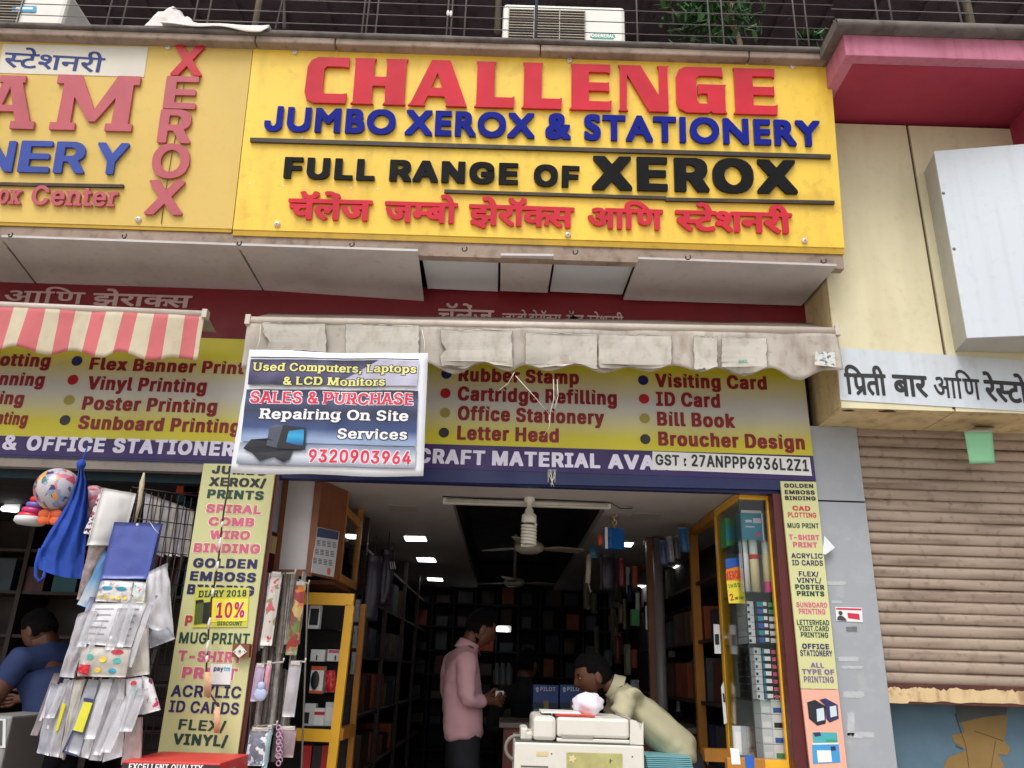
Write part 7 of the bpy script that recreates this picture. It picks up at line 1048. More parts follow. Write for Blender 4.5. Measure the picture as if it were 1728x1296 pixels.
# ================================================================ narrow service strips beside the door
m_stripy = M('pale_yellow_flex', C(204, 204, 148), .5, .05, 2, .08, C(170, 160, 110))
inks = {'n': M('ink_black', C(36, 36, 44), .5), 'v': M('ink_navy', C(40, 36, 90), .5), 'g': M('ink_green', C(24, 66, 56), .5), 'r': M('ink_red', C(190, 60, 64), .5), 'p': M('ink_pink', C(206, 96, 130), .5), 'm': M('ink_mauve', C(120, 96, 140), .5)}
RS = VP(3.955)
rs = thing('service_strip', 'narrow pale strip listing golden emboss, mug print and other services beside the pillar', 'sign', RS.hit(1383, 1163))
b = MB(m_stripy); slab(b, [(1317, 812), (1377, 813), (1414.5, 1163), (1352, 1162)], RS, .012); b.build('strip_sheet', rs)
X = lambda z: 1170 + z / 4.985
Z_ = lambda z: 1170 + z / 4.87
for s, f, x0, x1, y, h, c in [('GOLDEN', 'H', X(765), X(1010), 823, 7, 'n'), ('EMBOSS', 'H', X(770), X(1022), 834, 7, 'n'), ('BINDING', 'H', X(772), X(1030), 844, 7, 'n'), ('CAD', 'H', X(835), X(985), 861.5, 8, 'r'), ('PLOTTING', 'B', X(797), X(1035), 873, 8.5, 'r'), ('MUG PRINT', 'B', X(793), X(1057), 891, 8.5, 'g'), ('T-SHIRT', 'H', X(805), X(1062), 911, 9, 'p'), ('PRINT', 'H', X(840), X(1045), 923.5, 9, 'p'), ('ACRYLIC', 'B', X(825), X(1088), 942, 8.5, 'v'), ('ID CARDS', 'B', X(832), X(1092), 954, 9, 'v'), ('FLEX/', 'B', X(888), X(1055), 972.5, 8.5, 'v'), ('VINYL/', 'B', X(872), X(1078), 983.5, 8.5, 'v'), ('POSTER', 'H', X(858), X(1103), 994.7, 8.5, 'g'), ('PRINTS', 'H', X(872), X(1103), 1005.7, 8.5, 'g'), ('SUNBOARD', 'B', X(868), X(1128), 1024.7, 8.5, 'p'), ('PRINTING', 'B', X(888), X(1112), 1036, 9, 'p'), ('LETTERHEAD', 'B', Z_(852), Z_(1118), 1054.6, 9, 'g'), ('VISIT.CARD', 'B', Z_(868), Z_(1115), 1064.5, 8.5, 'g'), ('PRINTING', 'B', Z_(885), Z_(1110), 1075.6, 9, 'g'), ('OFFICE', 'H', Z_(895), Z_(1117), 1095, 9, 'v'), ('STATIONERY', 'B', Z_(880), Z_(1143), 1107, 10, 'v'), ('ALL', 'H', Z_(965), Z_(1075), 1126.5, 8.5, 'm'), ('TYPE OF', 'H', Z_(893), Z_(1160), 1138, 9, 'm'), ('PRINTING', 'B', Z_(910), Z_(1155), 1151.5, 10.5, 'm')]:
    lettering('lettering', rs, inks[c], [(s, f, x0, y - .2, x1, y + .8, h)], RS, .0015)
ps = thing('cartridge_poster', 'peach poster showing two dark ink cartridges and a blue packet below the strip', 'poster', RS.hit(1397, 1296))
b = MB(M('peach_print', C(238, 172, 150), .5, .03, 3)); slab(b, [(1352, 1163), (1414.5, 1164), (1446, 1440), (1384, 1440)], RS, .012); b.build('poster_sheet', ps)
def zz(pts): return [(1170 + x / 4.87, 1030 + y / 4.87) for x, y in pts]
b = MB(M('cartridge_black', C(34, 36, 48), .4)); flat(b, zz([(935, 755), (1000, 735), (1090, 790), (1088, 930), (1020, 948), (950, 890)]), RS, .0015); b.use(M('cartridge_navy', C(48, 44, 92), .4)); flat(b, zz([(1035, 735), (1085, 722), (1185, 775), (1195, 890), (1120, 922), (1092, 890), (1090, 790)]), RS, .0018); b.build('cartridge_picture', ps)
b = MB(M('label_pale', C(205, 218, 226), .4)); flat(b, zz([(1012, 812), (1072, 800), (1080, 900), (1018, 915)]), RS, .0024); flat(b, zz([(1120, 792), (1172, 782), (1182, 866), (1128, 880)]), RS, .0024); b.build('label_picture', ps)
b = MB(M('packet_teal', C(70, 170, 176), .4)); flat(b, zz([(978, 1000), (1180, 1005), (1188, 1085), (985, 1088)]), RS, .0015); b.use(M('packet_blue', C(60, 150, 205), .4)); flat(b, zz([(975, 1105), (1195, 1100), (1210, 1250), (985, 1262)]), RS, .0015)
b.use(M('sticker_white', C(228, 228, 226), .5)); flat(b, zz([(978, 1090), (1192, 1087), (1194, 1100), (978, 1104)]), RS, .0016); flat(b, zz([(1015, 1150), (1130, 1150), (1140, 1245), (1025, 1250)]), RS, .002)
b.use(M('cartridge_navy', C(48, 44, 92), .4)); flat(b, zz([(985, 1008), (1040, 1000), (1052, 1030), (1000, 1040)]), RS, .002); flat(b, zz([(1128, 1120), (1168, 1115), (1172, 1150), (1132, 1156)]), RS, .002); b.use(M('packet_green', C(60, 150, 110), .4)); flat(b, zz([(1090, 1060), (1180, 1062), (1184, 1082), (1094, 1082)]), RS, .002)
b.build('packet_picture', ps)
# maroon door jamb between glass cabinet and strip
mj = MB(m_mar); p0, p1 = Y(1309, 900, 3.975).x, Y(1352, 1163, 3.975).x
mj.box(p0, p1, 3.975, 4.1, 0, CZ - .032); mj.build('door_jamb', None, 'dark maroon wooden door jamb beside the glass cabinet', 'door jamb', bevel=.003)

LS = VP(3.935)
ls = thing('service_strip', 'wide pale yellow strip listing spiral binding and mug print beside the hanging packets', 'sign', LS.hit(335, 1290))
b = MB(m_stripy); slab(b, [(344, 782), (466, 785), (398.5, 1290), (263, 1290)], LS, .014); b.build('strip_sheet', ls)
for s, f, x0, x1, y0, y1, h, c in [('JUMBO', 'H', 357, 450, 799, 803, 14, 'n'), ('XEROX/', 'H', 352.5, 448, 820, 823, 15, 'n'), ('PRINTS', 'H', 349, 444, 840.5, 844, 15, 'g'), ('SPIRAL', 'H', 347, 440, 865, 868, 15, 'p'), ('COMB', 'H', 351, 428.5, 887, 889, 15, 'p'), ('WIRO', 'H', 353, 421, 909.5, 911, 15, 'p'), ('BINDING', 'H', 326, 438, 932, 934.5, 16, 'p'), ('GOLDEN', 'H', 325, 433, 957.5, 960, 16, 'v'), ('EMBOSS', 'H', 320, 431, 979.5, 983, 16, 'v'), ('BINDING', 'H', 315, 428, 1002.5, 1006, 17, 'v'), ('P', 'H', 311, 324, 1056, 1056.5, 18, 'r'), ('MUG PRINT', 'B', 301.5, 420, 1085.5, 1088, 19, 'g'), ('T-SHIRT', 'H', 299.5, 408, 1116, 1119, 19, 'p'), ('PRINT', 'H', 306, 399, 1144.5, 1148, 20, 'p'), ('ACRYLIC', 'B', 288, 406, 1175.5, 1178.5, 20, 'v'), ('ID CARDS', 'B', 284.5, 402, 1201.5, 1206, 20, 'v'), ('FLEX/', 'B', 300.5, 380, 1231, 1235, 18, 'g'), ('VINYL/', 'H', 291, 383, 1256, 1260, 19, 'g')]:
    s_ = MB(M('ink_halo', C(236, 232, 200), .5))
    if c in 'pr': text(s_, s, f, x0 - 1.4, y0 + 1.2, x1 + 1.4, y1 + 1.2, h + 2.4, LS, .001); s_.use(inks[c])
    else: s_ = MB(inks[c])
    text(s_, s, f, x0, y0, x1, y1, h, LS, .002); s_.build('lettering', ls)
mj = MB(m_mar); p1 = Y(405, 1290, 3.97)
mj.hexa([v for v in [LS.out(-.014).hit(397, 1290), LS.out(-.014).hit(408, 1290), LS.out(-.05).hit(397, 1290), LS.out(-.05).hit(408, 1290), LS.out(-.014).hit(464, 800), LS.out(-.014).hit(472, 800), LS.out(-.05).hit(464, 800), LS.out(-.05).hit(472, 800)]]); mj.build('strip_edge', ls)
ds = thing('diary_sticker', 'yellow diary discount sticker with two dark diaries and a red 10% on the pale strip', 'sticker', LS.hit(372, 1058))
b = MB(M('sticker_lime', C(206, 204, 84), .4, .05, 5)); slab(b, [(329.5, 991), (421, 992), (417.5, 1058), (324, 1059)], LS, .001, .004); b.build('sticker_sheet', ds)
b = MB(M('sticker_lemon', C(240, 226, 60), .4)); flat(b, [(358, 1010), (419, 1010), (417, 1048), (356, 1050)], LS, .0055); b.build('yellow_print', ds)
lettering('lettering', ds, inks['g'], [('DIARY 2018', 'S', 335, 1008, 416, 1006.5, 11), ('DISCOUNT', 'S', 367, 1055.2, 409, 1055.4, 6.5)], LS, .006)
b = MB(M('outline_white', C(235, 235, 240), .4)); text(b, '10%', 'S', 363, 1044.5, 414, 1043.5, 29, LS, .006); b.use(M('ink_crimson', C(196, 30, 60), .4)); text(b, '10%', 'S', 364.5, 1043, 412.5, 1042, 26, LS, .007); b.build('lettering', ds)
b = MB(M('diary_olive', C(84, 96, 40), .5)); flat(b, [(330, 1019), (344, 1014), (343, 1052), (327, 1054)], LS, .006); b.use(M('diary_black', C(30, 32, 32), .5)); flat(b, [(330, 1013), (343, 1011.5), (344, 1016), (330, 1019)], LS, .0065); flat(b, [(344, 1017), (358, 1015), (356, 1053), (341, 1052)], LS, .0062); b.build('diary_picture', ds)
ps_ = thing('payment_sticker', 'small white payment sticker with blue lettering on the pale strip', 'sticker', LS.hit(372, 1156))
b = MB(M('sticker_white', C(228, 228, 226), .5)); slab(b, [(355.5, 1120), (392, 1121), (388.5, 1156), (352.5, 1155)], LS, .001, .004); b.use(inks['v']); flat(b, [(352.6, 1154.6), (388.5, 1155.6), (388.4, 1157.6), (352.4, 1156.6)], LS, .0055); b.build('sticker_sheet', ps_)
lettering('lettering', ps_, inks['v'], [('pay', 'B', 361, 1132, 377, 1132.4, 8)], LS, .0055); lettering('lettering', ps_, M('ink_cyan', C(40, 170, 210), .4), [('tm', 'B', 378, 1132.4, 388.5, 1132.7, 8)], LS, .0055)
b = MB(M('ink_grey', C(130, 130, 136), .5)); text(b, 'accepted', 'B', 363, 1139.5, 384, 1140, 4, LS, .0055); text(b, 'here', 'B', 366, 1150, 380, 1150.4, 4, LS, .0055)
sb_ = thing('switch_box', 'square wooden switch box with a tilted white switch plate on the pale strip', 'switch', LS.hit(407, 1108))
b = MB(m_wood); slab(b, [(393.5, 1086), (421.5, 1087), (419, 1109), (392, 1108)], LS.out(.03), .03); b.build('wooden_block', sb_, bevel=.002)
b = MB(m_plasticw); slab(b, [(405, 1088), (416.5, 1100), (403.5, 1110), (393, 1100)], LS.out(.036), .006); b.build('switch_plate', sb_)
b = MB(m_steel); disc(b, 404.5, 1099, 2, LS.out(.036), .001, .003); disc(b, 396.5, 1100, 1, LS.out(.036), .001, .002); disc(b, 413, 1099.5, 1, LS.out(.036), .001, .002); b.build('switch_knob', sb_)
# cord of tied charms hanging in front of the strip
hc = thing('charm_garland', 'knotted cord with white beads and incense sticks hanging in front of the pale strip', 'cord', Y(352, 1240, 3.86))
pts = [(387, 800), (384, 830), (378, 860), (374, 890), (372, 915), (369, 940), (366, 960), (362, 985), (357, 1010), (353, 1045), (351, 1085), (349, 1110), (348, 1135), (351, 1165), (362, 1182), (368, 1192), (366, 1232)]
P = [Y(x, y, 3.86) for x, y in pts]
b = MB(M('dark_twine', C(70, 44, 36), .9, .3, 40)); b.tube(P, .0045, 6); b.build('twine', hc)
b = MB(M('bead_white', C(222, 220, 210), .5, .1, 30))
for (x, y), L in (((375, 885), 10), ((371, 918), 22), ((367, 955), 16), ((359, 1000), 14), ((353, 1052), 20), ((350, 1092), 24), ((349, 1112), 12)):
    a, c = Y(x + L * .1, y - L / 2, 3.85), Y(x - L * .1, y + L / 2, 3.85); b = MB(_mats['bead_white']); b.tube([a, a.lerp(c, .5), c], [.004, .008, .004], 7); b.build('bead', hc)
b = MB(M('incense_stick', C(216, 176, 140), .8, .15, 40))
for k in range(7):
    a, c = Y(346 + k * 1.6, 1134, 3.85), Y(345 + k * 1.8, 1176, 3.85); b.tube([a, c], .0022, 5)
    a, c = Y(363 + k * 1.2, 1193, 3.85), Y(362 + k * 1.4, 1237, 3.85); b.tube([a, c], .0022, 5)
b.build('incense_stick', hc)
# ================================================================ lights and fittings of the ceiling
m_lamp = M('panel_lamp', (1, 1, 1), .5, 0, emit=5.)
def panel(pts, label):
    P = [Zp(x, y, CZ - .006) for x, y in pts]; c = sum(P, Vector()) / 4
    t = thing('ceiling_light', label, 'ceiling light', c, 'lit ceiling panels in the shop')
    b = MB(m_lamp); b.poly([p - Vector((0, 0, .002)) for p in P]); b.build('diffuser', t)
    b = MB(m_plasticw); b.prism([c + (p - c) * 1.08 for p in P], (0, 0, .006)); b.build('frame', t)
panel([(682, 905), (717, 905.5), (720, 913), (685, 912.5)], 'lit ceiling panel nearest the door in the left row')
panel([(703, 941), (733, 942), (736, 948.5), (706, 947.5)], 'lit ceiling panel in the middle of the left row')
panel([(721, 975), (746, 976), (747.5, 980.5), (722.5, 979.5)], 'lit ceiling panel farthest from the door in the left row')
panel([(1047, 915.5), (1069, 916), (1065, 922.5), (1046, 922)], 'lit ceiling panel just beside the hanging blue box')
panel([(1066, 987.5), (1094, 988), (1093, 992), (1064, 991)], 'lit ceiling panel at the back of the right row')
panel([(1142, 954), (1152, 954.5), (1144, 958.5), (1136, 958)], 'small lit ceiling panel beyond the hanging stationery packets')
tl = thing('tube_light', 'unlit white tube light batten along the edge of the ceiling recess', 'tube light', Y(888, 862, 4.5))
a, c = Y(747, 858, 4.5), Y(1030, 868, 4.5); zt = CZ - .002
b = MB(m_plasticw); b.box(a.x, c.x, 4.47, 4.51, CZ - .036, zt); b.build('batten', tl, bevel=.003)
b = MB(M('frosted_tube', C(190, 186, 176), .3)); b.tube([(a.x + .02, 4.45, CZ - .022), (c.x - .02, 4.45, CZ - .022)], .012, 10); b.build('tube', tl)
b = MB(M('cable_black', C(30, 28, 28), .6)); b.tube([(a.x, 4.44, CZ - .004), (a.x + .3, 4.44, CZ - .012), (a.x + .6, 4.44, CZ - .002), (c.x, 4.45, CZ - .01), (c.x + .06, 4.5, CZ - .03), (c.x + .14, 4.6, CZ - .005)], .003, 5); b.build('cable', tl)
bl = thing('spiral_bulb', 'big unlit white spiral bulb hanging in a holder over the shop door', 'bulb', Y(893, 915, 4.42))
q = Y(893, 866, 4.42); k = scale_at(q)
b = MB(m_plasticw); b.lathe([(.03, CZ - q.z), (.03, CZ - q.z - .02), (.014, CZ - q.z - .03), (.014, .03), (.022, .02), (.026, 0), (.04, -.012), (.042, -.05), (.03, -.056)], q, 18); b.build('holder', bl)
b = MB(M('spiral_glass', C(224, 220, 206), .25, .03, 20)); pts = [q + Vector((.037 * math.cos(a_ * .5), .037 * math.sin(a_ * .5), -.062 - a_ * .0014)) for a_ in range(0, 82)]; b.tube(pts, .0085, 8); b.build('spiral_tube', bl)
def fan(px, py, D, R, label):
    h = Y(px, py, D); t = thing('ceiling_fan', label, 'ceiling fan', h)
    b = MB(M('fan_metal', C(176, 168, 156), .4, .06, 6)); b.lathe([(0, -.035), (.06, -.034), (.095, -.015), (.1, .01), (.085, .035), (.03, .05), (.014, .06), (.014, CZ + .31 - h.z)], h, 20); b.build('motor', t)
    for k in range(3):
        b = MB(M('fan_blade', C(150, 140, 126), .45, .08, 6)); a = .35 + k * 2.094; u = Vector((math.cos(a), math.sin(a), 0)); s = Vector((-u.y, u.x, 0))
        b.prism([h + u * .09 - s * .03, h + u * R * .5 - s * .06 + Vector((0, 0, .012)), h + u * R - s * .055 + Vector((0, 0, .012)), h + u * R + s * .05, h + u * R * .5 + s * .06, h + u * .09 + s * .03], (0, 0, .006)); b.build('blade', t)
fan(893, 925, 5.4, .38, 'grey three blade ceiling fan just behind the spiral bulb')
fan(868, 984, 7.6, .42, 'dim ceiling fan deeper in the dark shop')
t = thing('dome_camera', 'small white dome security camera under the right ceiling', 'camera', Zp(1097, 913, CZ))
c = Zp(1097, 912, CZ - .002); b = MB(m_plasticw); b.lathe([(.05, 0), (.05, -.03), (.045, -.035)], c, 18); b.build('base_ring', t)
b = MB(M('dome_dark', C(60, 58, 60), .15)); b.lathe([(.042, -.035), (.038, -.055), (.022, -.07), (0, -.074)], c, 16); b.build('dome', t)
for x, y, lab in ((680, 857, 'blank square cover plate on the left of the front ceiling'), (1090, 870, 'blank square cover plate on the right of the front ceiling')):
    c = Zp(x, y, CZ); b = MB(M('cover_plate', C(160, 152, 140), .6)); b.box(c.x - .085, c.x + .085, c.y - .09, c.y + .09, CZ - .006, CZ - .001); b.build('ceiling_plate', None, lab, 'cover plate', bevel=.002)

# ================================================================ left side of the shop
wp = thing('wood_partition', 'brown wooden partition with white panel inside the left of the door', 'partition', Y(505, 970, 4.12))
PW = VP(4.12)
b = MB(M('panel_offwhite', C(190, 186, 188), .5, .04, 2, .08)); slab(b, [(488, 808), (533, 808), (516, 961), (470, 961)], PW, .02); b.build('white_panel', wp)
b = MB(m_wood)
for q in ([(479, 800), (488, 800), (470, 961), (461, 961)], [(533, 800), (545, 800), (526, 970), (516, 961)], [(461, 961), (516, 961), (526, 972), (459, 972)]): slab(b, q, PW, .03, .006)
b.build('frame', wp)
b = MB(M('paper_bluish', C(170, 172, 190), .6, .05, 4)); slab(b, [(462, 803), (479, 803), (469, 900), (450, 893)], PW, .01); b.use(m_mar); slab(b, [(450, 893), (469, 900), (460, 965), (440, 965)], PW, .01, .001); b.build('side_panel', wp)
b = MB(M('card_yellow', C(190, 170, 110), .6, .1, 20)); slab(b, [(455, 903), (468, 906), (464, 935), (452, 932)], PW.out(.012), .002); b.build('pinned_card', wp)
A0, A1 = Y(527, 968, 4.13), Y(573, 985, 4.40); XC = Y(573, 978, 4.40).x
zc_, zb_2 = CZ - .002, Y(573, 980, 4.40).z
cb = thing('wall_cabinet', 'brown wooden wall cabinet with yellow edged glass door above the yellow showcase', 'cabinet', ((LW + XC) / 2, 4.6, zb_2))
u = Vector((XC - A0.x, .27, 0)); un = Vector((u.y, -u.x, 0)).normalized()
b = MB(m_wood); p = Vector((A0.x, 4.13, 0)); b.hexa([p + u * i - un * (.02 * j) + Vector((0, 0, zb_2 if k_ == 0 else zc_)) for k_ in (0, 1) for j in (0, 1) for i in (0, 1)]); b.build('angled_panel', cb)
m_yw = M('yellow_wood', C(176, 116, 40), .45, .15, 5, .25)
b = MB(m_yw)
for y_ in (4.40, 4.90): b.box(XC - .03, XC, y_, y_ + .035, zb_2, zc_)
b.box(XC - .03, XC, 4.435, 4.90, zb_2, zb_2 + .04); b.box(XC - .03, XC, 4.435, 4.90, zc_ - .12, zc_ - .08); b.build('door_frame', cb)
b = MB(GL()); b.box(XC - .016, XC - .012, 4.436, 4.899, zb_2 + .041, zc_ - .121); b.build('glass_pane', cb)
b = MB(m_steel); b.ball((XC + .012, 4.43, zb_2 + .22), .01, .01, .01); b.build('knob', cb)
b = MB(m_wood); b.box(LW, XC - .03, 4.405, 4.92, zb_2 - .02, zb_2); b.box(LW, LW + .02, 4.42, 4.92, zb_2, zc_); b.build('carcass', cb)
cal = thing('wall_calendar', 'white printed year calendar hung on the angled brown panel', 'calendar', p + u * .4 + Vector((0, 0, zb_2)))
cp = Pl(p + un * .006, un)
b = MB(M('calendar_paper', C(206, 208, 214), .6, .03, 10)); cq = [(536, 889), (573, 897), (563, 974), (525, 966)]; slab(b, cq, cp, .002); b.build('calendar_sheet', cal)
b = MB(M('calendar_blue', C(70, 76, 110), .6)); flat(b, [(536.5, 890), (572, 897.5), (570, 911), (534.5, 906)], cp, .001); b.build('header_print', cal)
b = MB(M('ink_black', C(36, 36, 44), .5))
for r in range(3):
    for k in range(4):
        x, y = 535 - r * 3.2 + k * 8.7, 911 + r * 15 + k * 1.3
        for j in range(4): flat(b, [(x, y + j * 2.6), (x + 6, y + 1 + j * 2.6), (x + 5.8, y + 2 + j * 2.6), (x - .2, y + 1 + j * 2.6)], cp, .001)
b.use(M('orange_print', C(220, 120, 60), .5)); disc(b, 555, 964, 6, cp, .001); b.build('date_print', cal)

# yellow showcase below
YD = 4.35
ys = thing('yellow_showcase', 'yellow framed showcase with boxed gadgets behind the hanging packets at left', 'cabinet', Y(545, 1290, YD))
YP = VP(YD)
b = MB(m_yframe); slab(b, [(505, 999), (598, 1002), (595, 1022), (500, 1019)], YP, .03); b.build('top_rail', ys)
b = MB(m_yframe); slab(b, [(583, 1020), (597, 1022), (552, 1420), (536, 1420)], YP, .035); b.build('front_post', ys)
b = MB(m_yframe); slab(b, [(500, 1229), (569, 1232), (567, 1253), (500, 1250)], YP, .03, -.002); b.build('bottom_rail', ys)
xr = Y(597, 1022, YD).x
b = MB(m_yw); b.box(xr - .03, xr, 4.72, 4.76, FLZ, Y(597, 1010, YD).z); b.box(xr - .03, xr, YD + .036, 4.72, Y(560, 1250, YD).z, Y(560, 1229, YD).z); b.build('back_post', ys)
b = MB(M('showcase_back', C(44, 40, 40), .7)); b.box(LW + .01, xr - .03, 4.74, 4.76, FLZ, Y(597, 1000, YD).z); b.box(LW + .005, LW + .01, YD, 4.76, FLZ, Y(597, 1000, YD).z); b.build('back_panel', ys)
for y_ in (1062, 1117, 1172, 1226):
    z = Y(560, y_, YD + .03).z; b = MB(GL('shelf_glass', (.75, .85, .82), .05, .6)); b.box(LW + .01, xr - .035, YD + .035, 4.73, z - .006, z); b.build('shelf', ys)
def carton(name, label, cx, yb, w_, h_, D, dep, col, front=None, group=None, cat='box', spec=None):
    P = Y(cx, yb, D); t = thing(name, label, cat, P, group)
    b = MB(col); pbox(b, cx, yb, w_, h_, D, dep); b.build('carton', t, bevel=.0015)
    if front:
        k = scale_at(P); T = Y(cx, yb - h_, D); H = T.z - P.z; W = w_ * k
        for j, (m_, u0, u1, v0, v1) in enumerate(front):
            b = MB(m_); y_ = D - .0012 - .0003 * j
            b.poly([Vector((P.x - W / 2 + W * u, y_, P.z + H * v)) for u, v in ((u0, v0), (u1, v0), (u1, v1), (u0, v1))]); b.build('printed_front', t)
    return t
mw_, mk_ = M('box_white', C(236, 236, 234), .5, .04, 8), M('box_black', C(34, 34, 38), .4, .1, 8)
mo_, mr_, mt_, mb_, mg_ = M('box_orange', C(222, 92, 52), .45), M('box_red', C(190, 42, 46), .45), M('box_teal', C(30, 140, 166), .4, .1, 10), M('box_blue', C(38, 92, 178), .4, .1, 10), M('box_green', C(70, 150, 86), .45, .1, 10)
mgr_ = M('box_grey', C(212, 216, 218), .5, .08, 8)
D5 = YD + .08
carton('phone_box', 'white box with dark window on the top shelf of the yellow showcase', 528, 1061, 19, 40, D5, .05, mw_, [(mk_, .12, .88, .15, .85)])
carton('adapter_box', 'small white box with black mark, left on the second showcase shelf', 535, 1116, 24, 20, D5, .05, mw_, [(mk_, .4, .5, .1, .5)])
carton('adapter_box', 'small white box with pink top, right on the second showcase shelf', 562, 1116, 22, 20, D5, .05, mw_, [(M('ink_pink', C(222, 110, 150), .5), .1, .9, .7, .95), (mk_, .6, .7, .1, .5)])
t = carton('mouse_box', 'white and orange upright box with black computer mouse in the showcase', 532, 1170, 22, 46, D5, .06, mw_, [(mo_, 0, 1, .85, 1), (mo_, 0, 1, 0, .1)])
b = MB(mk_); q = Y(532, 1148, D5); b.ball(q + Vector((0, -.006, 0)), .022, .01, .046); b.build('mouse', t)
b = MB(PRINT('red_pouch_print', [C(200, 40, 50), C(240, 90, 90), C(190, 30, 40)], 60, .3, C(196, 40, 52)))
pack(b, [Y(549, 1132, D5), Y(566, 1130, D5), Y(568, 1168, D5), Y(549, 1168, D5)], .02, .01, seed=2); b.build('red_pouch', None, 'bright red pouch standing beside the orange mouse box', 'pouch')
carton('gadget_box', 'grey box with black disc on the lowest showcase shelf', 520, 1225, 18, 38, D5, .06, mgr_, [(mk_, 0, .5, .1, .6)])
carton('gadget_box', 'short white box with red band on the lowest showcase shelf', 537, 1225, 17, 30, D5, .06, mw_, [(mr_, 0, 1, .62, .8)])
carton('gadget_box', 'tall pale box at the right of the lowest showcase shelf', 555, 1225, 18, 40, D5, .06, mgr_, [(mw_, .1, .9, .2, .8)])
for k, (x, y, c_) in enumerate(((512, 1290, mr_), (530, 1290, mk_), (546, 1290, mr_))):
    carton('cardboard_box', ('dark red', 'black', 'narrow red')[k] + ' box at the bottom of the yellow showcase', x, y + 30, 16, 62, D5, .1, c_)

# dark bags and stationery hanging along the left inside wall
def hpack(mb, cx, yt, wpx, hpx, D, bulge=.012, th=.006, rot=0., seed=0, swing=0., **kw):
    P = Y(cx, yt, D); k = scale_at(P); W = wpx * k / 2; H = (P - Y(cx, yt + hpx, D)).z; d = Vector((math.cos(rot), math.sin(rot), 0))
    dn = Vector((swing * H, -.02 * H, -H))
    return pack(mb, [P - d * W, P + d * W, P + d * W + dn, P - d * W + dn], bulge, th, seed=seed, **kw)
m_bagd = M('bag_dark', C(44, 38, 54), .35, .15, 10, bump=.15, bsc=25)
for k, (x, y, w_, h_, D, l) in enumerate(((632, 938, 26, 110, 4.9, 'black plastic wrapped bag hanging behind the wall cabinet'), (655, 928, 22, 95, 5.2, 'dark purple plastic bag with white marks hanging by the left wall'))):
    t = thing('hanging_bag', l, 'bag', Y(x, y + h_, D)); b = MB(m_bagd); hpack(b, x, y, w_, h_, D, .04, .03, .7, k); b.build('bag_body', t)
    b = MB(M('cable_black', C(30, 28, 28), .6)); q = Y(x, y, D); b.tube([q, q + Vector((0, 0, .12))], .004, 5); b.build('hanging_loop', t)
    if k:
        b = MB(M('white_mark', C(205, 205, 210), .5)); 
        for j in range(3): b.tube([Y(658 + j * 3.5, 948, D - .06), Y(660 + j * 3.5, 960, D - .06)], .003, 4)
        b.build('white_mark', t)
t = thing('packet_strip', 'grey strip of blister packets hung on the back post of the showcase', 'packet', Y(598, 1140, 4.68))
for k in range(3):
    b = MB(M('blister_grey', C(110, 106, 110), .3, .2, 30)); hpack(b, 604 - k * 3, 1012 + k * 44, 9, 38, 4.68, .015, .008, .6, k); b.build('blister', t)
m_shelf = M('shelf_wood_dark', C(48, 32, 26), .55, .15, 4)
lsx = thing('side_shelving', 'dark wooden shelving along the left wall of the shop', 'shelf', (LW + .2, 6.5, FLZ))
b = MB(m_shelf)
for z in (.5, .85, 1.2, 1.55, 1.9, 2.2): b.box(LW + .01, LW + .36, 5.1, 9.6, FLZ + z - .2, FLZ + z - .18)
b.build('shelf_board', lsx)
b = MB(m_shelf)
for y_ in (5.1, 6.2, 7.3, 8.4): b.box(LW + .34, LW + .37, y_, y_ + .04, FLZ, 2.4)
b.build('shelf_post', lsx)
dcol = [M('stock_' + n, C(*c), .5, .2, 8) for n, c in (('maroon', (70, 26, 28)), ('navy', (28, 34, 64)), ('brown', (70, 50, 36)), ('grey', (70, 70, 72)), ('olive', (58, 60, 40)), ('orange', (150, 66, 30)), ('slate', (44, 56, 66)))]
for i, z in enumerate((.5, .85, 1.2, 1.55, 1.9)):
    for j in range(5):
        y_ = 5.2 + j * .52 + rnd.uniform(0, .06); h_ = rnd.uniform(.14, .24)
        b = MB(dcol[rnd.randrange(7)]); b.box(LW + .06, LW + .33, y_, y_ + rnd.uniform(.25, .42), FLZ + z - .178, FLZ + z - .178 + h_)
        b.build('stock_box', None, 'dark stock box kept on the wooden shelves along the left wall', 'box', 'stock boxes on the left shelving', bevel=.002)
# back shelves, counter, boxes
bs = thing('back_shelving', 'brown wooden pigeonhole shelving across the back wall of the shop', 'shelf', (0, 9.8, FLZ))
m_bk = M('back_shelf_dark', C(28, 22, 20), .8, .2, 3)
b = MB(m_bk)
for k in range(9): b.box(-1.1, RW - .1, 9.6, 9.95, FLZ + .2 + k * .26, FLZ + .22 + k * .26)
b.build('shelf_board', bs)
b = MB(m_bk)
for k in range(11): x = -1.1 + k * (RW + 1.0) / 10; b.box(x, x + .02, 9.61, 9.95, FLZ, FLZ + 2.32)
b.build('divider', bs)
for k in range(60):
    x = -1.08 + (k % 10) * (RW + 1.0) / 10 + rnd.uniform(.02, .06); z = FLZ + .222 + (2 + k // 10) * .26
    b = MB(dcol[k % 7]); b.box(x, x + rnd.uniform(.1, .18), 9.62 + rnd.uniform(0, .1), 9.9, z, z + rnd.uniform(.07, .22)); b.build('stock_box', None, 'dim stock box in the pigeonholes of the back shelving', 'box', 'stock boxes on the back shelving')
co = thing('shop_counter', 'counter with dark top and reddish brown front behind the photocopier', 'counter', Y(960, 1290, 5.45))
P0, P1 = Y(850, 1222, 5.45), Y(1190, 1232, 5.45)
b = MB(M('counter_red', C(120, 56, 46), .45, .1, 4)); b.box(P0.x, P1.x, 5.45, 6.0, FLZ, P0.z - .02); b.build('front_panel', co)
b = MB(M('counter_top', C(120, 112, 104), .35, .1, 4)); b.box(P0.x - .03, P1.x + .03, 5.42, 6.03, P0.z - .02, P0.z + .012); b.build('counter_top', co, bevel=.004)
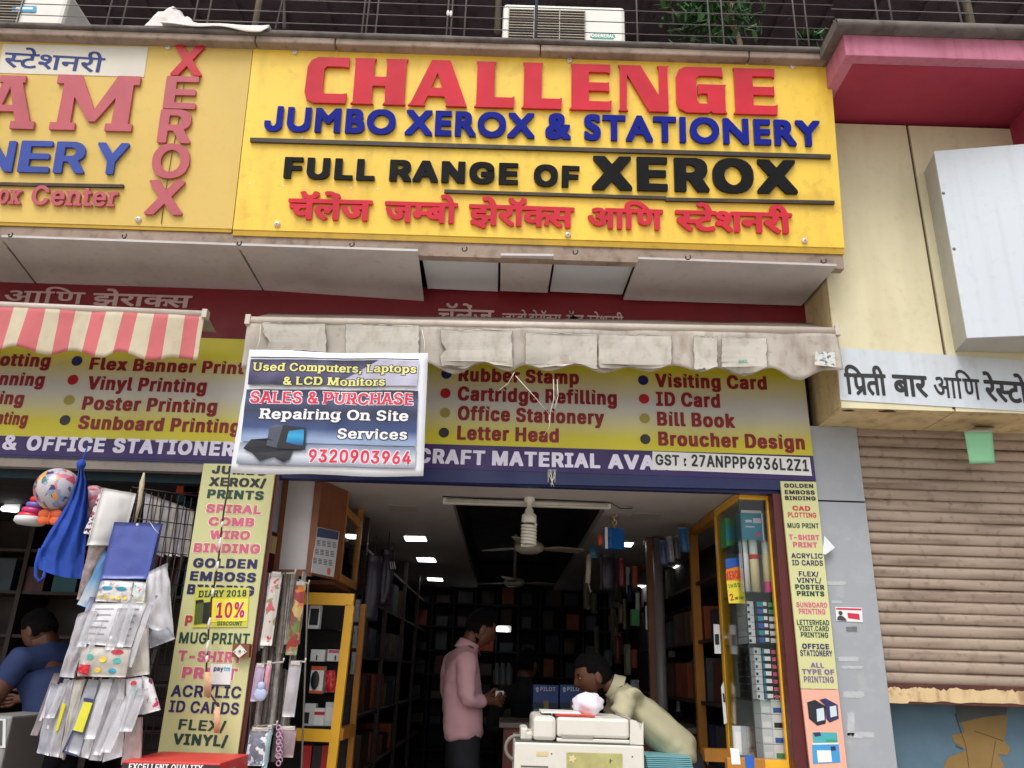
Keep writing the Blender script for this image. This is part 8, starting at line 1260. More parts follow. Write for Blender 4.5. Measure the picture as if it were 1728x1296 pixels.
for x in (920.5, 966):
    t = carton('pen_carton', 'dark blue PILOT pen carton on the counter, ' + ('clear of the bending man' if x < 940 else 'partly behind the face of the bending man'), x, 1208, 43, 52, 5.6, .25, M('pilot_blue', C(36, 66, 128), .4, .1, 8), [(M('carton_shade', C(30, 40, 70), .5), 0, 1, 0, .42), (M('carton_ochre', C(130, 112, 60), .5), .42, .62, .22, .5), (M('carton_pale', C(110, 130, 110), .5), .05, .5, .05, .22)])
    b = MB(M('carton_letter', C(176, 186, 205), .5)); text(b, 'PILOT', 'B', x - 9, 1166, x + 17, 1166.5, 7, VP(5.597), .003); b.build('lettering', t)
    b = MB(M('carton_letter', C(176, 186, 205), .5)); disc(b, x - 14, 1162, 2.6, VP(5.597), .003); disc(b, x - 13.5, 1166, 2, VP(5.597), .003); b.build('logo', t)
for k in range(3):
    x = (838, 848, 858)[k]; t = thing('glue_bottle', ('white', 'pale', 'clear')[k] + ' small bottle on the back of the counter', 'bottle', Y(x, 1155, 6.3))
    b = MB(dcol[3]); q = Y(x, 1155, 6.3); b.lathe([(.028, 0), (.03, .09), (.016, .12), (.012, .15), (0, .15)], q, 12); b.build('bottle_body', t)
wl = thing('reflection_bar', 'glowing white bar added for a reflection beside the face of the standing man', 'lamp', Y(846, 1063, 9.5))  # emissive bar standing in for a reflection deep in the shop
b = MB(m_lamp); q0, q1 = Y(834, 1062.5, 9.5), Y(858, 1063.5, 9.5); b.tube([q0, q1], .018, 8); b.build('tube', wl)
b = MB(m_plasticw); b.box(q0.x - .03, q1.x + .03, 9.53, 9.57, q0.z - .02, q0.z + .05); b.build('batten', wl)

# ================================================================ right glass cabinet
GD, GB = 4.05, 4.57
xl, xr_ = Y(1247, 835, GD).x, Y(1302, 835, GD).x
gt = Y(1270, 818, GD).z; gt = min(gt, CZ - .004); gb = Y(1330, 1283, GD).z
gc = thing('glass_cabinet', 'tall yellow framed glass showcase full of boxed ink beside the maroon jamb', 'cabinet', ((xl + xr_) / 2, (GD + GB) / 2, FLZ))
b = MB(m_yframe); b.box(xl, xr_, GD, GD + .03, gt - .045, gt); b.build('front_top_rail', gc, bevel=.003)
b = MB(m_yframe); b.box(xl, xl + .03, GD + .03, GB, gt - .045, gt - .002); b.build('side_top_rail', gc, bevel=.003)
b = MB(m_yframe); b.box(xr_ - .028, xr_, GD, GD + .03, FLZ, gt - .045); b.build('front_post', gc, bevel=.002)
b = MB(m_yframe); b.box(xl - .002, xl + .045, GB - .05, GB, FLZ, gt - .045); b.build('back_post', gc, bevel=.002)
b = MB(m_yframe); b.box(xl, xr_ - .028, GD, GD + .03, gb - .07, gb); b.build('bottom_rail', gc)
b = MB(M('cabinet_back', C(190, 194, 196), .5, .06, 3)); b.box(xl + .045, RW - .005, GB - .02, GB, FLZ, gt); b.box(RW - .02, RW - .006, GD + .03, GB - .02, FLZ, gt); b.build('back_panel', gc)
b = MB(GL()); b.box(xl + .004, xr_ - .03, GD + .008, GD + .012, gb, gt - .046); b.build('front_glass', gc)
b = MB(GL()); b.box(xl + .002, xl + .006, GD + .014, GB - .05, gb, gt - .046); b.build('side_glass', gc)
b = MB(M('glass_joint', C(40, 44, 46), .4)); b.box(xl - .001, xl + .004, GD + .007, GD + .012, gb, gt - .046); b.build('glass_joint', gc)
SHY = [911, 999, 1086, 1181, 1283]
for y_ in SHY[:-1]:
    z = Y(1290, y_, GD + .02).z; b = MB(GL('shelf_glass', (.75, .85, .82), .05, .6)); b.box(xl + .01, RW - .022, GD + .02, GB - .022, z - .007, z); b.build('shelf', gc)
DG = GD + .05
def on(yi): return Y(1290, SHY[yi], GD + .02).z
def cbox(name, label, x0, x1, zi, h, D, dep, col, front=None, group=None, lift=0):
    """box standing on shelf zi: x range in photo px measured at D"""
    z = on(zi) + .001 + lift; y0 = 648 + FOC * 0; P = Vector((Y(x0, SHY[zi], D).x, D, z)); Q = Vector((Y(x1, SHY[zi], D).x, D, z))
    t = thing(name, label, 'box', ((P.x + Q.x) / 2, D, z), group); b = MB(col); b.box(P.x, Q.x, D, D + dep, z, z + h); b.build('carton', t, bevel=.0012)
    for j, (m_, u0, u1, v0, v1) in enumerate(front or ()):
        b = MB(m_); y_ = D - .0012 - .0003 * j; b.poly([Vector((P.x + (Q.x - P.x) * u, y_, z + h * v)) for u, v in ((u0, v0), (u1, v0), (u1, v1), (u0, v1))]); b.build('printed_front', t)
    return t
mm_ = M('dot_magenta', C(214, 70, 130), .4)
t = cbox('paper_carton', 'teal carton with pale printing and pink dot on the top cabinet shelf', 1252, 1290, 0, .165, DG + .06, .1, mt_, [(mw_, .05, .95, .92, 1), (mgr_, .2, .5, .62, .7), (mgr_, .55, .9, .6, .76), (mgr_, .2, .6, .46, .5), (mw_, .93, 1, 0, .92)])
b = MB(mm_); q = Y(1279, 902, DG + .055); b.lathe([(0, 0), (.012, 0)], q, 14, Vector((0, -1, 0))); b.build('pink_dot', t)
cbox('paper_carton', 'green and orange carton leaning behind the teal carton', 1226, 1250, 0, .15, DG + .2, .12, mg_, [(mo_, .7, .9, .1, .8), (mt_, 0, .6, .2, .7)])
for k, (x, c1_, c2_, l) in enumerate(((1259, mw_, mg_, 'tall spray bottle with plain white body on the second cabinet shelf'), (1276, M('label_cream', C(220, 208, 160), .4), mr_, 'spray bottle with cream label and red collar on the second cabinet shelf'), (1298, M('label_cream', C(220, 208, 160), .4), mm_, 'spray bottle with cream label and red foot on the second cabinet shelf'))):
    q = Y(x, SHY[1], DG + .03); q.z = on(1) + .001; r = .023
    t = thing('spray_bottle', l, 'bottle', q); b = MB(c1_); b.lathe([(0, 0), (r, 0), (r, .19), (r * .8, .2)], q, 16); b.build('bottle_body', t)
    b = MB(c2_ if k else mw_); b.lathe([(r * 1.02, .0), (r * 1.02, .055)] if k == 2 else [(r * 1.02, .165), (r * 1.02, .188)], q, 16); b.build('label_band', t)
    b = MB(M('bottle_cap', C(214, 220, 218), .35)); b.lathe([(r * .92, .195), (r * .92, .25), (r * .7, .262), (0, .264)], q, 16); b.build('cap', t)
G1, G2, G3 = 'ink boxes stacked in the glass cabinet', 'toner boxes stacked in the glass cabinet', 'cartridge boxes at the bottom of the cabinet'
hb = .034
for r in range(6):
    cbox('ink_box', 'small dark ink box with teal end in the right stack of the third shelf', 1280, 1318, 2, hb - .002, DG, .1, mk_, [(mt_ if r % 2 else mb_, .05, .3, .15, .85), (mw_, .32, .48, .3, .85), (mg_ if r > 3 else mgr_, .55, .95, .15, .8)], G1, r * hb)
    cbox('ink_box', 'pale ink box in the grey stack at the left of the third shelf', 1262, 1276, 2, hb - .002, DG + .03, .16, mgr_, [(mk_, .2, .5, .2, .6)], 'pale ink boxes at the left of the third shelf', r * hb)
for r in range(7):
    cbox('toner_box', 'small dark toner box with pale window and pink tip on the fourth shelf', 1292, 1316, 3, hb - .002, DG, .12, mk_, [(mt_, 0, .15, .1, .9), (mw_, .15, .55, .2, .8), (M('ink_pink', C(222, 110, 150), .5), .65, .95, .15, .7)], G2, r * hb)
    cbox('toner_box', 'black toner box in the black stack at the left of the fourth shelf', 1262, 1276, 3, hb - .002, DG + .1, .14, mk_, [(mgr_, .5, .95, .2, .7)], 'black toner boxes at the left of the fourth shelf', r * hb)
    cbox('toner_box', 'grey toner box in the grey stack beside the glass joint on the fourth shelf', 1278, 1290, 3, hb - .002, DG + .02, .14, mgr_, [(mk_, .1, .4, .2, .6)], 'grey toner boxes on the fourth shelf', r * hb)
for r in range(4):
    h_ = .066
    cbox('cartridge_box', ('pale box with green label, lowest of its stack in the cabinet', 'pale box with blue label, second from the bottom of the cabinet', 'pale box with dark pictures, third from the bottom of the cabinet', 'white box with bright blue panel on top of the lowest cabinet stack')[r], 1308, 1338, 4, h_ - .002, DG, .12, mw_, [((mg_, mb_, mk_, mb_)[r], .1, .6, .1, .45), ((mk_, mt_, mgr_, mt_)[r], .65, .95, .2, .8)], G3, r * h_)
    cbox('cartridge_box', 'plain grey box in the side stack at the bottom of the cabinet', 1290, 1307, 4, h_ - .002, DG + .01, .12, mgr_, [(mw_, .1, .9, .1, .5)], 'plain grey boxes at the bottom of the cabinet', r * h_)
cbox('flat_box', 'flat bright red box on top of the white and blue carton in the cabinet', 1306, 1334, 4, .024, DG, .12, mr_, [(mw_, .3, .7, .4, .6)], None, 4 * .066)
cbox('printed_pad', 'grey printed pad standing at the back left of the lowest cabinet shelf', 1240, 1262, 4, .13, DG + .2, .02, mgr_, [(mw_, .15, .6, .1, .8)])
cbox('photo_packet', 'brownish photo packet at the back of the lowest cabinet shelf', 1264, 1286, 4, .12, DG + .16, .02, PRINT('photo_print', [C(130, 110, 90), C(180, 160, 140), C(90, 80, 80)], 50, .4, C(170, 160, 150)))
pc = thing('price_tag', 'orange and yellow tag reading XEROX with copy prices on the cabinet glass', 'sign', Y(1243, 1018, 4.2))
PT = VP(4.18)
b = MB(M('tag_orange', C(236, 138, 40), .4)); slab(b, [(1225, 961), (1252.5, 954), (1254, 980), (1226, 980)], PT, .002); b.use(M('tag_yellow', C(232, 218, 60), .4)); slab(b, [(1226, 980), (1254, 980), (1258, 1018), (1230, 1018)], PT, .002); b.build('tag_card', pc)
b = MB(M('ink_crimson', C(196, 30, 60), .4)); text(b, 'XEROX', 'B', 1226.5, 979, 1252.5, 975, 14, PT, .001); text(b, '2', 'B', 1233, 1014, 1239, 1013, 12, PT, .001); b.build('lettering', pc)
b = MB(inks['n']); text(b, '1 to 25 Copy', 'B', 1230, 992, 1255, 989, 6.5, PT, .001); text(b, 'per copy', 'B', 1241, 1012, 1256, 1010, 6, PT, .001); b.build('lettering', pc)
b = MB(mb_); slab(b, [(1224, 943), (1250, 940), (1252, 954), (1225, 960)], PT.out(-.004), .003); b.build('backing_card', pc)
yc = thing('yellow_desk', 'yellow laminate desk end with paper stickers under the glass cabinet', 'desk', Y(1262, 1290, 4.0))
b = MB(m_yw); pbox(b, 1268, 1420, 66, 140, 3.99, .05); b.build('desk_side', yc, bevel=.003)
b = MB(mw_); slab(b, [(1232, 1262), (1247, 1264), (1250, 1290), (1235, 1290)], VP(3.988), .001); b.use(mb_); slab(b, [(1257, 1274), (1273, 1276), (1273, 1296), (1258, 1296)], VP(3.988), .001); b.build('paper_sticker', yc)
# bracket shelf and side cabinets deeper on the right
rc = thing('right_shelving', 'dark shelving with orange brown posts along the right wall of the shop', 'shelf', (RW - .3, 6.2, FLZ))
b = MB(m_yw); xs_ = xl + .02
for y_ in (5.2, 6.6): b.box(xs_ - .02, xs_ + .03, y_, y_ + .05, FLZ, CZ - .05)
b.box(xs_ - .02, xs_ + .03, GB + .01, 7.6, CZ - .05, CZ - .006); b.build('post', rc)
b = MB(m_shelf)
for z in (.4, .8, 1.15, 1.5, 1.85): b.box(xs_, RW - .01, GB + .02, 7.6, FLZ + z, FLZ + z + .02)
b.build('shelf_board', rc)
b = MB(m_yw); P = Y(1185, 1262, 4.55); b.box(P.x, xl - .005, 4.5, 4.56, P.z - .06, P.z); b.build('cross_rail', rc)
for i, z in enumerate((.42, .82, 1.17, 1.52)):
    for j in range(5):
        y_ = GB + .1 + j * .55; b = MB(dcol[rnd.randrange(7)]); b.box(xs_ + .05, RW - .05, y_, y_ + .4, FLZ + z + .001, FLZ + z + rnd.uniform(.16, .28)); b.build('stock_box', None, 'dark stock box on the shelves along the right wall', 'box', 'stock boxes on the right shelving', bevel=.002)
for k in range(2):
    t = thing('packet_card', ('pale printed card pinned high', 'white receipt strip pinned low')[k] + ' on the orange brown post by the cabinet', 'card', Y(1208, 1060 + k * 60, 4.5)); b = MB(mw_)
    slab(b, ([(1204, 1053), (1214, 1054), (1217, 1103), (1206, 1103)], [(1217, 1160), (1221, 1150), (1227, 1220), (1222, 1222)])[k], VP(4.5), .002); b.use(mk_)
    slab(b, ([(1206, 1070), (1213, 1070), (1214, 1088), (1207, 1088)], [(1219, 1170), (1222, 1170), (1224, 1185), (1221, 1185)])[k], VP(4.497), .001); b.build('card_sheet', t)
# things hanging from the right of the ceiling
hb_ = thing('hanging_box', 'bright blue box hanging from a ring chain under the ceiling', 'box', Y(1035, 930, 4.85))
b = MB(M('hung_blue', C(28, 100, 176), .35, .08, 10)); q = Y(1036, 928, 4.85); k = scale_at(q); b.obox(q + Vector((0, 0, 18 * k)), Vector((13 * k, .03, 0)), Vector((-.02, .03, 0)), Vector((0, 0, 17 * k))); b.build('carton', hb_, bevel=.003)
b = MB(m_plasticw); b.obox(q + Vector((-14 * k, -.035, 18 * k)), Vector((2.2 * k, .0, 0)), Vector((0, .012, 0)), Vector((0, 0, 17.5 * k))); b.build('side_print', hb_)
b = MB(M('chain_cream', C(196, 180, 140), .5))
for j in range(5): b.torus(q + Vector((.004 * (j % 2), -.02, (38 + j * 7) * k)), .014, .004, (1, j % 2, .2), 12, 6)
b.build('ring_chain', hb_)
b = MB(mo_); hpack(b, 1014, 902, 9, 18, 4.9, .02, .02, .3, 4); b.build('orange_packet', None, 'small orange packet hanging left of the blue box', 'packet')
b = MB(M('hung_teal', C(30, 84, 110), .4)); hpack(b, 1001, 922, 12, 20, 5.0, .02, .02, .2, 5); b.build('teal_packet', None, 'dark teal packet hanging left of the orange packet', 'packet')
b = MB(M('roll_paper', C(150, 140, 126), .6, .15, 30)); b.tube([Y(994, 936, 5.0), Y(992, 984, 5.0)], .016, 10); b.tube([Y(993, 984, 5.0), Y(997, 1000, 5.0)], .004, 6); b.build('paper_roll', None, 'slim grey roll hanging upright below the teal packet', 'roll')
b = MB(M('hung_maroon', C(110, 24, 40), .4)); hpack(b, 1048, 942, 8, 48, 5.3, .02, .02, .3, 6); b.build('maroon_folder', None, 'narrow maroon folder hanging under the blue box', 'folder')
b = MB(m_bagd); hpack(b, 1026, 936, 26, 60, 5.4, .03, .03, .2, 7); b.build('dark_folder', None, 'dark folder bundle hanging behind the maroon folder', 'folder')
b = MB(mg_); pbox(b, 1073, 1056, 13, 28, 6.4, .1); b.build('green_box', None, 'small green box on the dark right hand shelving', 'box', bevel=.002)
sp_ = [(1118, 912, 12, 42, M('packet_navy', C(40, 58, 96), .35, .3, 40)), (1129, 905, 10, 44, M('packet_silver', C(130, 130, 140), .25, .3, 40)), (1139, 904, 11, 40, M('packet_smoke', C(80, 74, 80), .3, .3, 40)), (1152, 890, 16, 42, M('packet_blue2', C(50, 100, 150), .35, .2, 30))]
for k, (x, y, w_, h_, m_) in enumerate(sp_):
    b = MB(m_); hpack(b, x, y, w_, h_, 4.95 + .03 * k, .018, .012, -.25, 10 + k, .06); b.build('stationery_packet', None, ('navy', 'silver', 'smoky grey', 'light blue')[k] + ' packet in the bunch hanging near the dome camera', 'packet', 'packets hanging near the dome camera')
b = MB(M('pipe_grey', C(120, 116, 118), .4)); P = Y(1112, 1000, 5.6); b.tube([Vector((P.x, P.y, FLZ)), Vector((P.x, P.y, CZ - .01))], .035, 10); b.build('grey_pole', None, 'dull grey pole beside the brown post on the right of the shop', 'pole')
b = MB(M('brown_post', C(110, 74, 48), .5, .12, 6)); P = Y(1098, 1000, 5.6); b.box(P.x - .02, P.x + .02, P.y, P.y + .05, FLZ, CZ - .01); b.build('brown_post', None, 'thin brown wooden post left of the grey pole', 'post')

# ================================================================ photocopier in front of the door
KD = 3.85
cx0, cx1 = Y(868, 1262, KD).x, Y(1087, 1268, KD).x; zt_ = Y(978, 1255, KD).z
m_cop = M('copier_plastic', C(214, 210, 200), .45, .04, 2, .10, C(150, 140, 120), (3, 3, 1))
cpx = thing('photocopier', 'white photocopier with paper feeder on top standing at the shop door', 'photocopier', ((cx0 + cx1) / 2, KD, 0))
b = MB(m_cop); b.box(cx0, cx1, KD, KD + .55, .05, zt_); b.build('main_body', cpx, bevel=.008)
b = MB(m_cop); xa, xb_ = Y(899, 1240, KD).x, Y(940, 1240, KD).x; z1 = Y(920, 1209, KD).z
b.box(xa, xb_ - .003, KD + .01, KD + .5, zt_ + .004, z1); b.build('feeder_end', cpx, bevel=.02)
xc = Y(1086, 1240, KD).x; zm = Y(1010, 1247, KD).z
z2 = Y(1000, 1212, KD).z
b = MB(m_cop); b.box(xb_, xc - .06, KD + .015, KD + .5, zm + .002, z2); b.build('feeder_lid', cpx, bevel=.012)
b = MB(m_cop); b.box(xb_, xc - .06, KD + .012, KD + .5, zt_ + .004, zm - .002); b.build('feeder_base', cpx, bevel=.004)
pr_ = [(xc - .057, zt_ + .004), (xc, zt_ + .004), (xc, zt_ + .09), (xc - .012, z2 - .035), (xc - .03, z2 - .008), (xc - .057, z2 + .002)]
b = MB(m_cop); b.prism([Vector((x, KD + .013, z)) for x, z in pr_], (0, .49, 0)); b.build('feeder_cap', cpx, bevel=.003)
b = MB(m_cop)
for (xx0, xx1, yy0, yy1) in ((884, 900, 1235, 1262), (878, 892, 1228, 1258)):
    p_, q_ = Y(xx0, yy1, KD + .06), Y(xx1, yy0, KD + .06); b.box(p_.x, q_.x - .002, KD + .06, KD + .3, max(p_.z, zt_ + .003), q_.z)
b.build('side_tray', cpx, bevel=.008)
b = MB(M('knob_grey', C(120, 116, 108), .5)); q = Y(872, 1262, KD + .1); b.torus(q, .05, .008, (0, 1, 0), 20, 6); b.build('side_handle', cpx)
KP = VP(KD)
b = MB(M('plate_yellowish', C(176, 172, 112), .5, .15, 20, .3)); slab(b, [(956, 1269.5), (1050, 1272), (1051, 1360), (957, 1360)], KP, .003, .004); b.build('name_plate', cpx)
for (x, y) in ((985, 1281), (990, 1279), (1024, 1283), (1029, 1284)): b = MB(m_text_k); flat(b, [(x, y - 3), (x + 1.5, y - 3), (x + 1.2, y + 4), (x - .4, y + 4)], KP, .0055); flat(b, [(x, y), (x + 4.5, y - 1), (x + 4.5, y), (x, y + 1)], KP, .0058)
b.build('plate_print', cpx); b = MB(M('plate_cream', C(214, 200, 150), .5)); flat(b, [(966 + (5.5 + 1.5 * math.cos(5 * a_)) * math.cos(a_), 1280 + (5.5 + 1.5 * math.cos(5 * a_)) * math.sin(a_)) for a_ in [i * .157 for i in range(40)]], KP, .0055); b.build('plate_print', cpx)
b = MB(m_text_k)
for x, y in ((931, 1272), (1067, 1277)): disc(b, x, y, 1.2, KP, .001, .001)
b.build('screw', cpx)
b = MB(M('joint_dark', C(90, 86, 80), .7)); b.box(cx0 + .005, cx1 - .005, KD + .004, KD + .54, zt_ - .001, zt_ + .003); b.build('joint', cpx)
pps = PRINT('red_leaflet', [C(200, 50, 44), C(226, 120, 90), C(120, 40, 44), C(214, 70, 60)], 34, .4, C(204, 74, 58), .8)
q = z2 + .003
def onlid(x, y, dz): return Zp(x, y, q + dz)
b = MB(pps); PP = [Vector((Y(938, 1212, KD).x, KD + .04, q)), Vector((Y(1006, 1212, KD).x, KD + .03, q)), Vector((Y(1006, 1212, KD).x, KD + .30, q)), Vector((Y(938, 1212, KD).x, KD + .31, q))]; b.prism(PP, (0, 0, .007)); b.build('red_leaflet', None, 'stack of red printed leaflets on the copier lid', 'leaflet')
b = MB(mw_); b.prism([p + Vector((-.06, .06, .008)) for p in PP], (0, 0, .006)); b.build('paper_sheet', None, 'white paper sheets under the edge of the red leaflets', 'paper')
b = MB(M('crumpled_white', C(226, 218, 228), .75, .05, 10, bump=.4, bsc=25)); c_ = Vector((Y(1004, 1200, KD).x, KD + .28, q + .045)); b.ball(c_, .075, .05, .052, 24, 16, None, lambda v: 1 + .28 * noise.noise(v * 26) + .15 * noise.noise(v * 60)); b.build('crumpled_cloth', None, 'crumpled white cloth on the copier lid under the bending man', 'cloth')
b = MB(M('teal_paper', C(120, 176, 184), .5, .1, 8))
for k in range(7): 
    p_ = Y(1090, 1275 + k * 3, 4.3); b.box(p_.x, p_.x + .22, 4.3 - .01 * k, 4.55, p_.z - .006, p_.z - .001)
b.build('paper_stack', None, 'pale teal paper stack beside the copier below the bending man', 'paper')
tb = thing('side_table', 'low dark table under the teal paper stack beside the copier', 'table', Y(1125, 1296, 4.4))
p_ = Y(1090, 1296, 4.24); b = MB(m_shelf); b.box(p_.x - .01, p_.x + .25, 4.24, 4.6, p_.z - .03, p_.z - .004); b.build('table_top', tb)
for i_ in (0, .2):
    for j_ in (0, .32): b = MB(m_shelf); b.box(p_.x + i_, p_.x + i_ + .03, 4.245 + j_, 4.275 + j_, FLZ, p_.z - .03); b.build('leg', tb)

b = MB(M('vent_dark', C(96, 92, 86), .7))
for k in range(7): z_ = zt_ - .10 - k * .014; b.box(cx0 + .03, cx0 + .15, KD - .002, KD + .004, z_, z_ + .006)
b.build('vent', cpx)
b = MB(M('tape_yellowed', C(206, 190, 140), .5, .1, 20)); slab(b, [(905, 1268), (925, 1268.6), (924.6, 1276), (904.8, 1275.4)], KP, .001, .002); b.build('sticker', cpx)
b = MB(M('copier_grey', C(150, 146, 138), .5)); b.box(xb_ + .02, xb_ + .16, KD + .010, KD + .02, zt_ + .02, zt_ + .032); b.build('slot', cpx)
# dim clutter hanging deeper in the shop
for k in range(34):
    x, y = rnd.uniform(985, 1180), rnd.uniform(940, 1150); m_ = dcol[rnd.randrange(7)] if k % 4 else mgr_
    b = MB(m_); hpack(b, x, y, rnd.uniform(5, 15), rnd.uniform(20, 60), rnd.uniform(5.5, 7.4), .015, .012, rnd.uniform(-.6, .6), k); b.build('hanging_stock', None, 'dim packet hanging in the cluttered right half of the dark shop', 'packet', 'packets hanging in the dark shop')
# ================================================================ goods hanging in front of the left shop
m_clear = [M('clear_pouch_' + str(i), C(*c), .22, .16, 16, .25, C(120, 112, 108), (14, 14, 5), bump=.35, bsc=22) for i, c in enumerate(((196, 194, 198), (172, 168, 174), (186, 180, 172), (156, 158, 168)))]
m_stick = PRINT('sticker_sheet_print', [C(60, 170, 200), C(236, 200, 70), C(220, 80, 120), C(120, 190, 120), C(240, 150, 60)], 75, .25, C(206, 206, 210), .25)
m_candy = PRINT('candy_sheet_print', [C(200, 40, 60), C(236, 216, 60), C(70, 190, 180), C(230, 140, 190)], 52, .25, C(200, 206, 206), .2)
m_cy, m_ye, m_rd, m_te, m_gy, m_pu = (M('print_' + n, C(*c), .3) for n, c in (('cyan', (50, 150, 180)), ('yellow', (226, 196, 70)), ('red', (190, 50, 66)), ('teal', (80, 170, 160)), ('grey', (140, 136, 146)), ('plum', (120, 50, 90))))
m_lines = PRINT('faint_label_print', [C(150, 150, 170), C(180, 170, 160), C(200, 190, 200)], 60, .25, C(214, 210, 210), .3)
m_wire = M('black_wire', C(34, 30, 30), .5)
# rail and hook
gr = thing('wire_grid', 'black wire grid panel holding hanging packets in front of the left shop', 'rack', Y(275, 1190, 3.85))
g0, g1 = Y(222, 822, 3.80), Y(332, 858, 3.98)
gz0, gz1 = Y(300, 1270, 3.9).z, g0.z
b = MB(m_wire)
for k in range(11): p = g0.lerp(g1, k / 10); b.tube([(p.x, p.y, gz0), (p.x, p.y, gz1 - .01)], .0028, 5)
for k in range(17): z = gz0 + (gz1 - gz0) * k / 16; b.tube([(g0.x, g0.y, z), (g1.x, g1.y, z)], .0028, 5)
b.build('wire_mesh', gr)
b = MB(M('rope_pale', C(190, 176, 150), .9, .15, 40)); p = Y(240, 815, 3.78); b.tube([p + Vector((0, 0, .05)), p, p + Vector((.006, 0, -.1)), p + Vector((0, 0, -.2))], [.004, .012, .01, .005], 7); b.build('rope_knot', gr)
def sheet(name, label, cat, px, Ds, mat, bulge=.012, th=.008, seed=0, group=None, parent=None, rip=.006, marks=()):
    c = [Y(x, y, d) for (x, y), d in zip(px, Ds)]; b = MB(mat); pack(b, c, bulge, th, 10, 12, seed, rip); o = b.build(name, parent, label, cat, group)
    for m_, u, v, ru, rv in marks:
        k = MB(m_); k.grid(lambda s, a: b.fn(u + ru * s * math.cos(a * 6.2832), v + rv * s * math.sin(a * 6.2832)) if ru < .13 or rv > .02 else b.fn(u + ru * (2 * s - 1), v + rv * (2 * a - 1)), 4, 14); k.build('printed_mark', o)
    return o
# white file covers behind grid (pale cards seen through the wires)
for k in range(6):
    x = 246 + k * 14; sheet('file_cover', 'whitish file cover standing edge on behind the wire grid', 'file', [(x, 832 + k * 5), (x + 12, 836 + k * 5), (x + 2, 940), (x - 10, 936)], [3.9 + .02 * k] * 4, m_clear[k % 2 + 1], .004, .006, k, 'file covers behind the wire grid')
sheet('document_pouch', 'big white document pouch hanging left of the blue folder', 'pouch', [(172, 824), (229, 834), (205, 922), (147, 920)], [3.62, 3.70, 3.70, 3.60], M('pouch_white', C(222, 220, 218), .35, .05, 6, .12, C(170, 160, 150)), .02, .03, 3)
sheet('printed_card', 'white card with dark red lettering at the edge of the document pouch', 'card', [(168, 832), (173, 828), (152, 902), (141, 900)], [3.63] * 4, PRINT('card_print', [C(110, 40, 60), C(60, 30, 50), C(160, 80, 90)], 90, .5, C(214, 210, 210), .5), .002, .003, 1)
t = thing('blue_folder', 'blue plastic folder with punched hole hanging on the wire grid', 'folder', Y(222, 978, 3.6))
m_bf = M('folder_blue', C(74, 88, 160), .3, .10, 5)
for k in range(3):
    d = 3.60 + .014 * k; sheet('folder_sheet', None, None, [(193 + k * 2, 881), (271 + k * 2, 883.5), (249 + k * 2.5, 977 + k), (169 + k * 2.5, 977 + k)], [d, d + .02, d + .02, d], m_bf, .004, .005, k, parent=t)
b = MB(M('eyelet', C(200, 200, 205), .3)); disc(b, 232, 885, 2.2, VP(3.592), .003, .002); b.tube([Y(254, 882, 3.58), Y(260, 892, 3.58), Y(268, 900, 3.58)], .0016, 5); b.build('eyelet', t)
fpr = [(168, 983, 52, 34, m_stick), (222, 985, 24, 34, m_candy)]
sheet('sticker_packet', 'clear packet of blue and yellow stickers just below the blue folder', 'packet', [(172, 979), (225, 981), (219, 1018), (161, 1014)], [3.58] * 4, m_lines, .01, .008, 2, marks=[(m_cy, .28, .38, .16, .1), (m_cy, .72, .38, .16, .1)] + [(m_ye, .15 + .18 * k, .8, .06, .09) for k in range(5)])
sheet('sticker_packet', 'clear packet of red and dark stickers right of the blue and yellow stickers', 'packet', [(226, 981), (247, 983), (244, 1018), (220, 1018)], [3.59] * 4, m_candy, .01, .008, 5)
sheet('pencil_bundle', 'bundle of striped grey tubes behind the blue and white wrapper', 'bundle', [(152, 920), (180, 922), (146, 1012), (131, 1012)], [3.66] * 4, M('tube_grey', C(140, 124, 122), .5, .4, 40), .02, .02, 6)
sheet('blue_wrapper', 'light blue and white wrapped packet hanging slanted below the document pouch', 'packet', [(178, 930), (190, 940), (160, 1030), (132, 1020)], [3.64] * 4, VGRAD('blue_wrapper_print', [(0, C(60, 140, 190)), (.15, C(200, 205, 212)), (.5, C(90, 140, 180)), (1, C(40, 90, 150))], Y(150, 1028, 3.64).z, Y(180, 930, 3.64).z), .02, .02, 7)
# large bundles of clear packets
sheet('paper_packet', 'large bright white packet with faint labels in the middle of the hanging bundle', 'packet', [(158, 1018), (248, 1018), (222, 1093), (130, 1086)], [3.55, 3.58, 3.54, 3.52], m_clear[0], .02, .012, 8, marks=[(m_gy, .27 + .46 * (k % 2), .16 + .15 * (k // 2), .18, .012) for k in range(10)])
sheet('paper_packet', 'white crinkled packet hanging right of the blue folder edge', 'packet', [(250, 965), (282, 950), (293, 1080), (236, 1052)], [3.62, 3.68, 3.66, 3.6], m_clear[0], .02, .012, 9, rip=.02)
sheet('paper_packet', 'long clear packet hanging at the left edge of the bundle', 'packet', [(133, 1036), (156, 1028), (126, 1144), (101, 1142)], [3.57] * 4, m_clear[1], .015, .01, 10, rip=.012)
sheet('sticker_packet', 'clear sheet of candy coloured stickers below the large white packet', 'packet', [(138, 1090), (222, 1094), (212, 1143), (131, 1141)], [3.52] * 4, m_clear[2], .008, .006, 11, marks=[(m_rd, .75, .15, .12, .09), (m_ye, .5, .42, .08, .1), (m_te, .78, .45, .08, .1), (m_te, .22, .35, .08, .1), (m_ye, .42, .78, .07, .09), (m_cy, .72, .8, .08, .09)])
sheet('red_tag', 'small square red tag on the candy coloured sticker sheet', 'tag', [(136, 1121), (152, 1122), (147, 1140), (130, 1134)], [3.50] * 4, M('tag_red', C(196, 30, 44), .35), .004, .006, 12)
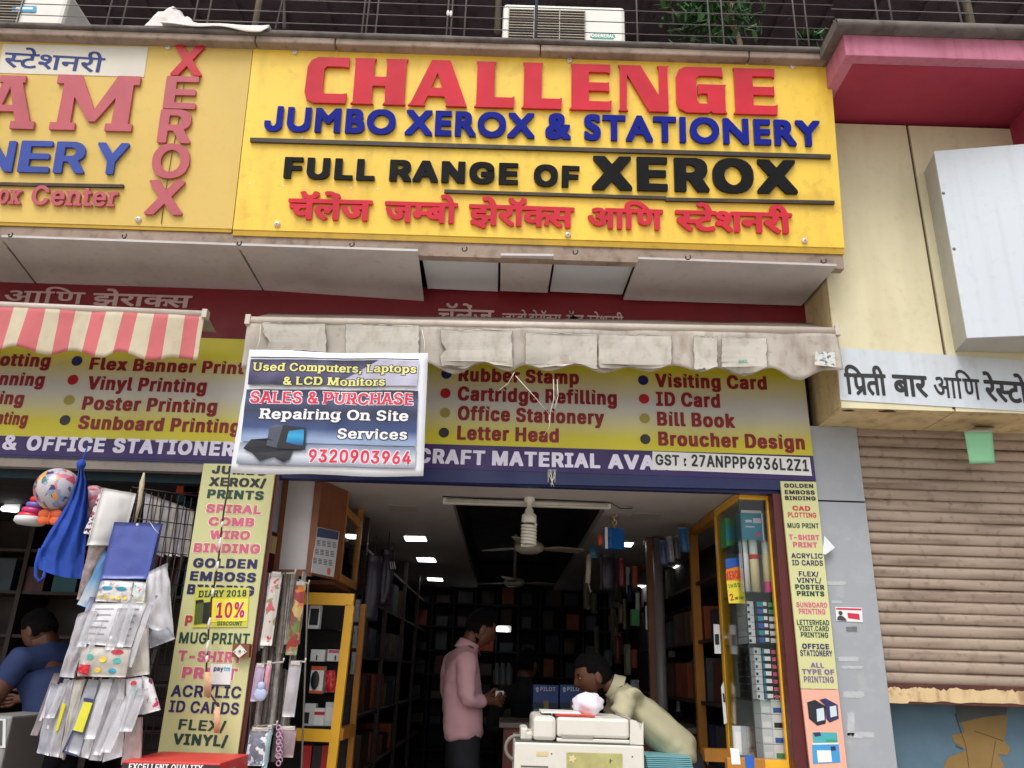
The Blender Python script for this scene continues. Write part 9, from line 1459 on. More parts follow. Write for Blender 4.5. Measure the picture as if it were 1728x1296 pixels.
sheet('paper_packet', 'greenish white packet hanging beside the candy coloured stickers', 'packet', [(222, 1052), (250, 1056), (252, 1138), (213, 1143)], [3.57] * 4, m_clear[2], .012, .01, 13, rip=.012)
sheet('paper_packet', 'grey packet turned sideways on the wire grid', 'packet', [(247, 1050), (272, 1042), (296, 1078), (254, 1094)], [3.64] * 4, m_clear[3], .012, .01, 14)
sheet('smiley_packet', 'clear packet with orange and teal faces hanging at the right of the bundle', 'packet', [(214, 1146), (240, 1142), (240, 1205), (213, 1211)], [3.55] * 4, m_clear[0], .008, .006, 15, marks=[(m_rd, .5, .14, .2, .07), (m_te, .5, .36, .2, .09), (m_ye, .5, .6, .2, .1), (m_rd, .5, .84, .2, .07)])
sheet('smiley_packet', 'clear packet with dark pink faces at the right end of the bundle', 'packet', [(241, 1140), (256, 1146), (271, 1198), (241, 1206)], [3.57] * 4, PRINT('pink_face_print', [C(190, 40, 90), C(120, 40, 80), C(220, 120, 160)], 40, .3, C(216, 212, 214), .2), .008, .006, 16)
# lower fan of cases
low = [('ruler_case', 'slim grey case with blue end at the left of the lower fan', [(88, 1152), (108, 1158), (84, 1275), (63, 1270)], m_clear[3], 20), ('ruler_case', 'clear case holding a thin yellow ruler in the lower fan', [(112, 1150), (126, 1146), (100, 1278), (80, 1274)], m_clear[1], 21),
       ('ruler_case', 'narrow clear case with dark edges in the lower fan', [(126, 1148), (146, 1146), (108, 1282), (102, 1276)], m_clear[2], 22), ('ruler_case', 'wide clear case right of the yellow ruler case in the lower fan', [(170, 1146), (192, 1146), (150, 1280), (132, 1276)], m_clear[0], 24),
       ('ruler_case', 'grey wrinkled case with folded edge in the lower fan', [(190, 1144), (206, 1146), (172, 1284), (150, 1282)], m_clear[1], 25), ('ruler_case', 'clear case at the right end of the lower fan', [(200, 1144), (213, 1146), (208, 1276), (174, 1286)], m_clear[0], 26),
       ('ruler_case', 'pinkish grey case hanging below the smiley packets', [(214, 1212), (240, 1210), (238, 1290), (206, 1290)], M('pouch_pinkish', C(170, 150, 148), .4, .15, 12), 27)]
for n, l, px, m_, sd_ in low: sheet(n, l, 'case', px, [3.55 + .004 * (sd_ - 20)] * 4, m_, .014, .012, sd_, 'cases hanging in the lower fan', rip=.012)
t = thing('ruler_case', 'case holding a broad yellow ruler between dark blue borders in the lower fan', 'case', Y(130, 1280, 3.54), 'cases hanging in the lower fan')
b = MB(m_clear[3]); pack(b, [Y(150, 1146, 3.545), Y(168, 1148, 3.545), Y(134, 1276, 3.545), Y(104, 1268, 3.545)], .006, .008, 6, 8, 3); b.build('case_body', t)
b = MB(M('ruler_yellow', C(214, 208, 60), .4, .06, 20)); F_ = VP(3.528); slab(b, [(141, 1184), (156, 1186), (139, 1236), (123, 1232)], F_, .004); b.build('ruler', t)
b = MB(M('border_navy', C(54, 58, 96), .4)); slab(b, [(141, 1177), (158, 1180), (156, 1186), (141, 1184)], F_, .003); slab(b, [(122, 1232), (140, 1237), (139, 1240), (121, 1235)], F_, .003); slab(b, [(121, 1234), (124, 1234), (108, 1270), (105, 1268)], F_, .003); slab(b, [(106, 1266), (131, 1274), (130, 1277), (105, 1270)], F_, .003); b.build('border', t)
b = MB(M('ruler_lime', C(206, 196, 50), .4)); slab(b, [(105, 1186), (111, 1188), (98, 1232), (92, 1236)], F_, .004); b.build('thin_ruler', None, 'thin yellow ruler inside the narrow case of the lower fan', 'ruler')
m_slv = M('clear_sleeve', C(214, 214, 220), .12, .1, 10, alpha=.42, bump=.5, bsc=18, spec=.8); m_slw = [M('sleeve_insert_' + str(i), C(*c), .4, .25, 20, .3, C(90, 84, 90), (20, 20, 5)) for i, c in enumerate(((196, 190, 200), (150, 160, 190), (120, 110, 110), (210, 196, 150), (180, 120, 130)))]
for k in range(40):
    top = k < 18; x = rnd.uniform(150, 262) if top else rnd.uniform(92, 244); y = rnd.uniform(1000, 1085) if top else rnd.uniform(1135, 1185); w_ = rnd.uniform(7, 19); h_ = rnd.uniform(50, 105)
    front = k % 3 == 0; b = MB(m_slv if front else m_slw[k % 5]); P = Y(x, y, (3.515 if front else 3.60) + rnd.uniform(0, .03)); s_ = scale_at(P); W = w_ * s_ / 2; H = h_ * s_; r_ = rnd.uniform(-.5, .5); d = Vector((math.cos(r_), math.sin(r_), 0)); dn = Vector((-H * rnd.uniform(.08, .26), -.01, -H))
    pack(b, [P - d * W, P + d * W, P + d * W + dn, P - d * W + dn], .006, .005, 4, 6, 60 + k)
    b.build('thin_sleeve', None, 'thin plastic sleeve among many crowded together in the hanging bundle', 'sleeve', 'thin sleeves crowded in the hanging bundle')
# toys above
def toyball(px, py, rpx, D, label, mat):
    c = Y(px, py, D); r = rpx * scale_at(c); b = MB(mat); b.ball(c, r, r, r, 24, 16, None, lambda v: 1 + .03 * noise.noise(v * 9)); b.build('beach_ball', None, label, 'ball', 'inflatable balls under the shutter rail')
m_bb = PRINT('ball_print', [C(190, 80, 90), C(60, 60, 90), C(226, 160, 60), C(140, 150, 190), C(200, 120, 140), C(70, 110, 90)], 34, .3, C(186, 182, 188), .5)
toyball(97, 826, 36, 3.74, 'white inflatable ball with coloured prints hanging left of the blue bag', m_bb)
toyball(156, 846, 27, 3.85, 'pinkish inflatable ball half hidden behind the blue bag', PRINT('ball_print_pink', [C(200, 90, 110), C(120, 60, 80), C(220, 170, 180)], 18, .3, C(190, 150, 160), .6))
st_ = thing('stacking_rings', 'rainbow stacking ring toy hanging left of the white ball', 'toy', Y(52, 880, 3.8))
q = Y(53, 872, 3.8); k = scale_at(q)
for j, (c_, r_) in enumerate((((212, 40, 60), 22), ((190, 50, 110), 20), ((110, 90, 170), 17.5), ((214, 50, 50), 15), ((226, 140, 40), 12), ((236, 180, 50), 9))):
    b = MB(M('ring_' + str(j), C(*c_), .35)); b.torus(q + Vector((.008 * j, 0, j * 9.2 * k)), r_ * k * .72, 5.2 * k, (.1, 0, 1), 22, 8); b.build('ring', st_)
b = MB(mgr_); b.lathe([(0, -.004), (24 * k, -.004), (25 * k, -9 * k), (20 * k, -13 * k), (0, -13 * k)], q, 22); b.build('base', st_)
wl2 = thing('tube_lamp', 'short lit white lamp at the far left under the balls', 'lamp', Y(16, 862, 5.2))
b = MB(M('lamp_soft', (1, 1, 1), .5, 0, emit=3.)); b.tube([Y(4, 858, 5.2), Y(28, 861, 5.2)], .016, 8); b.build('tube', wl2)
b = MB(mgr_); b.box(Y(2, 858, 5.2).x, Y(30, 858, 5.2).x, 5.22, 5.25, Y(16, 860, 5.2).z - .01, Y(16, 860, 5.2).z + .04); b.build('batten', wl2)
b = MB(M('toy_orange', C(222, 100, 50), .5, .2, 20)); c_ = Y(84, 873, 3.72)
for s_ in (-1, 1):
    for w_ in (0, 1): b.ball(c_ + Vector((s_ * .028, 0, .016 - .03 * w_)), .03, .012, .022, 10, 6)
b.ball(c_, .008, .012, .035, 8, 6); b.build('butterfly_toy', None, 'orange butterfly toy hanging below the white ball', 'toy')
# blue cloth bag
bg_ = thing('cloth_bag', 'royal blue cloth bag hanging by a knotted top from the shutter rail', 'bag', Y(105, 975, 3.66))
m_bag = M('bag_blue', C(28, 66, 156), .85, .14, 6, bump=.15, bsc=120)
L_, R_ = [(134, 788), (128, 812), (118, 842), (100, 872), (84, 896), (70, 922), (62, 940), (60, 958)], [(140, 788), (148, 812), (149, 842), (148, 872), (146, 896), (144, 922), (142, 945), (138, 976)]
b = MB(m_bag)
def bagf(s):
    def fn(u, v):
        i = min(6, int(v * 7)); f = v * 7 - i; l = Vector(L_[i]).lerp(Vector(L_[i + 1]), f); r = Vector(R_[i]).lerp(Vector(R_[i + 1]), f); p = l.lerp(r, u)
        d = .05 * math.sin(math.pi * u) ** .7 * (1 - .4 * v) + .012 * noise.noise(Vector((u * 6, v * 3, s))) + .02 * math.sin(u * 17 + 2 * v) * (1 - .6 * v) + .01 * noise.noise(Vector((u * 14, v * 9, s)))
        return Y(p.x, p.y + 5 * math.sin(u * 3) * (v > .95), 3.70 - s * d)
    return fn
b.grid(bagf(1), 24, 28); b.grid(bagf(-1), 24, 28); b.build('bag_body', bg_)
b = MB(m_bag); b.tube([Y(68, 926, 3.70), Y(61, 950, 3.69), Y(60, 972, 3.69), Y(66, 982, 3.69), Y(74, 974, 3.69), Y(78, 955, 3.70), Y(74, 940, 3.7)], .008, 6); b.build('handle', bg_)
b = MB(m_bag); q = Y(137, 784, 3.69); b.ball(q, .02, .02, .026); b.tube([q, q + Vector((0, .02, .09))], .004, 5); b.build('knot', bg_)
# red box below
rbx = thing('red_carton', 'red carton reading EXCELLENT QUALITY standing below the pale strip', 'box', Y(310, 1296, 3.5))
RD_ = 3.48; p0, p1 = Y(207, 1283, RD_), Y(372, 1287, RD_); zt__ = p0.z
b = MB(M('carton_red', C(206, 60, 54), .5, .08, 5, .1)); b.box(p0.x, p1.x, RD_, RD_ + .38, .6, zt__); b.build('carton_body', rbx, bevel=.004)
RP = VP(RD_); b = MB(M('carton_dark', C(54, 34, 40), .5)); flat(b, [(206, 1287.5), (371, 1291.5), (370, 1400), (206, 1400)], RP, .0015); b.build('dark_print', rbx)
lettering('lettering', rbx, mw_, [('EXCELLENT QUALITY', 'S', 217, 1299, 342, 1302, 11)], RP, .003)
b = MB(M('carton_grey', C(150, 144, 150), .5)); 
xs2 = p1.x + .0015; b.poly([Vector((xs2, RD_ + .1, zt__ - .16)), Vector((xs2, RD_ + .2, zt__ - .16)), Vector((xs2, RD_ + .2, zt__ - .03)), Vector((xs2, RD_ + .1, zt__ - .03))]); b.build('side_print', rbx)
tbl = thing('display_stool', 'plain wooden stool under the red carton', 'stool', Y(300, 1296, 3.6)); b = MB(m_shelf); b.box(p0.x - .02, p1.x + .02, RD_ - .01, RD_ + .4, .57, .598); b.build('seat', tbl)
for i_ in (0, 1):
    for j_ in (0, 1): b = MB(m_shelf); xx = (p0.x, p1.x - .04)[i_]; yy = (RD_, RD_ + .35)[j_]; b.box(xx, xx + .04, yy, yy + .04, 0, .57); b.build('leg', tbl)

# ================================================================ packet rack right of the pale strip
rk = thing('packet_rack', 'thin metal rack with white hooks holding slim packets beside the pale strip', 'rack', Y(460, 1290, 4.02))
b = MB(M('rack_metal', C(150, 144, 140), .4, .1, 10, metal=.5))
for (x0, y0, x1, y1, d) in ((436, 965, 412, 1296, 4.0), (520, 985, 506, 1296, 4.1)): b.tube([Y(x0, y0, d), Y(x1, y1 + 80, d)], .005, 6)
b.build('rack_upright', rk)
b = MB(M('hook_white', C(216, 212, 206), .4))
for (x0, y0, x1, y1) in ((470, 968, 498, 967), (503, 978, 521, 985), (430, 1122, 478, 1117), (426, 1226, 467, 1223), (497, 1115, 515, 1117)): b.tube([Y(x0, y0, 4.0), Y(x1, y1, 3.93), Y(x1 + 1, y1 - 6, 3.92)], .004, 6)
b.build('hook', rk)
m_pk = [M('slim_packet_' + str(i), C(*c), .28, .35, 26, .3, C(60, 54, 50), (30, 30, 4), bump=.3, bsc=30) for i, c in enumerate(((150, 144, 138), (120, 110, 104), (172, 168, 162), (96, 88, 84)))]
n_ = 0
for row, (yt, h_, xs3) in enumerate(((966, 128, (434, 438, 442, 446, 450, 454, 458, 476, 480, 484, 488, 492, 496, 500, 514)), (1090, 150, (430, 434, 458, 462, 466, 470, 474, 478, 482, 486, 490, 508, 512)), (1130, 150, (432, 436, 446, 450, 454, 460, 468, 476, 484, 496, 504)))):
    for j, x in enumerate(xs3):
        b = MB(m_pk[(j + row) % 4]); hpack(b, x - (yt - 966) * .11, yt + rnd.uniform(-3, 3), 7.5, h_ + rnd.uniform(-10, 10), 3.97 + .012 * (j % 3) + .03 * row, .006, .01, .9 + rnd.uniform(-.2, .2), n_, .02); n_ += 1
        b.build('slim_packet', None, 'slim greyish packet among many hanging edge on in the metal rack', 'packet', 'slim packets in the metal rack')
m_flor = PRINT('floral_print', [C(190, 60, 70), C(220, 150, 150), C(150, 130, 90), C(200, 90, 100)], 30, .4, C(204, 198, 190), .25)
for lab, args, m_ in (('white envelope with red flowers hanging at the top of the metal rack', (467, 968, 19, 122, 3.93), m_flor), ('orange and green picture strip hanging at the right of the metal rack', (508, 984, 18, 122, 3.95), PRINT('picture_strip', [C(214, 120, 50), C(110, 130, 70), C(150, 50, 50), C(196, 170, 110)], 24, .35, C(120, 80, 60), .8)), ('lavender packet with a round charm hanging on the middle hook', (440, 1122, 16, 62, 3.92), M('packet_lavender', C(170, 150, 178), .3, .12, 20)), ('pink wrapped strip beside the lavender packet', (455, 1118, 9, 54, 3.92), M('packet_pink', C(206, 150, 164), .3, .2, 40)), ('clear bag of white ornaments on the lowest hook', (440, 1230, 34, 62, 3.9), PRINT('ornament_print', [C(200, 214, 232), C(120, 130, 150), C(226, 226, 230)], 40, .2, C(110, 112, 124), .5)), ('pale blue strip beside the bag of ornaments', (456, 1226, 9, 72, 3.91), M('packet_paleblue', C(150, 176, 184), .3, .15, 30)), ('crinkled grey packet hanging low at the right of the rack', (499, 1118, 20, 92, 3.95), m_clear[1]), ('clear bag with pink rim hanging at the right foot of the rack', (486, 1228, 30, 50, 3.93), M('packet_pinkrim', C(150, 128, 134), .3, .25, 14))):
    t = thing('hanging_packet', lab, 'packet', Y(args[0], args[1] + args[3], args[4])); b = MB(m_); hpack(b, *args, .014, .008, .1, n_, -.02); n_ += 1; b.build('packet_body', t)
    b = MB(M('header_card', C(196, 190, 184), .5)); hpack(b, args[0], args[1] - 3, args[2] * .8, 7, args[4] - .004, .002, .012, .1, n_); b.build('header_card', t)
    if 'charm' in lab: b = MB(M('charm_blue', C(176, 190, 222), .3)); q = Y(439, 1172, 3.89); b.ball(q, .03, .012, .03); b.ball(q + Vector((0, 0, .035)), .018, .012, .02); b.build('charm', t)
b = MB(M('ribbon_chain', C(190, 150, 178), .4))
for k in range(11):
    q = Y(470 + (k % 2) * 3, 1228 + k * 6, 3.9); b.torus(q, .011, .003, (.4, 1, .3 * (k % 2)), 10, 5)
b.build('paper_chain', None, 'twisted pale pink chain hanging beside the pale blue strip', 'chain')

# ================================================================ inside the dark left shop
ls2 = thing('left_shop_shelving', 'dark shelving with files inside the left shop behind the wire grid', 'shelf', (-2.6, 5.6, FLZ))
b = MB(m_shelf)
for k in range(8): b.box(-4.6, LW - .08, 5.6, 5.95, FLZ + .3 + k * .28, FLZ + .32 + k * .28)
b.build('shelf_board', ls2)
b = MB(m_shelf)
for k in range(6): x = -4.6 + k * (LW + 4.5) / 5; b.box(x, x + .03, 5.59, 5.95, FLZ, 2.5)
b.build('divider', ls2)
b = MB(m_shelf); b.box(-4.6, LW - .07, 5.951, 5.99, FLZ, 2.6); b.build('back_panel', ls2)
for k in range(26):
    x = -4.4 + (k % 13) * .22; z = FLZ + .321 + (7 - (k // 13) * 2) * .28 if k < 13 else FLZ + .321 + 5 * .28
    if x > LW - .3: continue
    b = MB([dcol[5], dcol[6], dcol[0], M('stock_teal', C(30, 90, 100), .5)][k % 4]); b.box(x, x + .16, 5.61, 5.9, z, z + .16 + .05 * (k % 2)); b.build('stock_file', None, 'coloured file box on the shelves inside the left shop', 'box', 'file boxes inside the left shop')
for k in range(9):
    b = MB([dcol[5], M('stock_teal', C(30, 90, 100), .5), dcol[0], mo_, mb_][k % 5]); p = Y(306 + (k % 3) * 12, 816 + (k // 3) * 15, 4.4); b.box(p.x - .03, p.x + .05, 4.4, 4.6, p.z, p.z + .036); b.build('stacked_folder', None, 'bright folder in the pile at the top corner beside the pale strip', 'folder', 'folders piled beside the pale strip')
b = MB(m_shelf); p = Y(306, 866, 4.38); b.box(p.x - .12, LW - .065, 4.38, 4.7, p.z - .05, p.z - .012); b.build('wall_bracket_shelf', None, 'small dark shelf under the pile of bright folders', 'shelf')
for k in range(7):
    x = 292 + k * 7; b = MB([dcol[0], m_mar, dcol[3], m_shelf][k % 4]); hpack(b, x - 4, 872, 7, 330, 4.15 + .02 * (k % 3), .01, .02, .7, 40 + k, -.12); b.build('hanging_strip', None, 'dark reddish strip of goods hanging between wire grid and pale strip', 'strip', 'dark strips behind the wire grid')
wm = thing('white_machine', 'white printer standing at the bottom left corner of the left shop', 'printer', Y(5, 1290, 4.2))
b = MB(M('printer_grey', C(140, 138, 136), .5, .06, 4)); pbox(b, -58, 1420, 64, 214, 4.2, .4); b.build('machine_body', wm, bevel=.01)
b = MB(mgr_); slab(b, [(-30, 1213), (10, 1213), (9, 1262), (-30, 1262)], VP(4.196), .003); b.use(M('joint_dark', C(90, 86, 80), .7)); slab(b, [(-30, 1216), (4, 1216), (3, 1258), (-30, 1258)], VP(4.193), .002); b.build('front_door', wm)
# ================================================================ people
DGc = None
def skinmesh(J, bones, root, sub=2, disp=None):
    names = list(J); ix = {n: i for i, n in enumerate(names)}
    me = bpy.data.meshes.new('tmp'); me.from_pydata([J[n][0] for n in names], [(ix[a], ix[b]) for a, b in bones], [])
    o = bpy.data.objects.new('tmp', me); COL.objects.link(o)
    md = o.modifiers.new('skin', 'SKIN'); md.use_smooth_shade = True; md.branch_smoothing = .6
    for i, n in enumerate(names):
        r = J[n][1]; r = r if isinstance(r, tuple) else (r, r)
        me.skin_vertices[0].data[i].radius = r; me.skin_vertices[0].data[i].use_root = (n == root)
    sd_ = o.modifiers.new('sub', 'SUBSURF'); sd_.levels = sub; sd_.render_levels = sub
    dg = bpy.context.evaluated_depsgraph_get(); dg.update(); ev = o.evaluated_get(dg); m2 = ev.to_mesh()
    V = [v.co.copy() for v in m2.vertices]; N_ = [v.normal.copy() for v in m2.vertices]; F = [list(p.vertices) for p in m2.polygons]
    ev.to_mesh_clear(); bpy.data.objects.remove(o); bpy.data.meshes.remove(me)
    if disp: V = [v + n * disp(v) for v, n in zip(V, N_)]
    return V, F
def hand_chain(J, bones, wrist, palm, dirn, side, curl, pre, s=1.):
    """five separate fingers from a palm; dirn = pointing, side = towards thumb, curl = bending direction"""
    d, sd_, c = dirn.normalized(), side.normalized(), curl.normalized()
    J[pre + 'palm'] = (palm, .024 * s); bones.append((wrist, pre + 'palm'))
    for k, (off, ln) in enumerate(((.028, .068), (.010, .078), (-.010, .072), (-.028, .056))):
        base = palm + d * .04 * s + sd_ * off * s; m1 = base + (d * .8 + c * .35) * ln * .5 * s; m2 = m1 + (d * .45 + c * .8) * ln * .5 * s
        for n, (p, r) in zip('abc', ((base, .0105), (m1, .0092), (m2, .0078))): J[f'{pre}f{k}{n}'] = (p, r * s)
        bones += [(pre + 'palm', f'{pre}f{k}a'), (f'{pre}f{k}a', f'{pre}f{k}b'), (f'{pre}f{k}b', f'{pre}f{k}c')]
    t0 = palm + sd_ * .03 * s - d * .005; t1 = t0 + (d * .6 + sd_ * .6 + c * .2) * .034 * s; t2 = t1 + (d * .8 + c * .4) * .028 * s
    for n, (p, r) in zip('abc', ((t0, .012), (t1, .0105), (t2, .0085))): J[f'{pre}t{n}'] = (p, r * s)
    bones += [(pre + 'palm', pre + 'ta'), (pre + 'ta', pre + 'tb'), (pre + 'tb', pre + 'tc')]
def head_chain(J, bones, neck, base, fwd, up, s=1.):
    """neck top inside the skull; returns a frame: face-forward a, up b (metres) -> point"""
    f, u = fwd.normalized(), up.normalized(); g = lambda a, b: base + f * a * s + u * b * s
    J['h_skull'] = (g(-.012, .03), .05 * s); J['h_mid'] = (g(.0, .07), .05 * s); bones += [(neck, 'h_skull'), ('h_skull', 'h_mid')]
    return g
HR = (.098, .077, .118)
def gs(x, w): return math.exp(-(x / w) ** 2)
def headf(v):
    a, b, c = v.x / HR[0], abs(v.y) / HR[1], v.z / HR[2]; k = 1.
    if a > 0: k += .19 * gs(b, .15) * (gs(c + .16, .12) + .55 * gs(c - .02, .14)) - .07 * gs(b - .38, .17) * gs(c - .10, .12) + .035 * gs(b, .5) * gs(c - .26, .08) + .05 * gs(b, .26) * gs(c + .50, .07) - .035 * gs(b, .3) * gs(c + .64, .06) + .09 * gs(b, .32) * gs(c + .84, .14)
    k *= 1 - (.34 if a < .15 else .10) * max(0, -c - .12)
    return k
def hairf(v):
    a, b, c = v.x / HR[0], abs(v.y) / HR[1], v.z / HR[2]; n = .02 * noise.noise(v * 45) + .03 * noise.noise(v * 130)
    q = Vector((a, v.y / HR[1], c)).normalized(); a, b, c = q.x, abs(q.y), q.z
    e = .05 * noise.noise(v * 30)
    on = c > .52 + e if a > .45 else (c > .12 + e + (.35 * (a - .1) if a > .1 else 0) if a > -.12 else c > -.42 + e)
    return (1.075 + n + (.05 if c > .6 and a > .2 else 0)) * (1 - .30 * max(0, -c - .12)) if on else .80
def head_parts(t, g, f, u, s, m_skin, m_hair, tall=1.):
    l = u.cross(f).normalized(); R = Matrix((f, l, u)).transposed(); c0 = g(.022, .062)
    body = [o for o in t.children if o.name.startswith('body')][0]
    q = MB(m_skin); q.ball(c0, HR[0] * s, HR[1] * s, HR[2] * s, 48, 36, R, headf)
    for sg_ in (-1, 1): q.ball(c0 + R @ Vector((-.008, .078 * sg_, -.008)) * s, .020 * s, .008 * s, .032 * s, 12, 8, R)
    me = body.data; og = ORG[t.name]; n0 = len(me.vertices); V = [v.co.copy() for v in me.vertices] + [v - og for v in q.v]; F = [list(p.vertices) for p in me.polygons] + [[i + n0 for i in x] for x in q.f]; mi = [p.material_index for p in me.polygons] + [0] * len(q.f)
    m2 = bpy.data.meshes.new('body'); m2.from_pydata(V, [], F)
    for m_ in me.materials: m2.materials.append(m_)
    m2.polygons.foreach_set('material_index', mi); m2.polygons.foreach_set('use_smooth', [True] * len(F)); m2.update(); body.data = m2
    b = MB(m_hair); b.ball(c0, HR[0] * s, HR[1] * s, HR[2] * s * tall, 56, 44, R, hairf); b.build('hair', t)
    for sg_ in (-1, 1):
        P_ = lambda x, y, z: c0 + R @ Vector((x, y * sg_, z)) * s
        b = MB(M('eye_white', C(130, 122, 114), .3)); b.ball(P_(.079, .030, .011), .009 * s, .0125 * s, .0055 * s, 10, 8, R); b.use(M('eye_dark', C(24, 18, 16), .2)); b.ball(P_(.0865, .030, .011), .003 * s, .0055 * s, .005 * s, 8, 6, R); b.build('eye', t)
        b = MB(m_hair); b.ball(P_(.088, .031, .031), .005 * s, .018 * s, .004 * s, 8, 6, R); b.build('eyebrow', t)
    b = MB(M('lip', C(86, 46, 40), .5)); b.ball(c0 + R @ Vector((.088, 0, -.058)) * s, .008 * s, .022 * s, .006 * s, 10, 6, R); b.build('mouth', t)
m_skin1 = M('skin_brown', C(108, 68, 48), .5, .08, 14); m_hair = M('hair_black', C(12, 10, 10), .85, .3, 60, bump=.8, bsc=220, spec=.15)
m_trs = M('trousers_dark', C(26, 26, 34), .8, .15, 8); m_shoe = M('shoe_black', C(20, 20, 20), .4)
def fold(a, k=1.): 
    return lambda v: a * (noise.noise(Vector((v.x * 9, v.y * 9, v.z * 5 + v.x * 6))) * .6 + noise.noise(Vector((v.x * 14, v.y * 14, v.z * 26))) * .5) * k
# ---- man in pink shirt, standing sideways
D = 5.2
hd = Vector((.9, .35, -.42)).normalized(); hu = Vector((.42, .1, .9)); hu = (hu - hd * hu.dot(hd)).normalized()
def px_(x, y, d=D): return Y(x, y, d)
pm = thing('person', 'man in pink long sleeved shirt standing sideways with bowed head, hands together', 'person', Vector((px_(780, 1200).x, D, FLZ)))
hip = px_(781, 1262); sideN = Vector((-.35, .94, 0)).normalized(); fwdP = Vector((.94, .35, 0)).normalized()
z_ = Vector((0, 0, 1))
J = {'hip': (hip, .12), 'belly': (px_(781, 1225), .118), 'waist': (px_(780, 1195), .115), 'chest': (px_(780, 1150), .125), 'upper': (px_(779, 1112), .10), 'neck': (px_(789, 1086), .052)}
bones = [('hip', 'belly'), ('belly', 'waist'), ('waist', 'chest'), ('chest', 'upper'), ('upper', 'neck')]
base = px_(799, 1074)
for sg_, n in ((-1, 'r'), (1, 'l')):
    S = sideN * sg_
    sh_ = px_(776, 1112) + S * .15; el = px_(770, 1181) + S * .20; wr = px_(815, 1181) + S * .08 + fwdP * .01
    J[n + 'sh'] = (sh_, .062); J[n + 'el'] = (el, .034); J[n + 'wr'] = (wr, .028)
    bones += [('upper', n + 'sh'), (n + 'sh', n + 'el'), (n + 'el', n + 'wr')]
    hj = hip + S * .085 - z_ * .08; kn = Vector((hj.x + .02, hj.y, FLZ + .48)); an = Vector((hj.x - .01, hj.y, FLZ + .09))
    J[n + 'hj'] = (hj, .095); J[n + 'kn'] = (kn, .066); J[n + 'an'] = (an, .045); J[n + 'to'] = (an + fwdP * .15 - z_ * .05, .034)
    bones += [('hip', n + 'hj'), (n + 'hj', n + 'kn'), (n + 'kn', n + 'an'), (n + 'an', n + 'to')]
    hand_chain(J, bones, n + 'wr', wr + fwdP * .055 - S * .01 + z_ * (.01 * sg_), fwdP * .8 - S * .5 + z_ * .15, z_ * .9 + fwdP * .2, -S + z_ * -.3, n)
g = head_chain(J, bones, 'neck', base, hd, hu, .98)
V, F = skinmesh(J, bones, 'hip')
b = MB(m_skin1); b.sm = True; b.use(m_trs); b.use(m_shoe)
hz = hip.z + .1
b.add(V, F)
for i, f in enumerate(b.f):
    z = sum(b.v[j].z for j in f) / len(f); b.fm[i] = 0 if z > hz else (1 if z > FLZ + .1 else 2)
b.build('body', pm)
m_pinks = M('shirt_pink', C(214, 166, 174), .8, .05, 6, .05, C(160, 110, 120), bump=.1, bsc=150)
K = {k: (v[0], (v[1] if isinstance(v[1], float) else v[1][0]) + (.016 if k[1:] != 'el' else .026)) for k, v in J.items() if k in ('belly', 'waist', 'chest', 'upper') or k[1:] in ('sh', 'el')}
K['hem'] = (px_(782, 1254), .128); del K['belly']; K['top'] = (px_(789, 1089), .058)
for n in 'rl': K[n + 'cu'] = (J[n + 'wr'][0].lerp(J[n + 'el'][0], .12), .036)
V, F = skinmesh(K, [('hem', 'waist'), ('waist', 'chest'), ('chest', 'upper'), ('upper', 'top')] + [(a, b_) for n in 'rl' for a, b_ in (('upper', n + 'sh'), (n + 'sh', n + 'el'), (n + 'el', n + 'cu'))], 'waist', 3, fold(.017))
b = MB(m_pinks); b.sm = True; b.add(V, F); b.build('shirt', pm)
b = MB(m_pinks); q = px_(789, 1091); b.lathe([(.078, -.03), (.07, 0), (.063, .03), (.058, .031), (.066, 0)], q, 22, Vector((.35, .1, .9))); b.prism([q + fwdP * .055 + z_ * -.005, q + fwdP * .085 + z_ * -.05, q + fwdP * .05 - sideN * .05 + z_ * -.01], -sideN * .008); b.build('collar', pm)
head_parts(pm, g, hd, hu, .98, m_skin1, m_hair, 1.06)
b = MB(mw_); q = px_(836, 1176); b.prism([q, q + Vector((.05, .02, .004)), q + Vector((.05, .05, .03)), q + Vector((0, .03, .03))], (0, 0, .004)); b.build('folded_paper', None, 'small white paper held by the man in the pink shirt', 'paper')

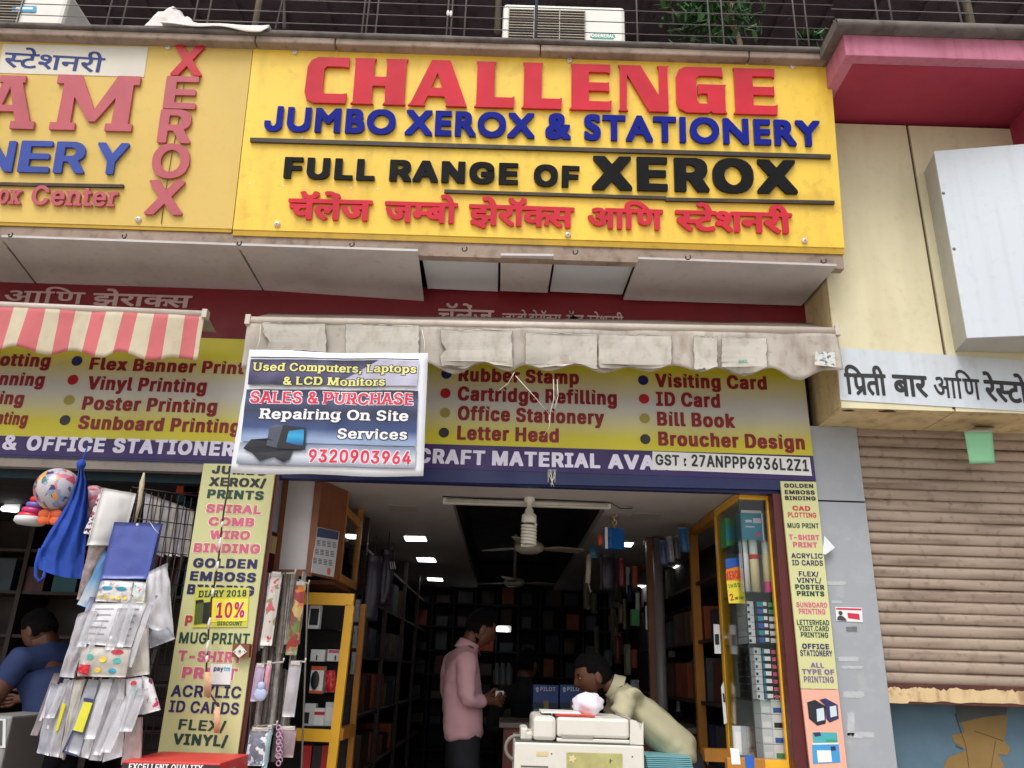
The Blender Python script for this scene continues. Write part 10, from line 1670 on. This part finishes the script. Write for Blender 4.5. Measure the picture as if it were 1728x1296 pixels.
# ---- man in khaki shirt bending over the copier
D2 = 4.62
hd = Vector((-.94, -.12, -.28)).normalized(); hu = Vector((-.28, -.05, .95)); hu = (hu - hd * hu.dot(hd)).normalized()
bm = thing('person', 'man in olive beige shirt bending forward over the photocopier, facing left', 'person', Vector((Y(1150, 1270, D2).x, D2, FLZ)))
P2 = lambda x, y, d=D2: Y(x, y, d)
hip = P2(1152, 1268); sN = Vector((0, 1, 0))
J = {'hip': (hip, .10), 'belly': (P2(1130, 1246), .09), 'waist': (P2(1106, 1225), .085), 'chest': (P2(1075, 1196), .09), 'upper': (P2(1054, 1176), .055), 'neck': (P2(1030, 1157), .052)}
bones = [('hip', 'belly'), ('belly', 'waist'), ('waist', 'chest'), ('chest', 'upper'), ('upper', 'neck')]
base = P2(1013, 1159)
for sg_, n in ((-1, 'r'), (1, 'l')):
    S = sN * sg_
    sh_ = P2(1049, 1174) + S * .16; el = P2(1040, 1222) + S * .21; wr = P2(1002, 1225) + S * .12
    if sg_ < 0: el = P2(1046, 1218, D2 - .22); wr = P2(1006, 1212, D2 - .26)
    J[n + 'sh'] = (sh_, .045); J[n + 'el'] = (el, .036); J[n + 'wr'] = (wr, .03)
    bones += [('upper', n + 'sh'), (n + 'sh', n + 'el'), (n + 'el', n + 'wr')]
    hj = hip + S * .09 + Vector((.03, 0, -.08)); kn = Vector((hj.x + .05, hj.y, FLZ + .47)); an = Vector((hj.x + .06, hj.y, FLZ + .09))
    J[n + 'hj'] = (hj, .1); J[n + 'kn'] = (kn, .066); J[n + 'an'] = (an, .046); J[n + 'to'] = (an + Vector((-.15, 0, -.05)), .034)
    bones += [('hip', n + 'hj'), (n + 'hj', n + 'kn'), (n + 'kn', n + 'an'), (n + 'an', n + 'to')]
    hand_chain(J, bones, n + 'wr', wr + Vector((-.055, 0, -.01)), Vector((-.9, 0, -.2)), -S * .9 + Vector((-.2, 0, .1)), Vector((-.1, 0, -1)), n)
g = head_chain(J, bones, 'neck', base, hd, hu, 1.0)
V, F = skinmesh(J, bones, 'hip')
m_skin2 = M('skin_dark', C(98, 60, 42), .5, .08, 14)
b = MB(m_skin2); b.sm = True; b.use(m_trs); b.use(m_shoe); b.add(V, F)
for i, f in enumerate(b.f):
    c = sum((b.v[j] for j in f), Vector()) / len(f); b.fm[i] = 0 if c.z > hip.z + .05 or c.x < hip.x - .15 else (1 if c.z > FLZ + .1 else 2)
b.build('body', bm)
m_kh = M('shirt_khaki', C(190, 183, 150), .8, .05, 6, .06, C(140, 130, 96), bump=.1, bsc=150)
WY = 1.42
sq = lambda v: Vector((v.x, D2 + (v.y - D2) / WY, v.z))
K = {'hem': (P2(1134, 1300), .115), 'hipc': (P2(1146, 1264), .128), 'waist': (P2(1106, 1230), .118), 'chest': (P2(1075, 1196), .108), 'upper': (P2(1052, 1173), .088), 'top': (P2(1036, 1159), .062)}
for n in 'rl': K[n + 'sh'] = (sq(J[n + 'sh'][0]), .072); K[n + 'mid'] = (sq(J[n + 'sh'][0].lerp(J[n + 'el'][0], .55)), .058); K[n + 'sl'] = (sq(J[n + 'sh'][0].lerp(J[n + 'el'][0], .95)), .054)
V, F = skinmesh(K, [('hem', 'hipc'), ('hipc', 'waist'), ('waist', 'chest'), ('chest', 'upper'), ('upper', 'top')] + [(a, b_) for n in 'rl' for a, b_ in (('upper', n + 'sh'), (n + 'sh', n + 'mid'), (n + 'mid', n + 'sl'))], 'waist', 3,
    lambda v: .02 * noise.noise(Vector((v.x * 3 + v.z * 4, v.y * 6, (v.x + v.z * 1.4) * 15))) + .006 * noise.noise(v * 24))
V = [Vector((v.x, D2 + (v.y - D2) * WY, v.z)) for v in V]
b = MB(m_kh); b.sm = True; b.add(V, F); b.build('shirt', bm)
b = MB(m_kh); q = P2(1037, 1160); ax_ = (P2(1022, 1152) - q).normalized(); b.lathe([(.078, -.03), (.070, 0), (.062, .028), (.058, .030), (.066, 0)], q, 22, ax_); b.build('collar', bm)
head_parts(bm, g, hd, hu, 1.0, m_skin2, m_hair, 1.0)
# ---- man in blue shirt bending inside the left shop
D3 = 4.7
lp = thing('person', 'man in dark blue shirt leaning inside the dark left shop', 'person', Vector((Y(85, 1250, D3).x, D3, FLZ)))
P3 = lambda x, y, d=D3: Y(x, y, d)
hip = P3(92, 1250); sN = Vector((.3, .95, 0)).normalized()
hd = Vector((-.8, .3, -.5)).normalized(); hu = Vector((-.45, .1, .85)); hu = (hu - hd * hu.dot(hd)).normalized()
J = {'hip': (hip, .13), 'belly': (P3(92, 1215), .13), 'waist': (P3(91, 1180), .13), 'chest': (P3(88, 1140), .135), 'upper': (P3(84, 1110), .10), 'neck': (P3(80, 1088), .052)}
bones = [('hip', 'belly'), ('belly', 'waist'), ('waist', 'chest'), ('chest', 'upper'), ('upper', 'neck')]
for sg_, n in ((-1, 'r'), (1, 'l')):
    S = sN * sg_; sh_ = P3(76, 1112) + S * .17; el = P3(50, 1172) + S * .2; wr = P3(24, 1180) + S * .1
    J[n + 'sh'] = (sh_, .066); J[n + 'el'] = (el, .046); J[n + 'wr'] = (wr, .03); bones += [('upper', n + 'sh'), (n + 'sh', n + 'el'), (n + 'el', n + 'wr')]
    hj = hip + S * .09 - z_ * .08; kn = Vector((hj.x, hj.y, FLZ + .48)); an = Vector((hj.x, hj.y, FLZ + .09))
    J[n + 'hj'] = (hj, .1); J[n + 'kn'] = (kn, .066); J[n + 'an'] = (an, .046); J[n + 'to'] = (an + Vector((-.14, .04, -.05)), .034)
    bones += [('hip', n + 'hj'), (n + 'hj', n + 'kn'), (n + 'kn', n + 'an'), (n + 'an', n + 'to')]
    hand_chain(J, bones, n + 'wr', wr + Vector((-.055, 0, 0)), Vector((-.9, .1, -.2)), z_, -S, n)
g = head_chain(J, bones, 'neck', P3(76, 1078), hd, hu, 1.0)
V, F = skinmesh(J, bones, 'hip'); b = MB(m_skin2); b.sm = True; b.use(m_trs); b.use(m_shoe); b.add(V, F)
for i, f in enumerate(b.f):
    c = sum((b.v[j] for j in f), Vector()) / len(f); b.fm[i] = 0 if c.z > hip.z - .02 else (1 if c.z > FLZ + .1 else 2)
b.build('body', lp)
K = {'hem': (hip - z_ * .05, .15), 'waist': (J['waist'][0], .15), 'chest': (J['chest'][0], .152), 'upper': (J['upper'][0], .15), 'top': (P3(80, 1090), .08)}
for n in 'rl': K[n + 'sh'] = (J[n + 'sh'][0], .10); K[n + 'sl'] = (J[n + 'sh'][0].lerp(J[n + 'el'][0], .85), .068)
V, F = skinmesh(K, [('hem', 'waist'), ('waist', 'chest'), ('chest', 'upper'), ('upper', 'top')] + [(a, b_) for n in 'rl' for a, b_ in (('upper', n + 'sh'), (n + 'sh', n + 'sl'))], 'waist', 3, fold(.012))
b = MB(M('shirt_darkblue', C(38, 54, 98), .8, .08, 8, bump=.1, bsc=150)); b.sm = True; b.add(V, F); b.build('shirt', lp)
head_parts(lp, g, hd, hu, 1.0, m_skin2, m_hair)
# ---- person in dark clothes seated behind the counter
D4 = 6.35
dp = thing('person', 'person in dark clothes sitting in the gloom behind the counter', 'person', Vector((Y(885, 1200, D4).x, D4, FLZ)))
P4 = lambda x, y, d=D4: Y(x, y, d); sN = Vector((1, 0, 0)); hd = Vector((.5, .85, -.15)).normalized(); hu = Vector((.05, .15, .98)); hu = (hu - hd * hu.dot(hd)).normalized()
nk = P4(885, 1148); hip = nk - z_ * .58 + Vector((0, .05, 0))
J = {'hip': (hip, .14), 'waist': (hip + z_ * .2, .13), 'chest': (hip + z_ * .38, .135), 'upper': (hip + z_ * .48, .1), 'neck': (nk - z_ * .02, .055)}
bones = [('hip', 'waist'), ('waist', 'chest'), ('chest', 'upper'), ('upper', 'neck')]
for sg_, n in ((-1, 'r'), (1, 'l')):
    S = sN * sg_; J[n + 'sh'] = (J['upper'][0] + S * .17, .07); J[n + 'el'] = (hip + S * .24 + z_ * .22 + Vector((0, -.1, 0)), .05); wr = hip + S * .1 + z_ * .24 + Vector((0, -.28, 0)); J[n + 'wr'] = (wr, .03)
    bones += [('upper', n + 'sh'), (n + 'sh', n + 'el'), (n + 'el', n + 'wr')]; hand_chain(J, bones, n + 'wr', wr + Vector((0, -.05, 0)), Vector((-sg_ * .4, -.9, 0)), z_, -S, n)
    hj = hip + S * .1; kn = hj + Vector((0, -.22, .02)); an = Vector((kn.x, kn.y + .05, FLZ + .1)); J[n + 'hj'] = (hj, .1); J[n + 'kn'] = (kn, .07); J[n + 'an'] = (an, .05); J[n + 'to'] = (an + Vector((0, -.08, -.05)), .035)
    bones += [('hip', n + 'hj'), (n + 'hj', n + 'kn'), (n + 'kn', n + 'an'), (n + 'an', n + 'to')]
g = head_chain(J, bones, 'neck', nk + z_ * .05, hd, hu, 1.0)
V, F = skinmesh(J, bones, 'hip'); b = MB(m_skin2); b.sm = True; b.use(M('shirt_black', C(26, 22, 24), .9)); b.use(m_trs); b.add(V, F)
for i, f in enumerate(b.f):
    c = sum((b.v[j] for j in f), Vector()) / len(f); near = min(J, key=lambda n: (J[n][0] - c).length); b.fm[i] = 0 if near.startswith('h_') or near[1:2] in 'ft' or 'palm' in near else (1 if c.z > hip.z + .06 else 2)
b.build('body', dp); head_parts(dp, g, hd, hu, 1.0, m_skin2, m_hair)
sx_ = thing('stool', 'plain dark stool under the person behind the counter', 'stool', Vector((hip.x, hip.y, FLZ))); b = MB(m_shelf); b.lathe([(0, hip.z - .13 - FLZ), (.17, hip.z - .13 - FLZ), (.17, hip.z - .17 - FLZ), (0, hip.z - .17 - FLZ)], Vector((hip.x, hip.y, FLZ)), 18); b.build('seat', sx_)
for k in range(4): b = MB(m_shelf); a_ = k * 1.571 + .785; b.tube([Vector((hip.x + .12 * math.cos(a_), hip.y + .12 * math.sin(a_), hip.z - .17)), Vector((hip.x + .16 * math.cos(a_), hip.y + .16 * math.sin(a_), FLZ))], .015, 6); b.build('leg', sx_)
